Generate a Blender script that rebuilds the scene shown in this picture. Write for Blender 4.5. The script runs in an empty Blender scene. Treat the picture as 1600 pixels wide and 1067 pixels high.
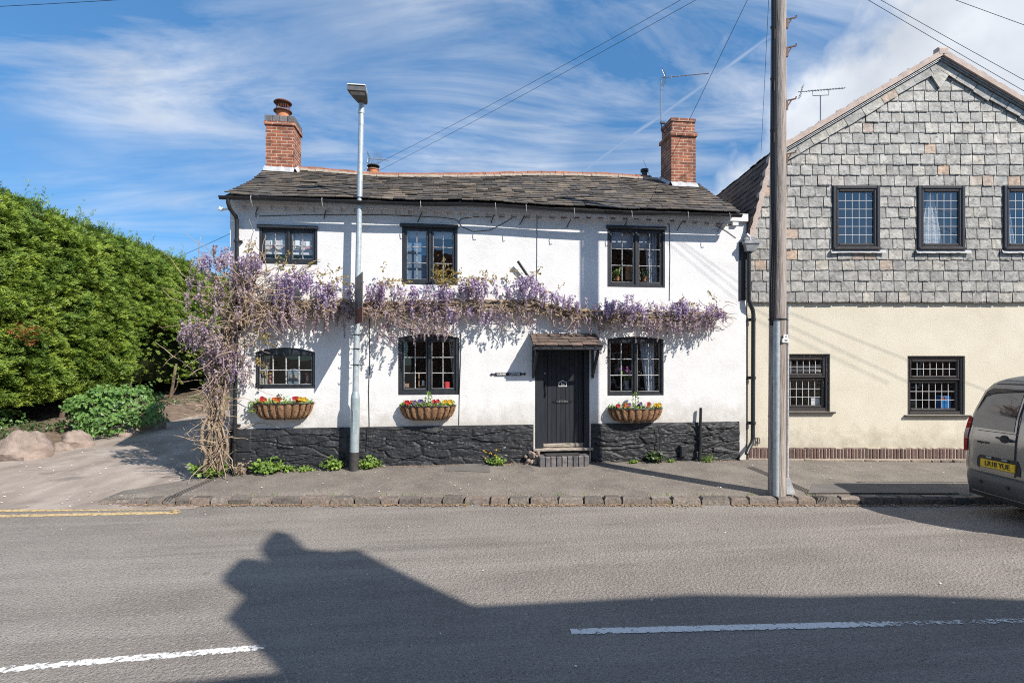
import bpy, bmesh, math, random
import numpy as np
from mathutils import Vector, Matrix, noise
rnd = random.Random(7)
PI = math.pi
sc = bpy.context.scene
COL = sc.collection

# ------------------------------------------------------------------ camera, sky, sun, exposure
FP, HZ, D, H = 831.0, 562.0, 10.2, 2.06          # focal length in photo pixels, horizon row, distance to facade, eye height
TH = math.atan(105.0 / FP)
CT, ST = math.cos(TH), math.sin(TH)
cam_d = bpy.data.cameras.new('camera')
cam = bpy.data.objects.new('camera', cam_d); COL.objects.link(cam)
cam_d.sensor_width = 36.0; cam_d.lens = 36.0 * FP / 1600.0
cam_d.shift_y = (HZ - 533.5) / 1600.0
cam_d.clip_start = 0.05; cam_d.clip_end = 6000
cam.location = (0, -D, H); cam.rotation_euler = (PI / 2, 0, -TH)
sc.camera = cam

SUN_EL, SUN_AZ = math.radians(41.0), math.radians(45.0)      # azimuth from -y towards +x
SUN = Vector((math.cos(SUN_EL) * math.sin(SUN_AZ), -math.cos(SUN_EL) * math.cos(SUN_AZ), math.sin(SUN_EL)))
sd = bpy.data.lights.new('sun', 'SUN'); so = bpy.data.objects.new('sun', sd); COL.objects.link(so)
sd.energy = 5.0; sd.angle = math.radians(0.5); sd.color = (1.0, 0.94, 0.86)
so.rotation_euler = (-SUN).to_track_quat('-Z', 'Y').to_euler(); so.location = (20, -20, 25)
sc.view_settings.view_transform = 'Standard'; sc.view_settings.look = 'None'
sc.view_settings.exposure = 0.42; sc.view_settings.gamma = 1.0
sc.cycles.use_denoising = False; sc.cycles.filter_width = 1.05
sc.cycles.max_bounces = 8; sc.cycles.transparent_max_bounces = 12
sc.cycles.sample_clamp_indirect = 6.0

W = bpy.data.worlds.new('World'); sc.world = W; W.use_nodes = True

def NT(nt):
    nt.nodes.clear()
    def N(kind, **kw):
        n = nt.nodes.new(kind)
        for k, v in kw.items():
            if k[0] == 'i' and k[1:].isdigit(): n.inputs[int(k[1:])].default_value = v
            elif hasattr(n, k): setattr(n, k, v)
            else: n.inputs[k].default_value = v
        return n
    L = lambda a, b: nt.links.new(a, b)
    return N, L

def ramp(N, stops):
    r = N('ShaderNodeValToRGB'); e = r.color_ramp.elements
    while len(e) < len(stops): e.new(0.5)
    for el, (p, c) in zip(e, stops):
        el.position = p; el.color = (*c, 1) if len(c) == 3 else c
    return r

def build_world():
    N, L = NT(W.node_tree)
    sky = N('ShaderNodeTexSky', sky_type='NISHITA', sun_disc=False)
    sky.sun_elevation = SUN_EL; sky.sun_rotation = math.radians(180) - SUN_AZ
    sky.air_density = 0.9; sky.dust_density = 0.0; sky.ozone_density = 3.0; sky.altitude = 300
    tc = N('ShaderNodeTexCoord')
    sep = N('ShaderNodeSeparateXYZ'); L(tc.outputs['Generated'], sep.inputs[0])
    mz = N('ShaderNodeMath', operation='MAXIMUM', i1=0.0); L(sep.outputs[2], mz.inputs[0])
    zz = N('ShaderNodeMath', operation='ADD', i1=0.12); L(mz.outputs[0], zz.inputs[0])
    dx = N('ShaderNodeMath', operation='DIVIDE'); L(sep.outputs[0], dx.inputs[0]); L(zz.outputs[0], dx.inputs[1])
    dy = N('ShaderNodeMath', operation='DIVIDE'); L(sep.outputs[1], dy.inputs[0]); L(zz.outputs[0], dy.inputs[1])
    cmb = N('ShaderNodeCombineXYZ'); L(dx.outputs[0], cmb.inputs[0]); L(dy.outputs[0], cmb.inputs[1])
    # cirrus: streaks
    mp = N('ShaderNodeMapping'); L(cmb.outputs[0], mp.inputs[0])
    mp.inputs['Rotation'].default_value = (0, 0, math.radians(CIR_ROT)); mp.inputs['Scale'].default_value = (0.55, 1.9, 1)
    mp.inputs['Location'].default_value = CIR_LOC
    n1 = N('ShaderNodeTexNoise'); n1.inputs['Scale'].default_value = 1.5; n1.inputs['Detail'].default_value = 9
    n1.inputs['Roughness'].default_value = 0.62; n1.inputs['Distortion'].default_value = 0.7; L(mp.outputs[0], n1.inputs['Vector'])
    n2 = N('ShaderNodeTexNoise'); n2.inputs['Scale'].default_value = 0.75; n2.inputs['Detail'].default_value = 3; L(cmb.outputs[0], n2.inputs['Vector'])
    r1 = ramp(N, [(0.40, (0, 0, 0)), (0.68, (1, 1, 1))]); L(n1.outputs[0], r1.inputs[0])
    r2 = ramp(N, [(0.33, (0.08, 0.08, 0.08)), (0.55, (1, 1, 1))]); L(n2.outputs[0], r2.inputs[0])
    cir = N('ShaderNodeMath', operation='MULTIPLY'); L(r1.outputs[0], cir.inputs[0]); L(r2.outputs[0], cir.inputs[1])
    lowr = ramp(N, [(0.10, (0.12, 0.12, 0.12)), (0.34, (1, 1, 1))]); L(mz.outputs[0], lowr.inputs[0])
    cir2 = N('ShaderNodeMath', operation='MULTIPLY'); L(cir.outputs[0], cir2.inputs[0]); L(lowr.outputs[0], cir2.inputs[1]); cir = cir2
    # cumulus bank low in the sky to the right of the gable
    d0 = CUM_DIR
    dot = N('ShaderNodeVectorMath', operation='DOT_PRODUCT'); L(tc.outputs['Generated'], dot.inputs[0]); dot.inputs[1].default_value = d0
    n3 = N('ShaderNodeTexNoise'); n3.inputs['Scale'].default_value = 5.5; n3.inputs['Detail'].default_value = 8; n3.inputs['Roughness'].default_value = 0.55
    L(tc.outputs['Generated'], n3.inputs['Vector'])
    a = N('ShaderNodeMath', operation='MULTIPLY_ADD', i1=0.22, i2=-0.11); L(n3.outputs[0], a.inputs[0])
    s = N('ShaderNodeMath', operation='ADD'); L(dot.outputs['Value'], s.inputs[0]); L(a.outputs[0], s.inputs[1])
    r3 = ramp(N, [(0.915, (0, 0, 0)), (0.958, (0.88, 0.88, 0.88))]); L(s.outputs[0], r3.inputs[0])
    mx = N('ShaderNodeMath', operation='MULTIPLY', i1=0.80); L(cir.outputs[0], mx.inputs[0])
    mm = N('ShaderNodeMath', operation='MAXIMUM'); L(mx.outputs[0], mm.inputs[0]); L(r3.outputs[0], mm.inputs[1])
    # contrail: a thin streak along a great circle
    pa, pb = Vector((ST + 0.13 * CT, CT - 0.13 * ST, 0.35)).normalized(), Vector((ST + 0.44 * CT, CT - 0.44 * ST, 0.575)).normalized()
    nn = pa.cross(pb).normalized(); mid = (pa + pb).normalized()
    d1 = N('ShaderNodeVectorMath', operation='DOT_PRODUCT'); L(tc.outputs['Generated'], d1.inputs[0]); d1.inputs[1].default_value = nn
    wv = N('ShaderNodeMath', operation='MULTIPLY_ADD', i1=0.012, i2=-0.006); L(n3.outputs[0], wv.inputs[0])
    d2 = N('ShaderNodeMath', operation='ADD'); L(d1.outputs['Value'], d2.inputs[0]); L(wv.outputs[0], d2.inputs[1])
    d3 = N('ShaderNodeMath', operation='ABSOLUTE'); L(d2.outputs[0], d3.inputs[0])
    c1 = ramp(N, [(0.0, (1, 1, 1)), (0.0045, (0, 0, 0))]); L(d3.outputs[0], c1.inputs[0])
    e1 = N('ShaderNodeVectorMath', operation='DOT_PRODUCT'); L(tc.outputs['Generated'], e1.inputs[0]); e1.inputs[1].default_value = mid
    c2 = ramp(N, [(0.975, (0, 0, 0)), (0.990, (0.34, 0.34, 0.34))]); L(e1.outputs['Value'], c2.inputs[0])
    c3 = N('ShaderNodeMath', operation='MULTIPLY'); L(c1.outputs[0], c3.inputs[0]); L(c2.outputs[0], c3.inputs[1])
    mm2 = N('ShaderNodeMath', operation='MAXIMUM'); L(mm.outputs[0], mm2.inputs[0]); L(c3.outputs[0], mm2.inputs[1]); mm = mm2
    # thin all-over veil so that the blue is a spring blue, not a deep one
    mix = N('ShaderNodeMix', data_type='RGBA'); L(mm.outputs[0], mix.inputs[0])
    tint = N('ShaderNodeMix', data_type='RGBA', blend_type='MULTIPLY'); tint.inputs[0].default_value = 1.0
    L(sky.outputs[0], tint.inputs[6]); tint.inputs[7].default_value = SKY_TINT
    gr = ramp(N, [(0.0, (0.66, 0.64, 0.72)), (0.10, (0.76, 0.80, 0.86)), (0.26, (0.98, 1.0, 1.0)), (0.6, (1.56, 1.54, 1.44))]); L(mz.outputs[0], gr.inputs[0])
    t2 = N('ShaderNodeMix', data_type='RGBA', blend_type='MULTIPLY'); t2.inputs[0].default_value = 1.0; L(tint.outputs[2], t2.inputs[6]); L(gr.outputs[0], t2.inputs[7])
    L(t2.outputs[2], mix.inputs[6])
    # cloud edge tone
    n4 = N('ShaderNodeTexNoise'); n4.inputs['Scale'].default_value = 7; n4.inputs['Detail'].default_value = 6; L(tc.outputs['Generated'], n4.inputs['Vector'])
    r4 = ramp(N, [(0.3, (6.4, 6.8, 7.3)), (0.62, (9.6, 9.8, 10.1))]); L(n4.outputs[0], r4.inputs[0])
    L(r4.outputs[0], mix.inputs[7])
    bg = N('ShaderNodeBackground'); bg.inputs['Strength'].default_value = 0.079; L(mix.outputs[2], bg.inputs[0])
    out = N('ShaderNodeOutputWorld'); L(bg.outputs[0], out.inputs[0])
CIR_ROT, CIR_LOC = 15, (7.7, 1.9, 0)
SKY_TINT = (0.74, 1.20, 1.42, 1)
_v = Vector((ST + 0.93 * CT, CT - 0.93 * ST, 0.30)).normalized(); CUM_DIR = tuple(_v)
build_world()

# ------------------------------------------------------------------ coordinates
def ray(px, py):
    u = (px - 800) / FP
    return Vector((ST + u * CT, CT - u * ST, (HZ - py) / FP))
CAMP = Vector((0, -D, H))
def onY(px, py, y=0.0):                   # point on a plane parallel to the cottage front
    r = ray(px, py); return CAMP + r * ((y + D) / r.y)
def gnd(px, py, z=-0.17):
    r = ray(px, py); return CAMP + r * ((z - H) / r.z)
def loc2w(lx, ly, lz=0.0):                # street frame (kerb, neighbour, van) to world
    return Vector((lx * CT + ly * ST, -D - lx * ST + ly * CT, lz))
def w2loc(p): 
    x, y = p[0], p[1] + D
    return (x * CT - y * ST, x * ST + y * CT)
DN = 10.95                                # depth of the neighbour's front in the street frame
def nb(px, py, d=DN): return ((px - 800) / FP * d, H + (HZ - py) / FP * d)

# ------------------------------------------------------------------ objects
def tag(o, label=None, cat=None, group=None, kind=None):
    if label: o['label'] = label
    if cat: o['category'] = cat
    if group: o['group'] = group
    if kind: o['kind'] = kind
    return o
def empty(name, loc=(0, 0, 0), rz=0.0, **kw):
    o = bpy.data.objects.new(name, None); COL.objects.link(o)
    o.location = loc; o.rotation_euler = (0, 0, rz); o.empty_display_size = 0.2
    return tag(o, **kw)

class MB:
    def __init__(s): s.v = []; s.f = []; s.m = []; s.mi = 0; s.M = None
    def add(s, vs, fs):
        b = len(s.v)
        if s.M is not None: vs = [s.M @ Vector(v) for v in vs]
        s.v += [tuple(v) for v in vs]
        s.f += [tuple(i + b for i in f) for f in fs]; s.m += [s.mi] * len(fs)
    def box(s, x0, x1, y0, y1, z0, z1):
        s.add([(x0, y0, z0), (x1, y0, z0), (x1, y1, z0), (x0, y1, z0), (x0, y0, z1), (x1, y0, z1), (x1, y1, z1), (x0, y1, z1)],
              [(0, 3, 2, 1), (4, 5, 6, 7), (0, 1, 5, 4), (1, 2, 6, 5), (2, 3, 7, 6), (3, 0, 4, 7)])
    def cbox(s, x0, x1, y0, y1, z0, z1, c=0.01):       # chamfered towards -y (the seen side)
        vs = [(x0, y1, z0), (x1, y1, z0), (x1, y1, z1), (x0, y1, z1), (x0, y0 + c, z0), (x1, y0 + c, z0), (x1, y0 + c, z1), (x0, y0 + c, z1),
              (x0 + c, y0, z0 + c), (x1 - c, y0, z0 + c), (x1 - c, y0, z1 - c), (x0 + c, y0, z1 - c)]
        s.add(vs, [(0, 1, 2, 3), (0, 4, 5, 1), (1, 5, 6, 2), (2, 6, 7, 3), (3, 7, 4, 0), (4, 8, 9, 5), (5, 9, 10, 6), (6, 10, 11, 7), (7, 11, 8, 4), (8, 11, 10, 9)])
    def quad(s, a, b, c, d): s.add([a, b, c, d], [(0, 1, 2, 3)])
    def prism(s, poly, fn0, fn1):                      # polygon (2-D points) between two mappings to 3-D
        n = len(poly)
        s.add([fn0(*p) for p in poly] + [fn1(*p) for p in poly],
              [tuple(range(n)), tuple(range(2 * n - 1, n - 1, -1))] + [(i, i + n, (i + 1) % n + n, (i + 1) % n) for i in range(n)])
    def tube(s, pts, rad, n=8, caps=True):
        pts = [Vector(p) for p in pts]; k = len(pts)
        if not hasattr(rad, '__len__'): rad = [rad] * k
        up = None; vs = []
        for i, p in enumerate(pts):
            t = (pts[min(i + 1, k - 1)] - pts[max(i - 1, 0)])
            t = t.normalized() if t.length > 1e-9 else Vector((0, 0, 1))
            if up is None:
                a = Vector((0, 0, 1)) if abs(t.z) < 0.9 else Vector((1, 0, 0)); up = t.cross(a).normalized()
            else:
                up = (up - t * up.dot(t)); up = up.normalized() if up.length > 1e-6 else t.orthogonal().normalized()
            w = t.cross(up)
            for j in range(n):
                a = 2 * PI * j / n; vs.append(p + (up * math.cos(a) + w * math.sin(a)) * rad[i])
        fs = [(i * n + j, i * n + (j + 1) % n, (i + 1) * n + (j + 1) % n, (i + 1) * n + j) for i in range(k - 1) for j in range(n)]
        if caps: fs += [tuple(range(n - 1, -1, -1)), tuple(range((k - 1) * n, k * n))]
        s.add(vs, fs)
    def lathe(s, prof, c=(0, 0, 0), n=20, axis='z'):   # prof: (radius, height)
        vs = []
        for r, h in prof:
            for j in range(n):
                a = 2 * PI * j / n; x, y = r * math.cos(a), r * math.sin(a)
                p = (x, y, h) if axis == 'z' else ((x, h, y) if axis == 'y' else (h, x, y))
                vs.append((c[0] + p[0], c[1] + p[1], c[2] + p[2]))
        k = len(prof)
        s.add(vs, [(i * n + j, i * n + (j + 1) % n, (i + 1) * n + (j + 1) % n, (i + 1) * n + j) for i in range(k - 1) for j in range(n)]
              + [tuple(range(n - 1, -1, -1)), tuple(range((k - 1) * n, k * n))])
    def blob(s, c, r, seed=0, rough=0.18, n=18, m=10, freq=1.3, flat=None):
        vs = []; fs = []
        for i in range(m + 1):
            ph = PI * i / m
            for j in range(n):
                a = 2 * PI * j / n
                d = Vector((math.sin(ph) * math.cos(a), math.sin(ph) * math.sin(a), math.cos(ph)))
                k = 1 + rough * noise.fractal(d * freq + Vector((seed * 3.1, seed * 1.7, 0)), 0.8, 2.0, 4)
                p = Vector((d.x * r[0] * k, d.y * r[1] * k, d.z * r[2] * k)) + Vector(c)
                if flat is not None: p.z = max(p.z, flat)
                vs.append(p)
        for i in range(m):
            for j in range(n): fs.append((i * n + j, (i + 1) * n + j, (i + 1) * n + (j + 1) % n, i * n + (j + 1) % n))
        s.add(vs, fs)
    def build(s, name, mats, parent=None, smooth=False, **kw):
        me = bpy.data.meshes.new(name); me.from_pydata(s.v, [], s.f)
        if not isinstance(mats, (list, tuple)): mats = [mats]
        for m in mats: me.materials.append(m)
        if len(mats) > 1: me.polygons.foreach_set('material_index', s.m)
        if smooth:
            me.polygons.foreach_set('use_smooth', [True] * len(me.polygons))
            if smooth != 'all': me.set_sharp_from_angle(angle=math.radians(smooth if smooth is not True else 40))
        me.update(); me.validate()
        o = bpy.data.objects.new(name, me); COL.objects.link(o); o.parent = parent
        return tag(o, **kw)

def text_obj(name, body, size, m, parent, loc, rot, extrude=0.002, spacing=1.0, sx=1.0, bold=0.0):
    cu = bpy.data.curves.new(name, 'FONT'); cu.body = body; cu.size = size; cu.extrude = extrude
    cu.align_x = 'CENTER'; cu.align_y = 'CENTER'; cu.space_character = spacing; cu.offset = bold; cu.resolution_u = 3
    t = bpy.data.objects.new(name, cu); COL.objects.link(t)
    dg = bpy.context.evaluated_depsgraph_get(); me = bpy.data.meshes.new_from_object(t.evaluated_get(dg))
    bpy.data.objects.remove(t); bpy.data.curves.remove(cu)
    me.materials.clear(); me.materials.append(m); me.name = name
    o = bpy.data.objects.new(name, me); COL.objects.link(o); o.parent = parent
    o.location = loc; o.rotation_euler = rot; o.scale = (sx, 1, 1)
    return o

# ------------------------------------------------------------------ materials
def mat(name, stops, rough=0.8, scale=6.0, detail=5.0, bump=(), metal=0.0, island=None, spec=0.5, stretch=None, coat=0.0, trans=0.0, dist=0.0, stains=None, splash=None):
    """stops: a colour or ramp stops over fractal noise; bump: (scale, strength, distance)s; island: ramp over random per island;
    stains: (scale, lo, hi, colour, stretch) patches of dirt with a shape of their own."""
    m = bpy.data.materials.new(name); m.use_nodes = True
    N, L = NT(m.node_tree)
    tc = N('ShaderNodeTexCoord'); vec = tc.outputs['Object']
    if stretch:
        mp = N('ShaderNodeMapping'); mp.inputs['Scale'].default_value = stretch; L(vec, mp.inputs[0]); svec = mp.outputs[0]
    else: svec = vec
    b = N('ShaderNodeBsdfPrincipled'); out = N('ShaderNodeOutputMaterial')
    b.inputs['Roughness'].default_value = rough; b.inputs['Metallic'].default_value = metal
    b.inputs['Specular IOR Level'].default_value = spec; b.inputs['Coat Weight'].default_value = coat; b.inputs['Coat Roughness'].default_value = 0.06
    if isinstance(stops[0], (int, float)): stops = [(0.0, stops), (1.0, stops)]
    nz = N('ShaderNodeTexNoise'); nz.inputs['Scale'].default_value = scale; nz.inputs['Detail'].default_value = detail; nz.inputs['Distortion'].default_value = dist
    nz.inputs['Roughness'].default_value = 0.6
    L(svec, nz.inputs['Vector']); r = ramp(N, stops); L(nz.outputs[0], r.inputs[0]); col = r.outputs[0]
    if island:
        g = N('ShaderNodeNewGeometry'); ri = ramp(N, island); L(g.outputs['Random Per Island'], ri.inputs[0]); ri.color_ramp.interpolation = 'LINEAR'
        mx = N('ShaderNodeMix', data_type='RGBA', blend_type='MULTIPLY'); mx.inputs[0].default_value = 1; L(col, mx.inputs[6]); L(ri.outputs[0], mx.inputs[7]); col = mx.outputs[2]
    for st in (stains or []):
        n2 = N('ShaderNodeTexNoise'); n2.inputs['Scale'].default_value = st[0]; n2.inputs['Detail'].default_value = 6; n2.inputs['Roughness'].default_value = 0.65
        if len(st) > 4:
            mp2 = N('ShaderNodeMapping'); mp2.inputs['Scale'].default_value = st[4]; L(vec, mp2.inputs[0]); L(mp2.outputs[0], n2.inputs['Vector'])
        else: L(vec, n2.inputs['Vector'])
        r2 = ramp(N, [(st[1], (0, 0, 0)), (st[2], (1, 1, 1))]); L(n2.outputs[0], r2.inputs[0])
        mx = N('ShaderNodeMix', data_type='RGBA'); L(r2.outputs[0], mx.inputs[0]); L(col, mx.inputs[6]); mx.inputs[7].default_value = (*st[3], 1); col = mx.outputs[2]
    if splash:                                   # mud splashed up from the pavement: z0 full, z1 none
        sp = N('ShaderNodeSeparateXYZ'); L(vec, sp.inputs[0]); mr = N('ShaderNodeMapRange'); L(sp.outputs[2], mr.inputs[0])
        for i_, v_ in enumerate((splash[0], splash[1], 0.30, -0.12)): mr.inputs[i_ + 1].default_value = v_
        n5 = N('ShaderNodeTexNoise'); n5.inputs['Scale'].default_value = 3.2; n5.inputs['Detail'].default_value = 8; n5.inputs['Roughness'].default_value = 0.75; L(vec, n5.inputs['Vector'])
        ad = N('ShaderNodeMath', operation='ADD'); L(n5.outputs[0], ad.inputs[0]); L(mr.outputs[0], ad.inputs[1])
        r5 = ramp(N, [(0.50, (0, 0, 0)), (0.86, (0.8, 0.8, 0.8))]); L(ad.outputs[0], r5.inputs[0])
        mx = N('ShaderNodeMix', data_type='RGBA'); L(r5.outputs[0], mx.inputs[0]); L(col, mx.inputs[6]); mx.inputs[7].default_value = (*splash[2], 1); col = mx.outputs[2]
    L(col, b.inputs['Base Color'])
    nrm = None
    for bp in bump:
        nb_ = N('ShaderNodeTexNoise'); nb_.inputs['Scale'].default_value = bp[0]; nb_.inputs['Detail'].default_value = 5; L(vec if len(bp) < 4 else svec, nb_.inputs['Vector'])
        bn = N('ShaderNodeBump'); bn.inputs['Strength'].default_value = bp[1]; bn.inputs['Distance'].default_value = bp[2]
        L(nb_.outputs[0], bn.inputs['Height'])
        if nrm is not None: L(nrm, bn.inputs['Normal'])
        nrm = bn.outputs[0]
    if nrm is not None: L(nrm, b.inputs['Normal'])
    if trans:
        t = N('ShaderNodeBsdfTranslucent'); L(col, t.inputs[0]); ms = N('ShaderNodeMixShader'); ms.inputs[0].default_value = trans
        L(b.outputs[0], ms.inputs[1]); L(t.outputs[0], ms.inputs[2]); L(ms.outputs[0], out.inputs[0])
    else: L(b.outputs[0], out.inputs[0])
    return m

def glass_mat(name, refl=0.06, tint=(0.9, 0.93, 0.95), wav=0.0, rough=0.0):
    m = bpy.data.materials.new(name); m.use_nodes = True
    N, L = NT(m.node_tree)
    out = N('ShaderNodeOutputMaterial'); t = N('ShaderNodeBsdfTransparent'); t.inputs[0].default_value = (*tint, 1)
    g = N('ShaderNodeBsdfGlossy'); g.inputs['Roughness'].default_value = rough
    if wav:
        tc = N('ShaderNodeTexCoord'); nz = N('ShaderNodeTexNoise'); nz.inputs['Scale'].default_value = 2.2; L(tc.outputs['Object'], nz.inputs['Vector'])
        bn = N('ShaderNodeBump'); bn.inputs['Strength'].default_value = wav; bn.inputs['Distance'].default_value = 0.02; L(nz.outputs[0], bn.inputs['Height']); L(bn.outputs[0], g.inputs['Normal'])
    f = N('ShaderNodeLayerWeight'); f.inputs['Blend'].default_value = 0.5
    pw = N('ShaderNodeMath', operation='POWER', i1=5.0); L(f.outputs['Facing'], pw.inputs[0])
    a = N('ShaderNodeMath', operation='MULTIPLY_ADD', i1=0.9, i2=0.04 + refl); L(pw.outputs[0], a.inputs[0])
    ms = N('ShaderNodeMixShader'); L(a.outputs[0], ms.inputs[0]); L(t.outputs[0], ms.inputs[1]); L(g.outputs[0], ms.inputs[2]); L(ms.outputs[0], out.inputs[0])
    return m

def paint_mark(name, colr, lo, hi):
    m = bpy.data.materials.new(name); m.use_nodes = True
    N, L = NT(m.node_tree)
    out = N('ShaderNodeOutputMaterial'); b = N('ShaderNodeBsdfPrincipled'); b.inputs['Base Color'].default_value = (*colr, 1); b.inputs['Roughness'].default_value = 0.75
    t = N('ShaderNodeBsdfTransparent'); tc = N('ShaderNodeTexCoord')
    n1 = N('ShaderNodeTexNoise'); n1.inputs['Scale'].default_value = 26; n1.inputs['Detail'].default_value = 6; n1.inputs['Roughness'].default_value = 0.75; L(tc.outputs['Object'], n1.inputs['Vector'])
    at = N('ShaderNodeAttribute', attribute_name='wear')
    s = N('ShaderNodeMath', operation='ADD'); L(n1.outputs[0], s.inputs[0]); L(at.outputs['Fac'], s.inputs[1])
    r = ramp(N, [(lo, (0, 0, 0)), (hi, (1, 1, 1))]); L(s.outputs[0], r.inputs[0])
    ms = N('ShaderNodeMixShader'); L(r.outputs[0], ms.inputs[0]); L(b.outputs[0], ms.inputs[1]); L(t.outputs[0], ms.inputs[2]); L(ms.outputs[0], out.inputs[0])
    return m

def brick_mat(name, c1, c2, mortar, bw=0.225, bh=0.075, ms=0.011, axis='xz', soot=None):
    m = bpy.data.materials.new(name); m.use_nodes = True
    N, L = NT(m.node_tree)
    out = N('ShaderNodeOutputMaterial'); b = N('ShaderNodeBsdfPrincipled'); b.inputs['Roughness'].default_value = 0.85
    tc = N('ShaderNodeTexCoord'); sp = N('ShaderNodeSeparateXYZ'); L(tc.outputs['Object'], sp.inputs[0])
    ad = N('ShaderNodeMath', operation='ADD'); L(sp.outputs[0], ad.inputs[0]); L(sp.outputs[1], ad.inputs[1])
    cm = N('ShaderNodeCombineXYZ'); L(ad.outputs[0], cm.inputs[0]); L(sp.outputs[2], cm.inputs[1])
    wob = N('ShaderNodeTexNoise'); wob.inputs['Scale'].default_value = 9; L(tc.outputs['Object'], wob.inputs['Vector'])
    wv = N('ShaderNodeVectorMath', operation='MULTIPLY_ADD'); L(wob.outputs['Color'], wv.inputs[0]); wv.inputs[1].default_value = (0.03, 0.02, 0); L(cm.outputs[0], wv.inputs[2])
    br = N('ShaderNodeTexBrick'); br.inputs['Scale'].default_value = 1; br.inputs['Brick Width'].default_value = bw; br.inputs['Row Height'].default_value = bh
    br.inputs['Mortar Size'].default_value = ms; br.inputs['Mortar Smooth'].default_value = 0.3; br.inputs['Bias'].default_value = -0.1
    br.inputs['Color1'].default_value = (*c1, 1); br.inputs['Color2'].default_value = (*c2, 1); br.inputs['Mortar'].default_value = (*mortar, 1)
    L(wv.outputs[0], br.inputs['Vector'])
    nz = N('ShaderNodeTexNoise'); nz.inputs['Scale'].default_value = 7; nz.inputs['Detail'].default_value = 6; L(tc.outputs['Object'], nz.inputs['Vector'])
    r = ramp(N, [(0.3, (0.42, 0.36, 0.33)), (0.55, (1, 1, 1)), (0.75, (1.25, 1.1, 0.95))]); L(nz.outputs[0], r.inputs[0])
    mx = N('ShaderNodeMix', data_type='RGBA', blend_type='MULTIPLY'); mx.inputs[0].default_value = 0.9; L(br.outputs[0], mx.inputs[6]); L(r.outputs[0], mx.inputs[7])
    L(mx.outputs[2], b.inputs['Base Color'])
    bn = N('ShaderNodeBump'); bn.inputs['Strength'].default_value = 0.7; bn.inputs['Distance'].default_value = 0.012; bn.invert = True; L(br.outputs['Fac'], bn.inputs['Height'])
    b2 = N('ShaderNodeBump'); b2.inputs['Strength'].default_value = 0.5; b2.inputs['Distance'].default_value = 0.006; n3 = N('ShaderNodeTexNoise'); n3.inputs['Scale'].default_value = 60
    L(tc.outputs['Object'], n3.inputs['Vector']); L(n3.outputs[0], b2.inputs['Height']); L(bn.outputs[0], b2.inputs['Normal']); L(b2.outputs[0], b.inputs['Normal'])
    L(b.outputs[0], out.inputs[0])
    return m

M = {}
M['asphalt'] = mat('asphalt', [(0.3, (0.185, 0.162, 0.141)), (0.7, (0.285, 0.253, 0.222))], 0.9, 0.7, 8, [(36, 0.9, 0.03), (120, 0.7, 0.012)],
                   stains=[(1.1, 0.58, 0.76, (0.150, 0.135, 0.122), (0.35, 1.2, 1)), (1.0, 0.48, 0.66, (0.31, 0.279, 0.247), (0.10, 1.5, 1)), (0.8, 0.56, 0.66, (0.165, 0.147, 0.13), (0.06, 1.1, 1)), (5, 0.68, 0.78, (0.13, 0.118, 0.108), (0.5, 1, 1)), (34, 0.56, 0.70, (0.40, 0.365, 0.33)), (42, 0.56, 0.68, (0.10, 0.09, 0.081)), (70, 0.60, 0.68, (0.48, 0.445, 0.405)), (85, 0.58, 0.66, (0.07, 0.064, 0.058)),
                           (1.3, 0.70, 0.78, (0.06, 0.055, 0.05)), (0.55, 0.62, 0.70, (0.16, 0.143, 0.128))])
M['pavement'] = mat('pavement_tarmac', [(0.3, (0.135, 0.116, 0.098)), (0.7, (0.235, 0.205, 0.172))], 0.9, 1.6, 7, [(45, 0.6, 0.02), (110, 0.5, 0.01), (2.0, 0.4, 0.05)],
                    stains=[(0.9, 0.58, 0.68, (0.12, 0.108, 0.095)), (38, 0.56, 0.66, (0.36, 0.325, 0.28)), (46, 0.55, 0.65, (0.085, 0.075, 0.065)), (3.0, 0.66, 0.74, (0.19, 0.16, 0.09))])
M['patch'] = mat('darker_tarmac', [(0.3, (0.11, 0.10, 0.092)), (0.7, (0.16, 0.145, 0.13))], 0.9, 3, 6, [(120, 0.5, 0.01)], stains=[(170, 0.66, 0.72, (0.34, 0.32, 0.30))])
M['lane'] = mat('lane_surface', [(0.3, (0.215, 0.172, 0.142)), (0.7, (0.43, 0.368, 0.318))], 0.92, 1.4, 7, [(70, 0.6, 0.015), (3, 0.4, 0.06)], stretch=(1.0, 0.45, 1),
                stains=[(1.7, 0.54, 0.66, (0.21, 0.175, 0.15), (0.55, 1.1, 1)), (40, 0.62, 0.70, (0.52, 0.46, 0.40)), (48, 0.62, 0.70, (0.17, 0.14, 0.12))])
M['soil'] = mat('soil', [(0.3, (0.09, 0.06, 0.042)), (0.7, (0.23, 0.165, 0.12))], 0.95, 4, 8, [(30, 0.8, 0.03)], stains=[(6, 0.58, 0.66, (0.09, 0.12, 0.04))])
M['grass'] = mat('dry_ground', [(0.3, (0.07, 0.06, 0.045)), (0.7, (0.11, 0.095, 0.075))], 0.95, 2, 6)
M['kerb'] = mat('granite_kerb', [(0.3, (0.105, 0.092, 0.082)), (0.7, (0.255, 0.225, 0.196))], 0.85, 18, 8, [(40, 0.7, 0.02)], island=[(0, (0.6, 0.58, 0.57)), (0.5, (0.95, 0.93, 0.9)), (0.8, (1.15, 1.0, 0.92)), (1, (1.3, 1.28, 1.25))],
                stains=[(5, 0.62, 0.72, (0.10, 0.10, 0.075))])
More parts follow.
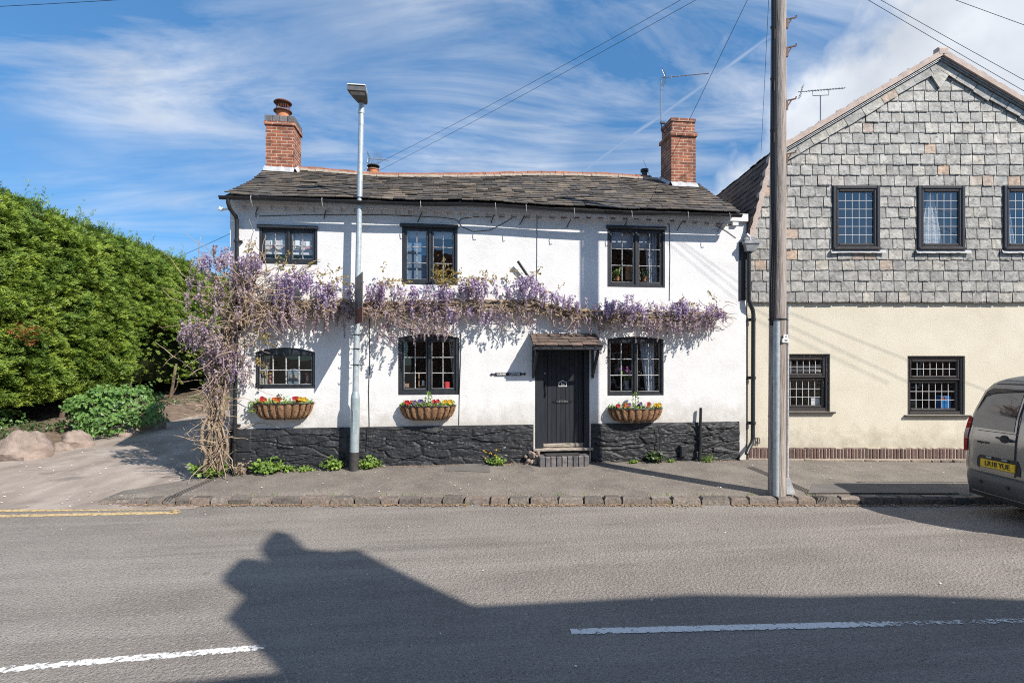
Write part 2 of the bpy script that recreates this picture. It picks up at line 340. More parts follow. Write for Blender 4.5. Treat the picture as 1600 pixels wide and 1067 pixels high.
M['render'] = mat('white_render', [(0.25, (0.66, 0.65, 0.64)), (0.6, (0.76, 0.755, 0.745))], 0.85, 2.2, 8, [(30, 0.22, 0.022), (85, 0.4, 0.010), (1.2, 0.3, 0.08)],
                  stains=[(1.6, 0.62, 0.85, (0.62, 0.595, 0.56), (1.0, 1, 0.6)), (4.0, 0.63, 0.82, (0.56, 0.54, 0.505), (3.0, 1, 0.28)), (36, 0.70, 0.76, (0.52, 0.51, 0.50))], splash=(0.78, 1.55, (0.47, 0.44, 0.39)))
M['plinth'] = mat('black_plinth_paint', [(0.3, (0.011, 0.012, 0.014)), (0.7, (0.030, 0.032, 0.037))], 0.58, 6, 8, [(45, 0.6, 0.012), (160, 0.4, 0.004)],
                  stains=[(7, 0.675, 0.70, (0.42, 0.37, 0.33), (0.7, 1, 2.2)), (14, 0.72, 0.74, (0.30, 0.16, 0.10)), (3.0, 0.60, 0.74, (0.055, 0.054, 0.054))])
M['black'] = mat('black_paint', [(0.3, (0.016, 0.018, 0.022)), (0.7, (0.034, 0.038, 0.045))], 0.45, 14, 6, [(50, 0.2, 0.004)], stains=[(24, 0.71, 0.75, (0.32, 0.30, 0.28))])
M['iron'] = mat('black_iron', [(0.3, (0.012, 0.013, 0.015)), (0.7, (0.03, 0.031, 0.034))], 0.4, 20, 4, [(60, 0.2, 0.004)])
M['bar'] = mat('worn_glint_bar', [(0.34, (0.10, 0.105, 0.11)), (0.52, (0.48, 0.48, 0.47))], 0.5, 22, 6, [(70, 0.3, 0.004)])  # pale patches: peeling, plus edge gloss of dark paint put into the colour
M['bar2'] = mat('dark_glazing_bar', [(0.38, (0.05, 0.055, 0.062)), (0.56, (0.40, 0.40, 0.40))], 0.5, 22, 6, [(70, 0.3, 0.004)])
M['door'] = mat('door_paint', [(0.3, (0.010, 0.0125, 0.017)), (0.7, (0.026, 0.031, 0.040))], 0.5, 3, 6, [(30, 0.25, 0.006)], stretch=(6, 1, 0.5), stains=[(9, 0.74, 0.77, (0.36, 0.30, 0.25), (3.5, 1, 0.7))])
M['bleached'] = mat('bare_wood', [(0.3, (0.10, 0.09, 0.08)), (0.6, (0.42, 0.36, 0.29))], 0.8, 12, 6, [(40, 0.4, 0.005)], stretch=(0.6, 2, 3))
M['glass'] = glass_mat('old_glass', 0.05, wav=0.12)
M['glass_upper'] = glass_mat('upper_glass', 0.13, wav=0.10)
M['glass_sky'] = glass_mat('double_glazing', 0.15, wav=0.10)
M['glass_nb'] = glass_mat('neighbour_glass', 0.06, wav=0.05)
M['room'] = mat('room', [(0, (0.03, 0.022, 0.017)), (1, (0.085, 0.058, 0.042))], 0.9, 2)
M['room_warm'] = mat('panelled_room', [(0.3, (0.07, 0.035, 0.018)), (0.6, (0.20, 0.11, 0.06))], 0.8, 3, stretch=(3, 1, 0.5))
M['room_pale'] = mat('pale_room', [(0, (0.40, 0.42, 0.45)), (1, (0.52, 0.54, 0.57))], 0.9, 2)
M['curtain'] = mat('curtain', [(0.3, (0.60, 0.56, 0.49)), (0.7, (0.72, 0.68, 0.60))], 0.9, 4, trans=0.3)
M['curtain_grey'] = mat('grey_curtain', [(0.3, (0.32, 0.36, 0.42)), (0.7, (0.46, 0.50, 0.56))], 0.9, 4)
M['net'] = mat('white_net', (0.8, 0.8, 0.8), 0.9, trans=0.3)
M['slate'] = mat('roof_slate', [(0.3, (0.062, 0.053, 0.045)), (0.7, (0.168, 0.146, 0.122))], 0.62, 9, 8, [(45, 0.6, 0.012)],
                 island=[(0, (0.42, 0.42, 0.44)), (0.45, (0.85, 0.83, 0.80)), (0.85, (1.15, 1.05, 0.92)), (1, (1.6, 1.45, 1.2))], stains=[(0.9, 0.56, 0.72, (0.17, 0.145, 0.112)), (5, 0.66, 0.74, (0.25, 0.22, 0.165)), (22, 0.74, 0.77, (0.36, 0.31, 0.10))])
M['under'] = mat('roof_felt', (0.03, 0.028, 0.026), 0.9)
M['hung'] = mat('hung_slate', [(0.28, (0.17, 0.163, 0.148)), (0.5, (0.355, 0.342, 0.315)), (0.72, (0.55, 0.53, 0.49))], 0.6, 7, 9, [(26, 0.5, 0.015), (90, 0.4, 0.006)], dist=0.8,
                island=[(0, (0.72, 0.73, 0.74)), (0.3, (0.88, 0.89, 0.89)), (0.7, (1.0, 1.0, 0.98)), (0.955, (1.10, 1.07, 1.0)), (0.965, (1.05, 0.86, 0.74)), (0.985, (1.2, 0.86, 0.62)), (1, (0.8, 0.68, 0.66))],
                stains=[(11, 0.61, 0.68, (0.12, 0.12, 0.112)), (16, 0.66, 0.70, (0.66, 0.65, 0.61))])
M['hung_edge'] = mat('weathered_slate_edge', [(0.40, (0.035, 0.035, 0.033)), (0.64, (0.34, 0.335, 0.315))], 0.75, 16, 8, [(30, 0.8, 0.02)])
M['backing'] = mat('slate_backing', (0.02, 0.02, 0.02), 0.95)
M['cream'] = mat('cream_render', [(0.3, (0.66, 0.60, 0.47)), (0.7, (0.76, 0.70, 0.57))], 0.88, 1.5, 8, [(34, 0.22, 0.02), (90, 0.4, 0.010)], stains=[(3.2, 0.64, 0.80, (0.56, 0.50, 0.38), (2.6, 1, 0.30)), (1.2, 0.62, 0.8, (0.58, 0.515, 0.38)), (55, 0.7, 0.75, (0.5, 0.44, 0.33)), (2.0, 0.68, 0.80, (0.45, 0.40, 0.32), (1.5, 1, 0.5))], splash=(0.15, 1.0, (0.40, 0.36, 0.27)))
M['tile'] = mat('brown_roof_tile', [(0.3, (0.075, 0.058, 0.05)), (0.7, (0.16, 0.125, 0.105))], 0.75, 8, 7, [(60, 0.5, 0.01)], island=[(0, (0.6, 0.6, 0.6)), (0.5, (1, 0.95, 0.9)), (1, (1.4, 1.25, 1.15))])
M['verge'] = mat('pink_mortar', [(0.3, (0.46, 0.35, 0.29)), (0.7, (0.60, 0.49, 0.42))], 0.9, 9, 6, [(50, 0.5, 0.01)], stains=[(8, 0.62, 0.7, (0.30, 0.24, 0.21))])
M['brick'] = brick_mat('old_red_brick', (0.36, 0.115, 0.055), (0.20, 0.07, 0.045), (0.46, 0.34, 0.26))
M['ridge'] = mat('clay_ridge', [(0.3, (0.19, 0.075, 0.045)), (0.7, (0.37, 0.16, 0.095))], 0.85, 10, 7, [(50, 0.5, 0.01)], island=[(0, (0.8, 0.8, 0.8)), (1, (1.25, 1.15, 1.1))], stains=[(6, 0.62, 0.7, (0.30, 0.26, 0.21))])
M['ridge_mortar'] = mat('ridge_mortar', [(0.3, (0.40, 0.32, 0.25)), (0.7, (0.55, 0.47, 0.38))], 0.9, 14, 6, [(50, 0.6, 0.02)])
M['terracotta'] = mat('terracotta_pot', [(0.3, (0.42, 0.15, 0.065)), (0.7, (0.56, 0.23, 0.11))], 0.8, 10, 5, [(60, 0.3, 0.005)])
M['rust'] = mat('rusty_cowl', [(0.3, (0.10, 0.045, 0.035)), (0.7, (0.22, 0.09, 0.06))], 0.7, 15, 6)
M['bluebrick'] = mat('blue_brick', [(0.3, (0.07, 0.07, 0.078)), (0.7, (0.17, 0.165, 0.165))], 0.7, 12, 6, [(50, 0.5, 0.01)], island=[(0, (0.7, 0.7, 0.7)), (1, (1.4, 1.3, 1.25))])
M['lead'] = mat('white_flashing', [(0.3, (0.30, 0.31, 0.325)), (0.7, (0.52, 0.53, 0.54))], 0.7, 8, 6, [(25, 0.5, 0.02)])
M['leadgrey'] = mat('lead_grey', [(0.3, (0.22, 0.23, 0.24)), (0.7, (0.42, 0.43, 0.44))], 0.5, 8, 6, [(30, 0.4, 0.01)], metal=0.3)
M['galv'] = mat('galvanised_steel', [(0.3, (0.36, 0.41, 0.43)), (0.7, (0.55, 0.60, 0.62))], 0.45, 16, 7, [(60, 0.15, 0.003)], metal=0.35)
M['galvbase'] = mat('grey_green_column', [(0.3, (0.27, 0.33, 0.345)), (0.7, (0.40, 0.46, 0.47))], 0.5, 8, 7, [(60, 0.15, 0.003)], metal=0.2, stains=[(12, 0.68, 0.74, (0.2, 0.2, 0.19))])
M['bitumen'] = mat('bitumen', [(0.3, (0.025, 0.023, 0.022)), (0.7, (0.06, 0.055, 0.052))], 0.8, 14, 6, [(50, 0.5, 0.01)])
M['lantern'] = mat('lantern_grey', [(0.3, (0.085, 0.085, 0.085)), (0.7, (0.14, 0.14, 0.14))], 0.5, 8, 4)
M['lens'] = mat('lantern_lens', (0.34, 0.36, 0.38), 0.25)
M['white'] = mat('white_paint', (0.78, 0.78, 0.77), 0.6)
M['pole'] = mat('weathered_pole', [(0.3, (0.16, 0.125, 0.105)), (0.5, (0.33, 0.28, 0.245)), (0.7, (0.48, 0.435, 0.395))], 0.85, 5, 9, [(9, 0.6, 0.02, 1), (22, 0.6, 0.01, 1)], stretch=(9, 9, 0.45))
M['rustbolt'] = mat('rusty_step', [(0.3, (0.09, 0.05, 0.035)), (0.7, (0.20, 0.11, 0.07))], 0.8, 20, 5)
M['cable'] = mat('black_cable', (0.018, 0.018, 0.02), 0.5)
M['cable_grey'] = mat('grey_cable', (0.30, 0.29, 0.28), 0.6)
M['alu'] = mat('aerial_aluminium', (0.35, 0.35, 0.36), 0.4, metal=0.7)
M['pvc'] = mat('dark_brown_upvc', [(0.3, (0.050, 0.045, 0.044)), (0.7, (0.068, 0.062, 0.060))], 0.28, 20, 3)
M['leadline'] = mat('lead_lattice', (0.62, 0.62, 0.62), 0.5)
M['coir'] = mat('coir', [(0.3, (0.17, 0.085, 0.042)), (0.7, (0.44, 0.25, 0.13))], 0.95, 26, 8, [(60, 1.0, 0.03), (150, 0.8, 0.012)], stretch=(1, 1, 0.5))
M['leaf_hedge'] = mat('conifer_foliage', [(0.3, (0.095, 0.18, 0.028)), (0.7, (0.29, 0.38, 0.06))], 0.6, 1.1, 6, island=[(0, (0.40, 0.5, 0.5)), (0.5, (0.9, 0.95, 0.85)), (0.9, (1.4, 1.3, 1.0)), (0.97, (1.8, 1.55, 1.3)), (1, (1.5, 1.0, 0.8))], trans=0.22, spec=0.3)
M['leaf_brown'] = mat('dead_conifer', [(0.3, (0.30, 0.11, 0.03)), (0.7, (0.45, 0.20, 0.07))], 0.8, 4, trans=0.2)
M['hedge_core'] = mat('hedge_shade', [(0.3, (0.008, 0.013, 0.005)), (0.7, (0.018, 0.025, 0.009))], 1.0, 5, spec=0.05)
M['leaf_shrub'] = mat('shrub_leaf', [(0.3, (0.08, 0.18, 0.04)), (0.7, (0.18, 0.33, 0.09))], 0.45, 3, island=[(0, (0.6, 0.65, 0.6)), (1, (1.35, 1.25, 1.1))], trans=0.25)
M['leaf_weed'] = mat('weed_leaf', [(0.3, (0.10, 0.19, 0.03)), (0.7, (0.23, 0.35, 0.07))], 0.5, 5, island=[(0, (0.6, 0.65, 0.6)), (1, (1.4, 1.3, 1.0))], trans=0.25)
M['leaf_dark'] = mat('ivy_leaf', [(0.3, (0.025, 0.055, 0.015)), (0.7, (0.07, 0.12, 0.035))], 0.4, 4, island=[(0, (0.6, 0.65, 0.6)), (1, (1.5, 1.3, 1.0))], trans=0.15)
M['leaf_gold'] = mat('young_wisteria_leaf', [(0.3, (0.19, 0.13, 0.028)), (0.7, (0.34, 0.27, 0.07))], 0.6, 5, island=[(0, (0.7, 0.8, 0.8)), (1, (1.3, 1.2, 1.0))], trans=0.3)
M['wist'] = mat('wisteria_petal', [(0.3, (0.8, 0.8, 0.8)), (0.7, (1, 1, 1))], 0.7, 5, island=[(0, (0.29, 0.18, 0.41)), (0.35, (0.45, 0.33, 0.55)), (0.7, (0.61, 0.51, 0.66)), (1, (0.76, 0.70, 0.75))], trans=0.3)
M['wist_old'] = mat('faded_wisteria_petal', [(0.3, (0.8, 0.8, 0.8)), (0.7, (1, 1, 1))], 0.8, 5, island=[(0, (0.30, 0.20, 0.34)), (0.4, (0.46, 0.36, 0.42)), (0.75, (0.50, 0.40, 0.36)), (1, (0.58, 0.50, 0.48))], trans=0.25)
M['bark'] = mat('wisteria_bark', [(0.3, (0.15, 0.105, 0.07)), (0.7, (0.40, 0.31, 0.22))], 0.85, 14, 7, [(40, 0.7, 0.015)], stretch=(1, 1, 0.4))
M['twig'] = mat('wisteria_twig', [(0.3, (0.24, 0.165, 0.11)), (0.7, (0.48, 0.37, 0.265))], 0.85, 10, 5)
M['trunk'] = mat('conifer_trunk', [(0.3, (0.07, 0.05, 0.033)), (0.7, (0.20, 0.15, 0.10))], 0.9, 8, 7, [(30, 0.7, 0.02)], stretch=(2, 2, 0.4))
M['rock'] = mat('pink_granite', [(0.3, (0.19, 0.145, 0.12)), (0.7, (0.35, 0.275, 0.228))], 0.85, 5, 9, [(14, 0.6, 0.04), (70, 0.4, 0.008)], stains=[(3, 0.62, 0.72, (0.16, 0.13, 0.11)), (40, 0.68, 0.72, (0.5, 0.43, 0.37))])
M['van'] = mat('grey_car_paint', (0.40, 0.385, 0.355), 0.24, metal=0.6, coat=1.0, stains=[(9, 0.60, 0.80, (0.30, 0.285, 0.26))])
M['vanblack'] = mat('black_trim', (0.025, 0.025, 0.026), 0.5, bump=[(300, 0.2, 0.002)])
M['bumper'] = mat('grey_plastic_bumper', (0.085, 0.085, 0.086), 0.48, bump=[(400, 0.15, 0.001)])
M['vanglass'] = mat('dark_van_glass', (0.012, 0.013, 0.014), 0.03, spec=0.9, coat=1.0)
M['redlens'] = mat('red_lamp_lens', (0.45, 0.02, 0.015), 0.15, coat=1.0)
M['clearlens'] = mat('pink_lamp_lens', (0.55, 0.30, 0.26), 0.15, coat=1.0)
M['plate'] = mat('yellow_plate', (0.80, 0.52, 0.03), 0.45)
M['platetext'] = mat('plate_black', (0.012, 0.012, 0.012), 0.5)
M['rubber'] = mat('tyre_rubber', (0.018, 0.018, 0.018), 0.85)
M['chrome'] = mat('grey_alloy', (0.35, 0.35, 0.36), 0.35, metal=0.8)
M['stone'] = mat('rubble_base', [(0.3, (0.15, 0.12, 0.10)), (0.7, (0.36, 0.30, 0.24))], 0.9, 7, 8, [(30, 0.8, 0.03)], island=[(0, (0.6, 0.6, 0.6)), (1, (1.2, 1.1, 1.05))])
M['plum'] = mat('plum_brick', [(0.3, (0.085, 0.05, 0.045)), (0.7, (0.155, 0.098, 0.085))], 0.75, 12, 6, [(50, 0.5, 0.01)], island=[(0, (0.7, 0.7, 0.7)), (1, (1.35, 1.2, 1.15))])
M['litter'] = mat('dry_leaf', [(0, (1, 1, 1)), (1, (1, 1, 1))], 0.9, island=[(0, (0.20, 0.11, 0.055)), (0.5, (0.36, 0.22, 0.13)), (0.85, (0.46, 0.35, 0.25)), (1, (0.12, 0.16, 0.04))])
M['petal'] = mat('fallen_petal', [(0, (1, 1, 1)), (1, (1, 1, 1))], 0.9, island=[(0, (0.62, 0.57, 0.53)), (1, (0.82, 0.76, 0.72))])
for nm, c in dict(red=(0.55, 0.02, 0.03), orange=(0.68, 0.13, 0.03), yellow=(0.75, 0.46, 0.02), violet=(0.17, 0.09, 0.30), pink=(0.52, 0.14, 0.48)).items():
    M[nm] = mat(nm + '_petals', [(0.3, tuple(x * 0.6 for x in c)), (0.7, c)], 0.7, 60, 3, trans=0.2)
M['wood'] = mat('brown_wood', [(0.3, (0.26, 0.13, 0.06)), (0.7, (0.42, 0.24, 0.12))], 0.7, 8, 5)
M['candle'] = mat('red_candle', (0.62, 0.06, 0.06), 0.4)
M['bluegrey'] = mat('blue_grey_tin', (0.18, 0.23, 0.28), 0.5)
M['blue'] = mat('blue_box', (0.02, 0.20, 0.50), 0.5)
M['card'] = mat('card', (0.85, 0.84, 0.82), 0.8)
M['cardpink'] = mat('pink_print', (0.66, 0.22, 0.25), 0.8)
M['oldbrick'] = brick_mat('opposite_brick', (0.30, 0.12, 0.07), (0.22, 0.085, 0.05), (0.4, 0.36, 0.30))
M['blind'] = mat('blind', (0.16, 0.24, 0.34), 0.9)

# ------------------------------------------------------------------ ground, road, pavement, lane
def sheet(name, pts_fn, nu, nv, m, **kw):
    b = MB(); vs = [pts_fn(i / nu, j / nv) for j in range(nv + 1) for i in range(nu + 1)]
    b.add(vs, [(j * (nu + 1) + i, j * (nu + 1) + i + 1, (j + 1) * (nu + 1) + i + 1, (j + 1) * (nu + 1) + i) for j in range(nv) for i in range(nu)])
    return b.build(name, m, smooth='all', kind='structure', **kw)
ZR = -0.17                                   # road level; the cottage stands at 0
KERB = 8.17                                  # depth of the kerb face in the street frame
sheet('ground', lambda u, v: ((u - .5) * 3000, (v - .5) * 3000, -0.42), 2, 2, M['grass'])
sheet('road', lambda u, v: loc2w((u - .5) * 160, -0.6 + v * 8.9, ZR), 40, 4, M['asphalt'])
sheet('opposite_pavement', lambda u, v: loc2w((u - .5) * 160, -3.6 + v * 3.0, ZR + 0.11), 20, 2, M['pavement'])
def wall_ly(lx):                              # depth of the house fronts in the street frame
    return (D + lx * ST) / CT if lx < 4.86 else DN
def lerp_tab(x, tab):
    if x <= tab[0][0]: return tab[0][1]
    for (a, b), (c, d) in zip(tab, tab[1:]):
        if x <= c: return b + (d - b) * (x - a) / (c - a)
    return tab[-1][1]
ZB = [(-5.2, 0.0), (-3.2, 0.07), (-1, 0.08), (1.5, 0.05), (4.8, 0.02), (9, -0.04), (16, -0.10)]
def pave_z(lx, ly):
    t = (ly - KERB) / (wall_ly(lx) - KERB)
    return -0.062 + max(0, t) * (lerp_tab(lx, ZB) + 0.062) + 0.006 * noise.noise(Vector((lx * 1.3, ly * 1.3, 0)))
def pave_pt(u, v):
    lx = -6.45 + u * 26
    top = wall_ly(lx) + 0.12
    if lx < -5.05: top = KERB + 0.2 + (wall_ly(-5.05) + 0.12 - KERB - 0.2) * max(0.0, (lx + 6.45) / 1.4)
    ly = KERB + 0.13 + v * (top - KERB - 0.13)
    z = pave_z(lx, ly)
    if v == 0: z -= 0.05
    if lx < -6.3: z -= 0.09
    return loc2w(lx, ly, z)
sheet('pavement', pave_pt, 130, 14, M['pavement'])
def lane_z(x, y):
    lx, ly = w2loc((x, y))
    t = min(1, max(0, (ly - 8.0) / 2.2)); t = t * t * (3 - 2 * t)
    z = ZR + 0.006 + t * 0.135
    if y > 0: z += 0.012 * y
    return z + 0.018 * noise.noise(Vector((x * 0.5, y * 0.35, 3))) * t - (0.02 if ly > 8.3 else 0)
def lane_pt(u, v):
    x = -30 + u * 26.3; lo = (-3.2 if x < -3 else -1.6)
    p0 = loc2w(x, 8.05); y0 = p0.y
    y = y0 + v * v * (30 - y0)
    return (x, y, lane_z(x, y))
sheet('lane', lane_pt, 70, 60, M['lane'])
def verge_pt(u, v):
    y = 1.2 + v * 34; edge = -9.15 - 0.35 * noise.noise(Vector((0, y * 0.5, 1))) + (0.06 * (y - 2) if y < 14 else 0.7)
    d = u * u * 22; x = edge - d
    z = lane_z(edge, y) - 0.03 + min(d, 1.6) * 0.24 + 0.10 * noise.fractal(Vector((x * 1.2, y * 1.2, 0)), 1, 2, 4) * min(1, d * 2)
    return (x, y, z)
sheet('verge', verge_pt, 50, 90, M['soil'])
def bank_pt(u, v):                            # low earth bank closing the lane
    x = -9.6 + u * 7.5; y = 11.5 + v * 9
    h = 1.1 * max(0, math.sin(min(1, v * 1.5) * PI / 2)) * (0.35 + 0.65 * max(0, 1 - abs(u - 0.35) * 1.2))
    return (x, y, lane_z(x, y) - 0.06 + h + 0.12 * noise.fractal(Vector((x, y, 5)), 1, 2, 4))
sheet('bank', bank_pt, 40, 40, M['soil'])
# kerb of separate granite setts
b = MB(); x = -6.35; k = 0
while x < 24:
    w = rnd.uniform(0.26, 0.46) if x > -5.0 else rnd.uniform(0.2, 0.3)
    j = lambda a=0.012: rnd.uniform(-a, a)
    x0, x1 = x + 0.012, x + w - 0.012
    y0 = KERB + j(0.02); zt = -0.058 + j(0.012) - (0.05 * max(0, (-5.4 - x)) if x < -5.4 else 0)
    vs = []
    def P(lx, ly, z): return loc2w(lx, ly, z)
    lay = [(0.0, 0.0, ZR - 0.05), (0.0, 0.0, zt - 0.035), (0.018, 0.022, zt)]
    for ins, iny, z in lay:
        vs += [P(x0 + ins + j(.006), y0 + iny + j(.006), z + j(.005)), P(x1 - ins + j(.006), y0 + iny + j(.006), z + j(.005)), P(x1 - ins, KERB + 0.15, z), P(x0 + ins, KERB + 0.15, z)]
    fs = [(8, 9, 10, 11)]
    for a in (0, 4):
        for q in range(4): fs.append((a + q, a + (q + 1) % 4, a + 4 + (q + 1) % 4, a + 4 + q))
    b.add(vs, fs); x += w
b.build('kerb', M['kerb'], smooth=35, kind='structure')
# painted lines
def strip(name, a, c, w, m, n, wear, label):
    """flat painted strip on the road from photo point a to c; wear(t) > 0 rubs the paint away"""
    A, C = gnd(*a, ZR), gnd(*c, ZR); t = (C - A).normalized(); nrm = Vector((-t.y, t.x, 0)); mb = MB()
    vs = []
    for i in range(n + 1):
        p = A.lerp(C, i / n)
        for s in (-1, -0.5, 0.5, 1): vs.append(p + nrm * s * w / 2 + Vector((0, 0, 0.005)))
    mb.add(vs, [(i * 4 + q, (i + 1) * 4 + q, (i + 1) * 4 + q + 1, i * 4 + q + 1) for i in range(n) for q in range(3)])
    o = mb.build(name, m, kind='structure', label=label)
    at = o.data.attributes.new('wear', 'FLOAT', 'POINT')
    at.data.foreach_set('value', [wear(i / n) + (0.10 if q in (0, 3) else 0.0) for i in range(n + 1) for q in range(4)])
    return o
wm = paint_mark('white_line_paint', (0.72, 0.71, 0.69), 0.62, 0.70); ym = paint_mark('yellow_line_paint', (0.60, 0.44, 0.22), 0.58, 0.72)
strip('road_marking', (-500, 1090), (432, 1009.5), 0.095, wm, 60, lambda t: 0.10 + 0.3 * max(0, t - 0.96) * 25, 'worn white centre line at the left of the road')
strip('road_marking', (892, 987), (1660, 968), 0.095, wm, 60, lambda t: 0.05 if t < 0.5 else min(0.19, (t - 0.5) * 1.1), 'white centre line in the shadow, rubbed away towards the right')
strip('road_marking', (-700, 820), (280, 801), 0.15, ym, 40, lambda t: 0.085, 'nearer yellow line by the lane mouth')
strip('road_marking', (-700, 806.5), (288, 794.5), 0.15, ym, 40, lambda t: 0.085, 'farther yellow line by the lane mouth')
A_ = gnd(272, 800, ZR); strip('road_marking', (266, 800.5), (294, 791.5), 0.085, ym, 6, lambda t: 0.06, 'short yellow end bar joining the double lines')
# darker patches and drain grooves in the pavement
def pave_patch(name, pts, m, lift, label):
    mb = MB(); nsub = 8
    P = [w2loc(gnd(px, py, -0.03)) for px, py in pts]
    vs = []
    for j in range(nsub + 1):
        for i in range(nsub + 1):
            u, v = i / nsub, j / nsub
            lx = (P[0][0] * (1 - u) + P[1][0] * u) * (1 - v) + (P[3][0] * (1 - u) + P[2][0] * u) * v
            ly = (P[0][1] * (1 - u) + P[1][1] * u) * (1 - v) + (P[3][1] * (1 - u) + P[2][1] * u) * v
            vs.append(loc2w(lx, ly, pave_z(lx, ly) + lift))
    mb.add(vs, [(j * (nsub + 1) + i, j * (nsub + 1) + i + 1, (j + 1) * (nsub + 1) + i + 1, (j + 1) * (nsub + 1) + i) for j in range(nsub) for i in range(nsub)])
    mb.build(name, m, kind='structure', label=label)
pave_patch('pavement_patch', [(1262, 768), (1500, 768), (1480, 755), (1270, 755)], M['patch'], 0.006, 'dark patch on the pavement beside the van')  # four-cornered area darker than the pavement around it
pave_patch('pavement_patch', [(694, 742), (766, 743), (766, 733), (698, 732)], M['patch'], 0.006, 'small rectangular tarmac patch near the cottage wall')
def grooves(a, c, label, n=4, gap=0.045):
    A, C = w2loc(gnd(*a, -0.05)), w2loc(gnd(*c, 0.0)); mb = MB(); tx, ty = C[0] - A[0], C[1] - A[1]; l = math.hypot(tx, ty); nx, ny = -ty / l, tx / l
    for k in range(n):
        o = (k - (n - 1) / 2) * gap; vs = []
        for i in range(13):
            t = i / 12
            for s in (-0.008, 0.008):
                lx, ly = A[0] + tx * t + nx * (o + s), A[1] + ty * t + ny * (o + s); vs.append(loc2w(lx, ly, pave_z(lx, ly) + 0.006))
        mb.add(vs, [(2 * i, 2 * i + 1, 2 * i + 3, 2 * i + 2) for i in range(12)])
    mb.build('drain_channel', M['bitumen'], kind='structure', label=label)
grooves((1290, 778), (1172, 730), 'grooved drain channel crossing the pavement behind the telegraph pole')
grooves((262, 778), (352, 740), 'grooved drain channel crossing the pavement below the wisteria', 3)

# ------------------------------------------------------------------ cottage
CX0, CX1, CD = -3.86, 6.12, 5.2               # left corner, right end, depth
cottage = empty('cottage', ((CX0 + CX1) / 2, 0, 0), label='white rendered two storey cottage with black plinth, slate roof and two brick chimneys', cat='cottage')
cottage.location = (0, 0, 0)
def rect(px0, py0, px1, py1, y=0.0):
    a = onY(px0, (py0 + py1) / 2, y).x; c = onY(px1, (py0 + py1) / 2, y).x; pm = (px0 + px1) / 2
    return a, c, onY(pm, py1, y).z, onY(pm, py0, y).z
def wall_holes(mb, x0, x1, z0, z1, holes, y, depth=0.12, X=lambda x, y, z: (x, y, z)):
    xs = sorted({x0, x1, *[h[0] for h in holes], *[h[1] for h in holes]}); zs = sorted({z0, z1, *[h[2] for h in holes], *[h[3] for h in holes]})
    for i in range(len(xs) - 1):
        for j in range(len(zs) - 1):
            cx, cz = (xs[i] + xs[i + 1]) / 2, (zs[j] + zs[j + 1]) / 2
            if any(h[0] < cx < h[1] and h[2] < cz < h[3] for h in holes): continue
            mb.quad(X(xs[i], y, zs[j]), X(xs[i + 1], y, zs[j]), X(xs[i + 1], y, zs[j + 1]), X(xs[i], y, zs[j + 1]))
    for a, c, e, g in holes:
        mb.quad(X(a, y, e), X(a, y + depth, e), X(a, y + depth, g), X(a, y, g)); mb.quad(X(c, y, e), X(c, y, g), X(c, y + depth, g), X(c, y + depth, e))
        mb.quad(X(a, y, g), X(a, y + depth, g), X(c, y + depth, g), X(c, y, g)); mb.quad(X(a, y, e), X(c, y, e), X(c, y + depth, e), X(a, y + depth, e))
WIN = dict(U1=(405, 355, 496, 413), U2=(628, 353, 715, 445), U3=(949, 356, 1039, 449), L1=(399, 543, 492, 607), L2=(622, 522, 718, 617), L3=(949, 526, 1037, 618))
R_ = {k: rect(*v) for k, v in WIN.items()}
DOOR = rect(836, 545, 921, 711)
EZ = 4.93                                      # wall top under the eaves
PZ = 0.80                                      # plinth top
mb = MB()
wall_holes(mb, CX0, CX1, -0.3, EZ, list(R_.values()) + [(DOOR[0], DOOR[1], DOOR[2] - 0.02, DOOR[3])], 0.0)
def arch(x, x0, x1, z1, rise): t = (x - x0) / (x1 - x0) * 2 - 1; return z1 - rise * t * t
ARCH = dict(L1=0.085, L2=0.07, L3=0.05)
for k, rise in ARCH.items():                   # spandrels beside the arched window heads
    x0, x1, z0, z1 = R_[k]; n = 14
    for i in range(n):
        a, c = x0 + (x1 - x0) * i / n, x0 + (x1 - x0) * (i + 1) / n
        za, zc = arch(a, x0, x1, z1, rise), arch(c, x0, x1, z1, rise)
        mb.add([(a, 0, za), (c, 0, zc), (c, 0, z1), (a, 0, z1), (a, 0.1, za), (c, 0.1, zc)], [(0, 1, 2, 3), (0, 4, 5, 1)])
# end and back walls with gables
RZ = 6.42
for x in (CX0, CX1 + 0.02):
    mb.add([(x, 0, -0.3), (x, CD, -0.3), (x, CD, EZ), (x, CD / 2, RZ - 0.1), (x, 0, EZ)], [(0, 1, 2, 3, 4)])
mb.quad((CX0, CD, -0.3), (CX1, CD, -0.3), (CX1, CD, EZ), (CX0, CD, EZ))
mb.build('wall', M['render'], cottage)
# dentil course and eaves band
mb = MB(); mb.box(CX0 - 0.02, CX1, -0.075, 0.0, EZ - 0.06, EZ + 0.09)
x = CX0 + 0.1
while x < CX1 - 0.15:
    mb.box(x, x + 0.13 + rnd.uniform(-.01, .01), -0.06, -0.001, EZ - 0.14 + rnd.uniform(-.01, .01), EZ - 0.062); x += 0.245
mb.build('dentil_course', M['render'], cottage)
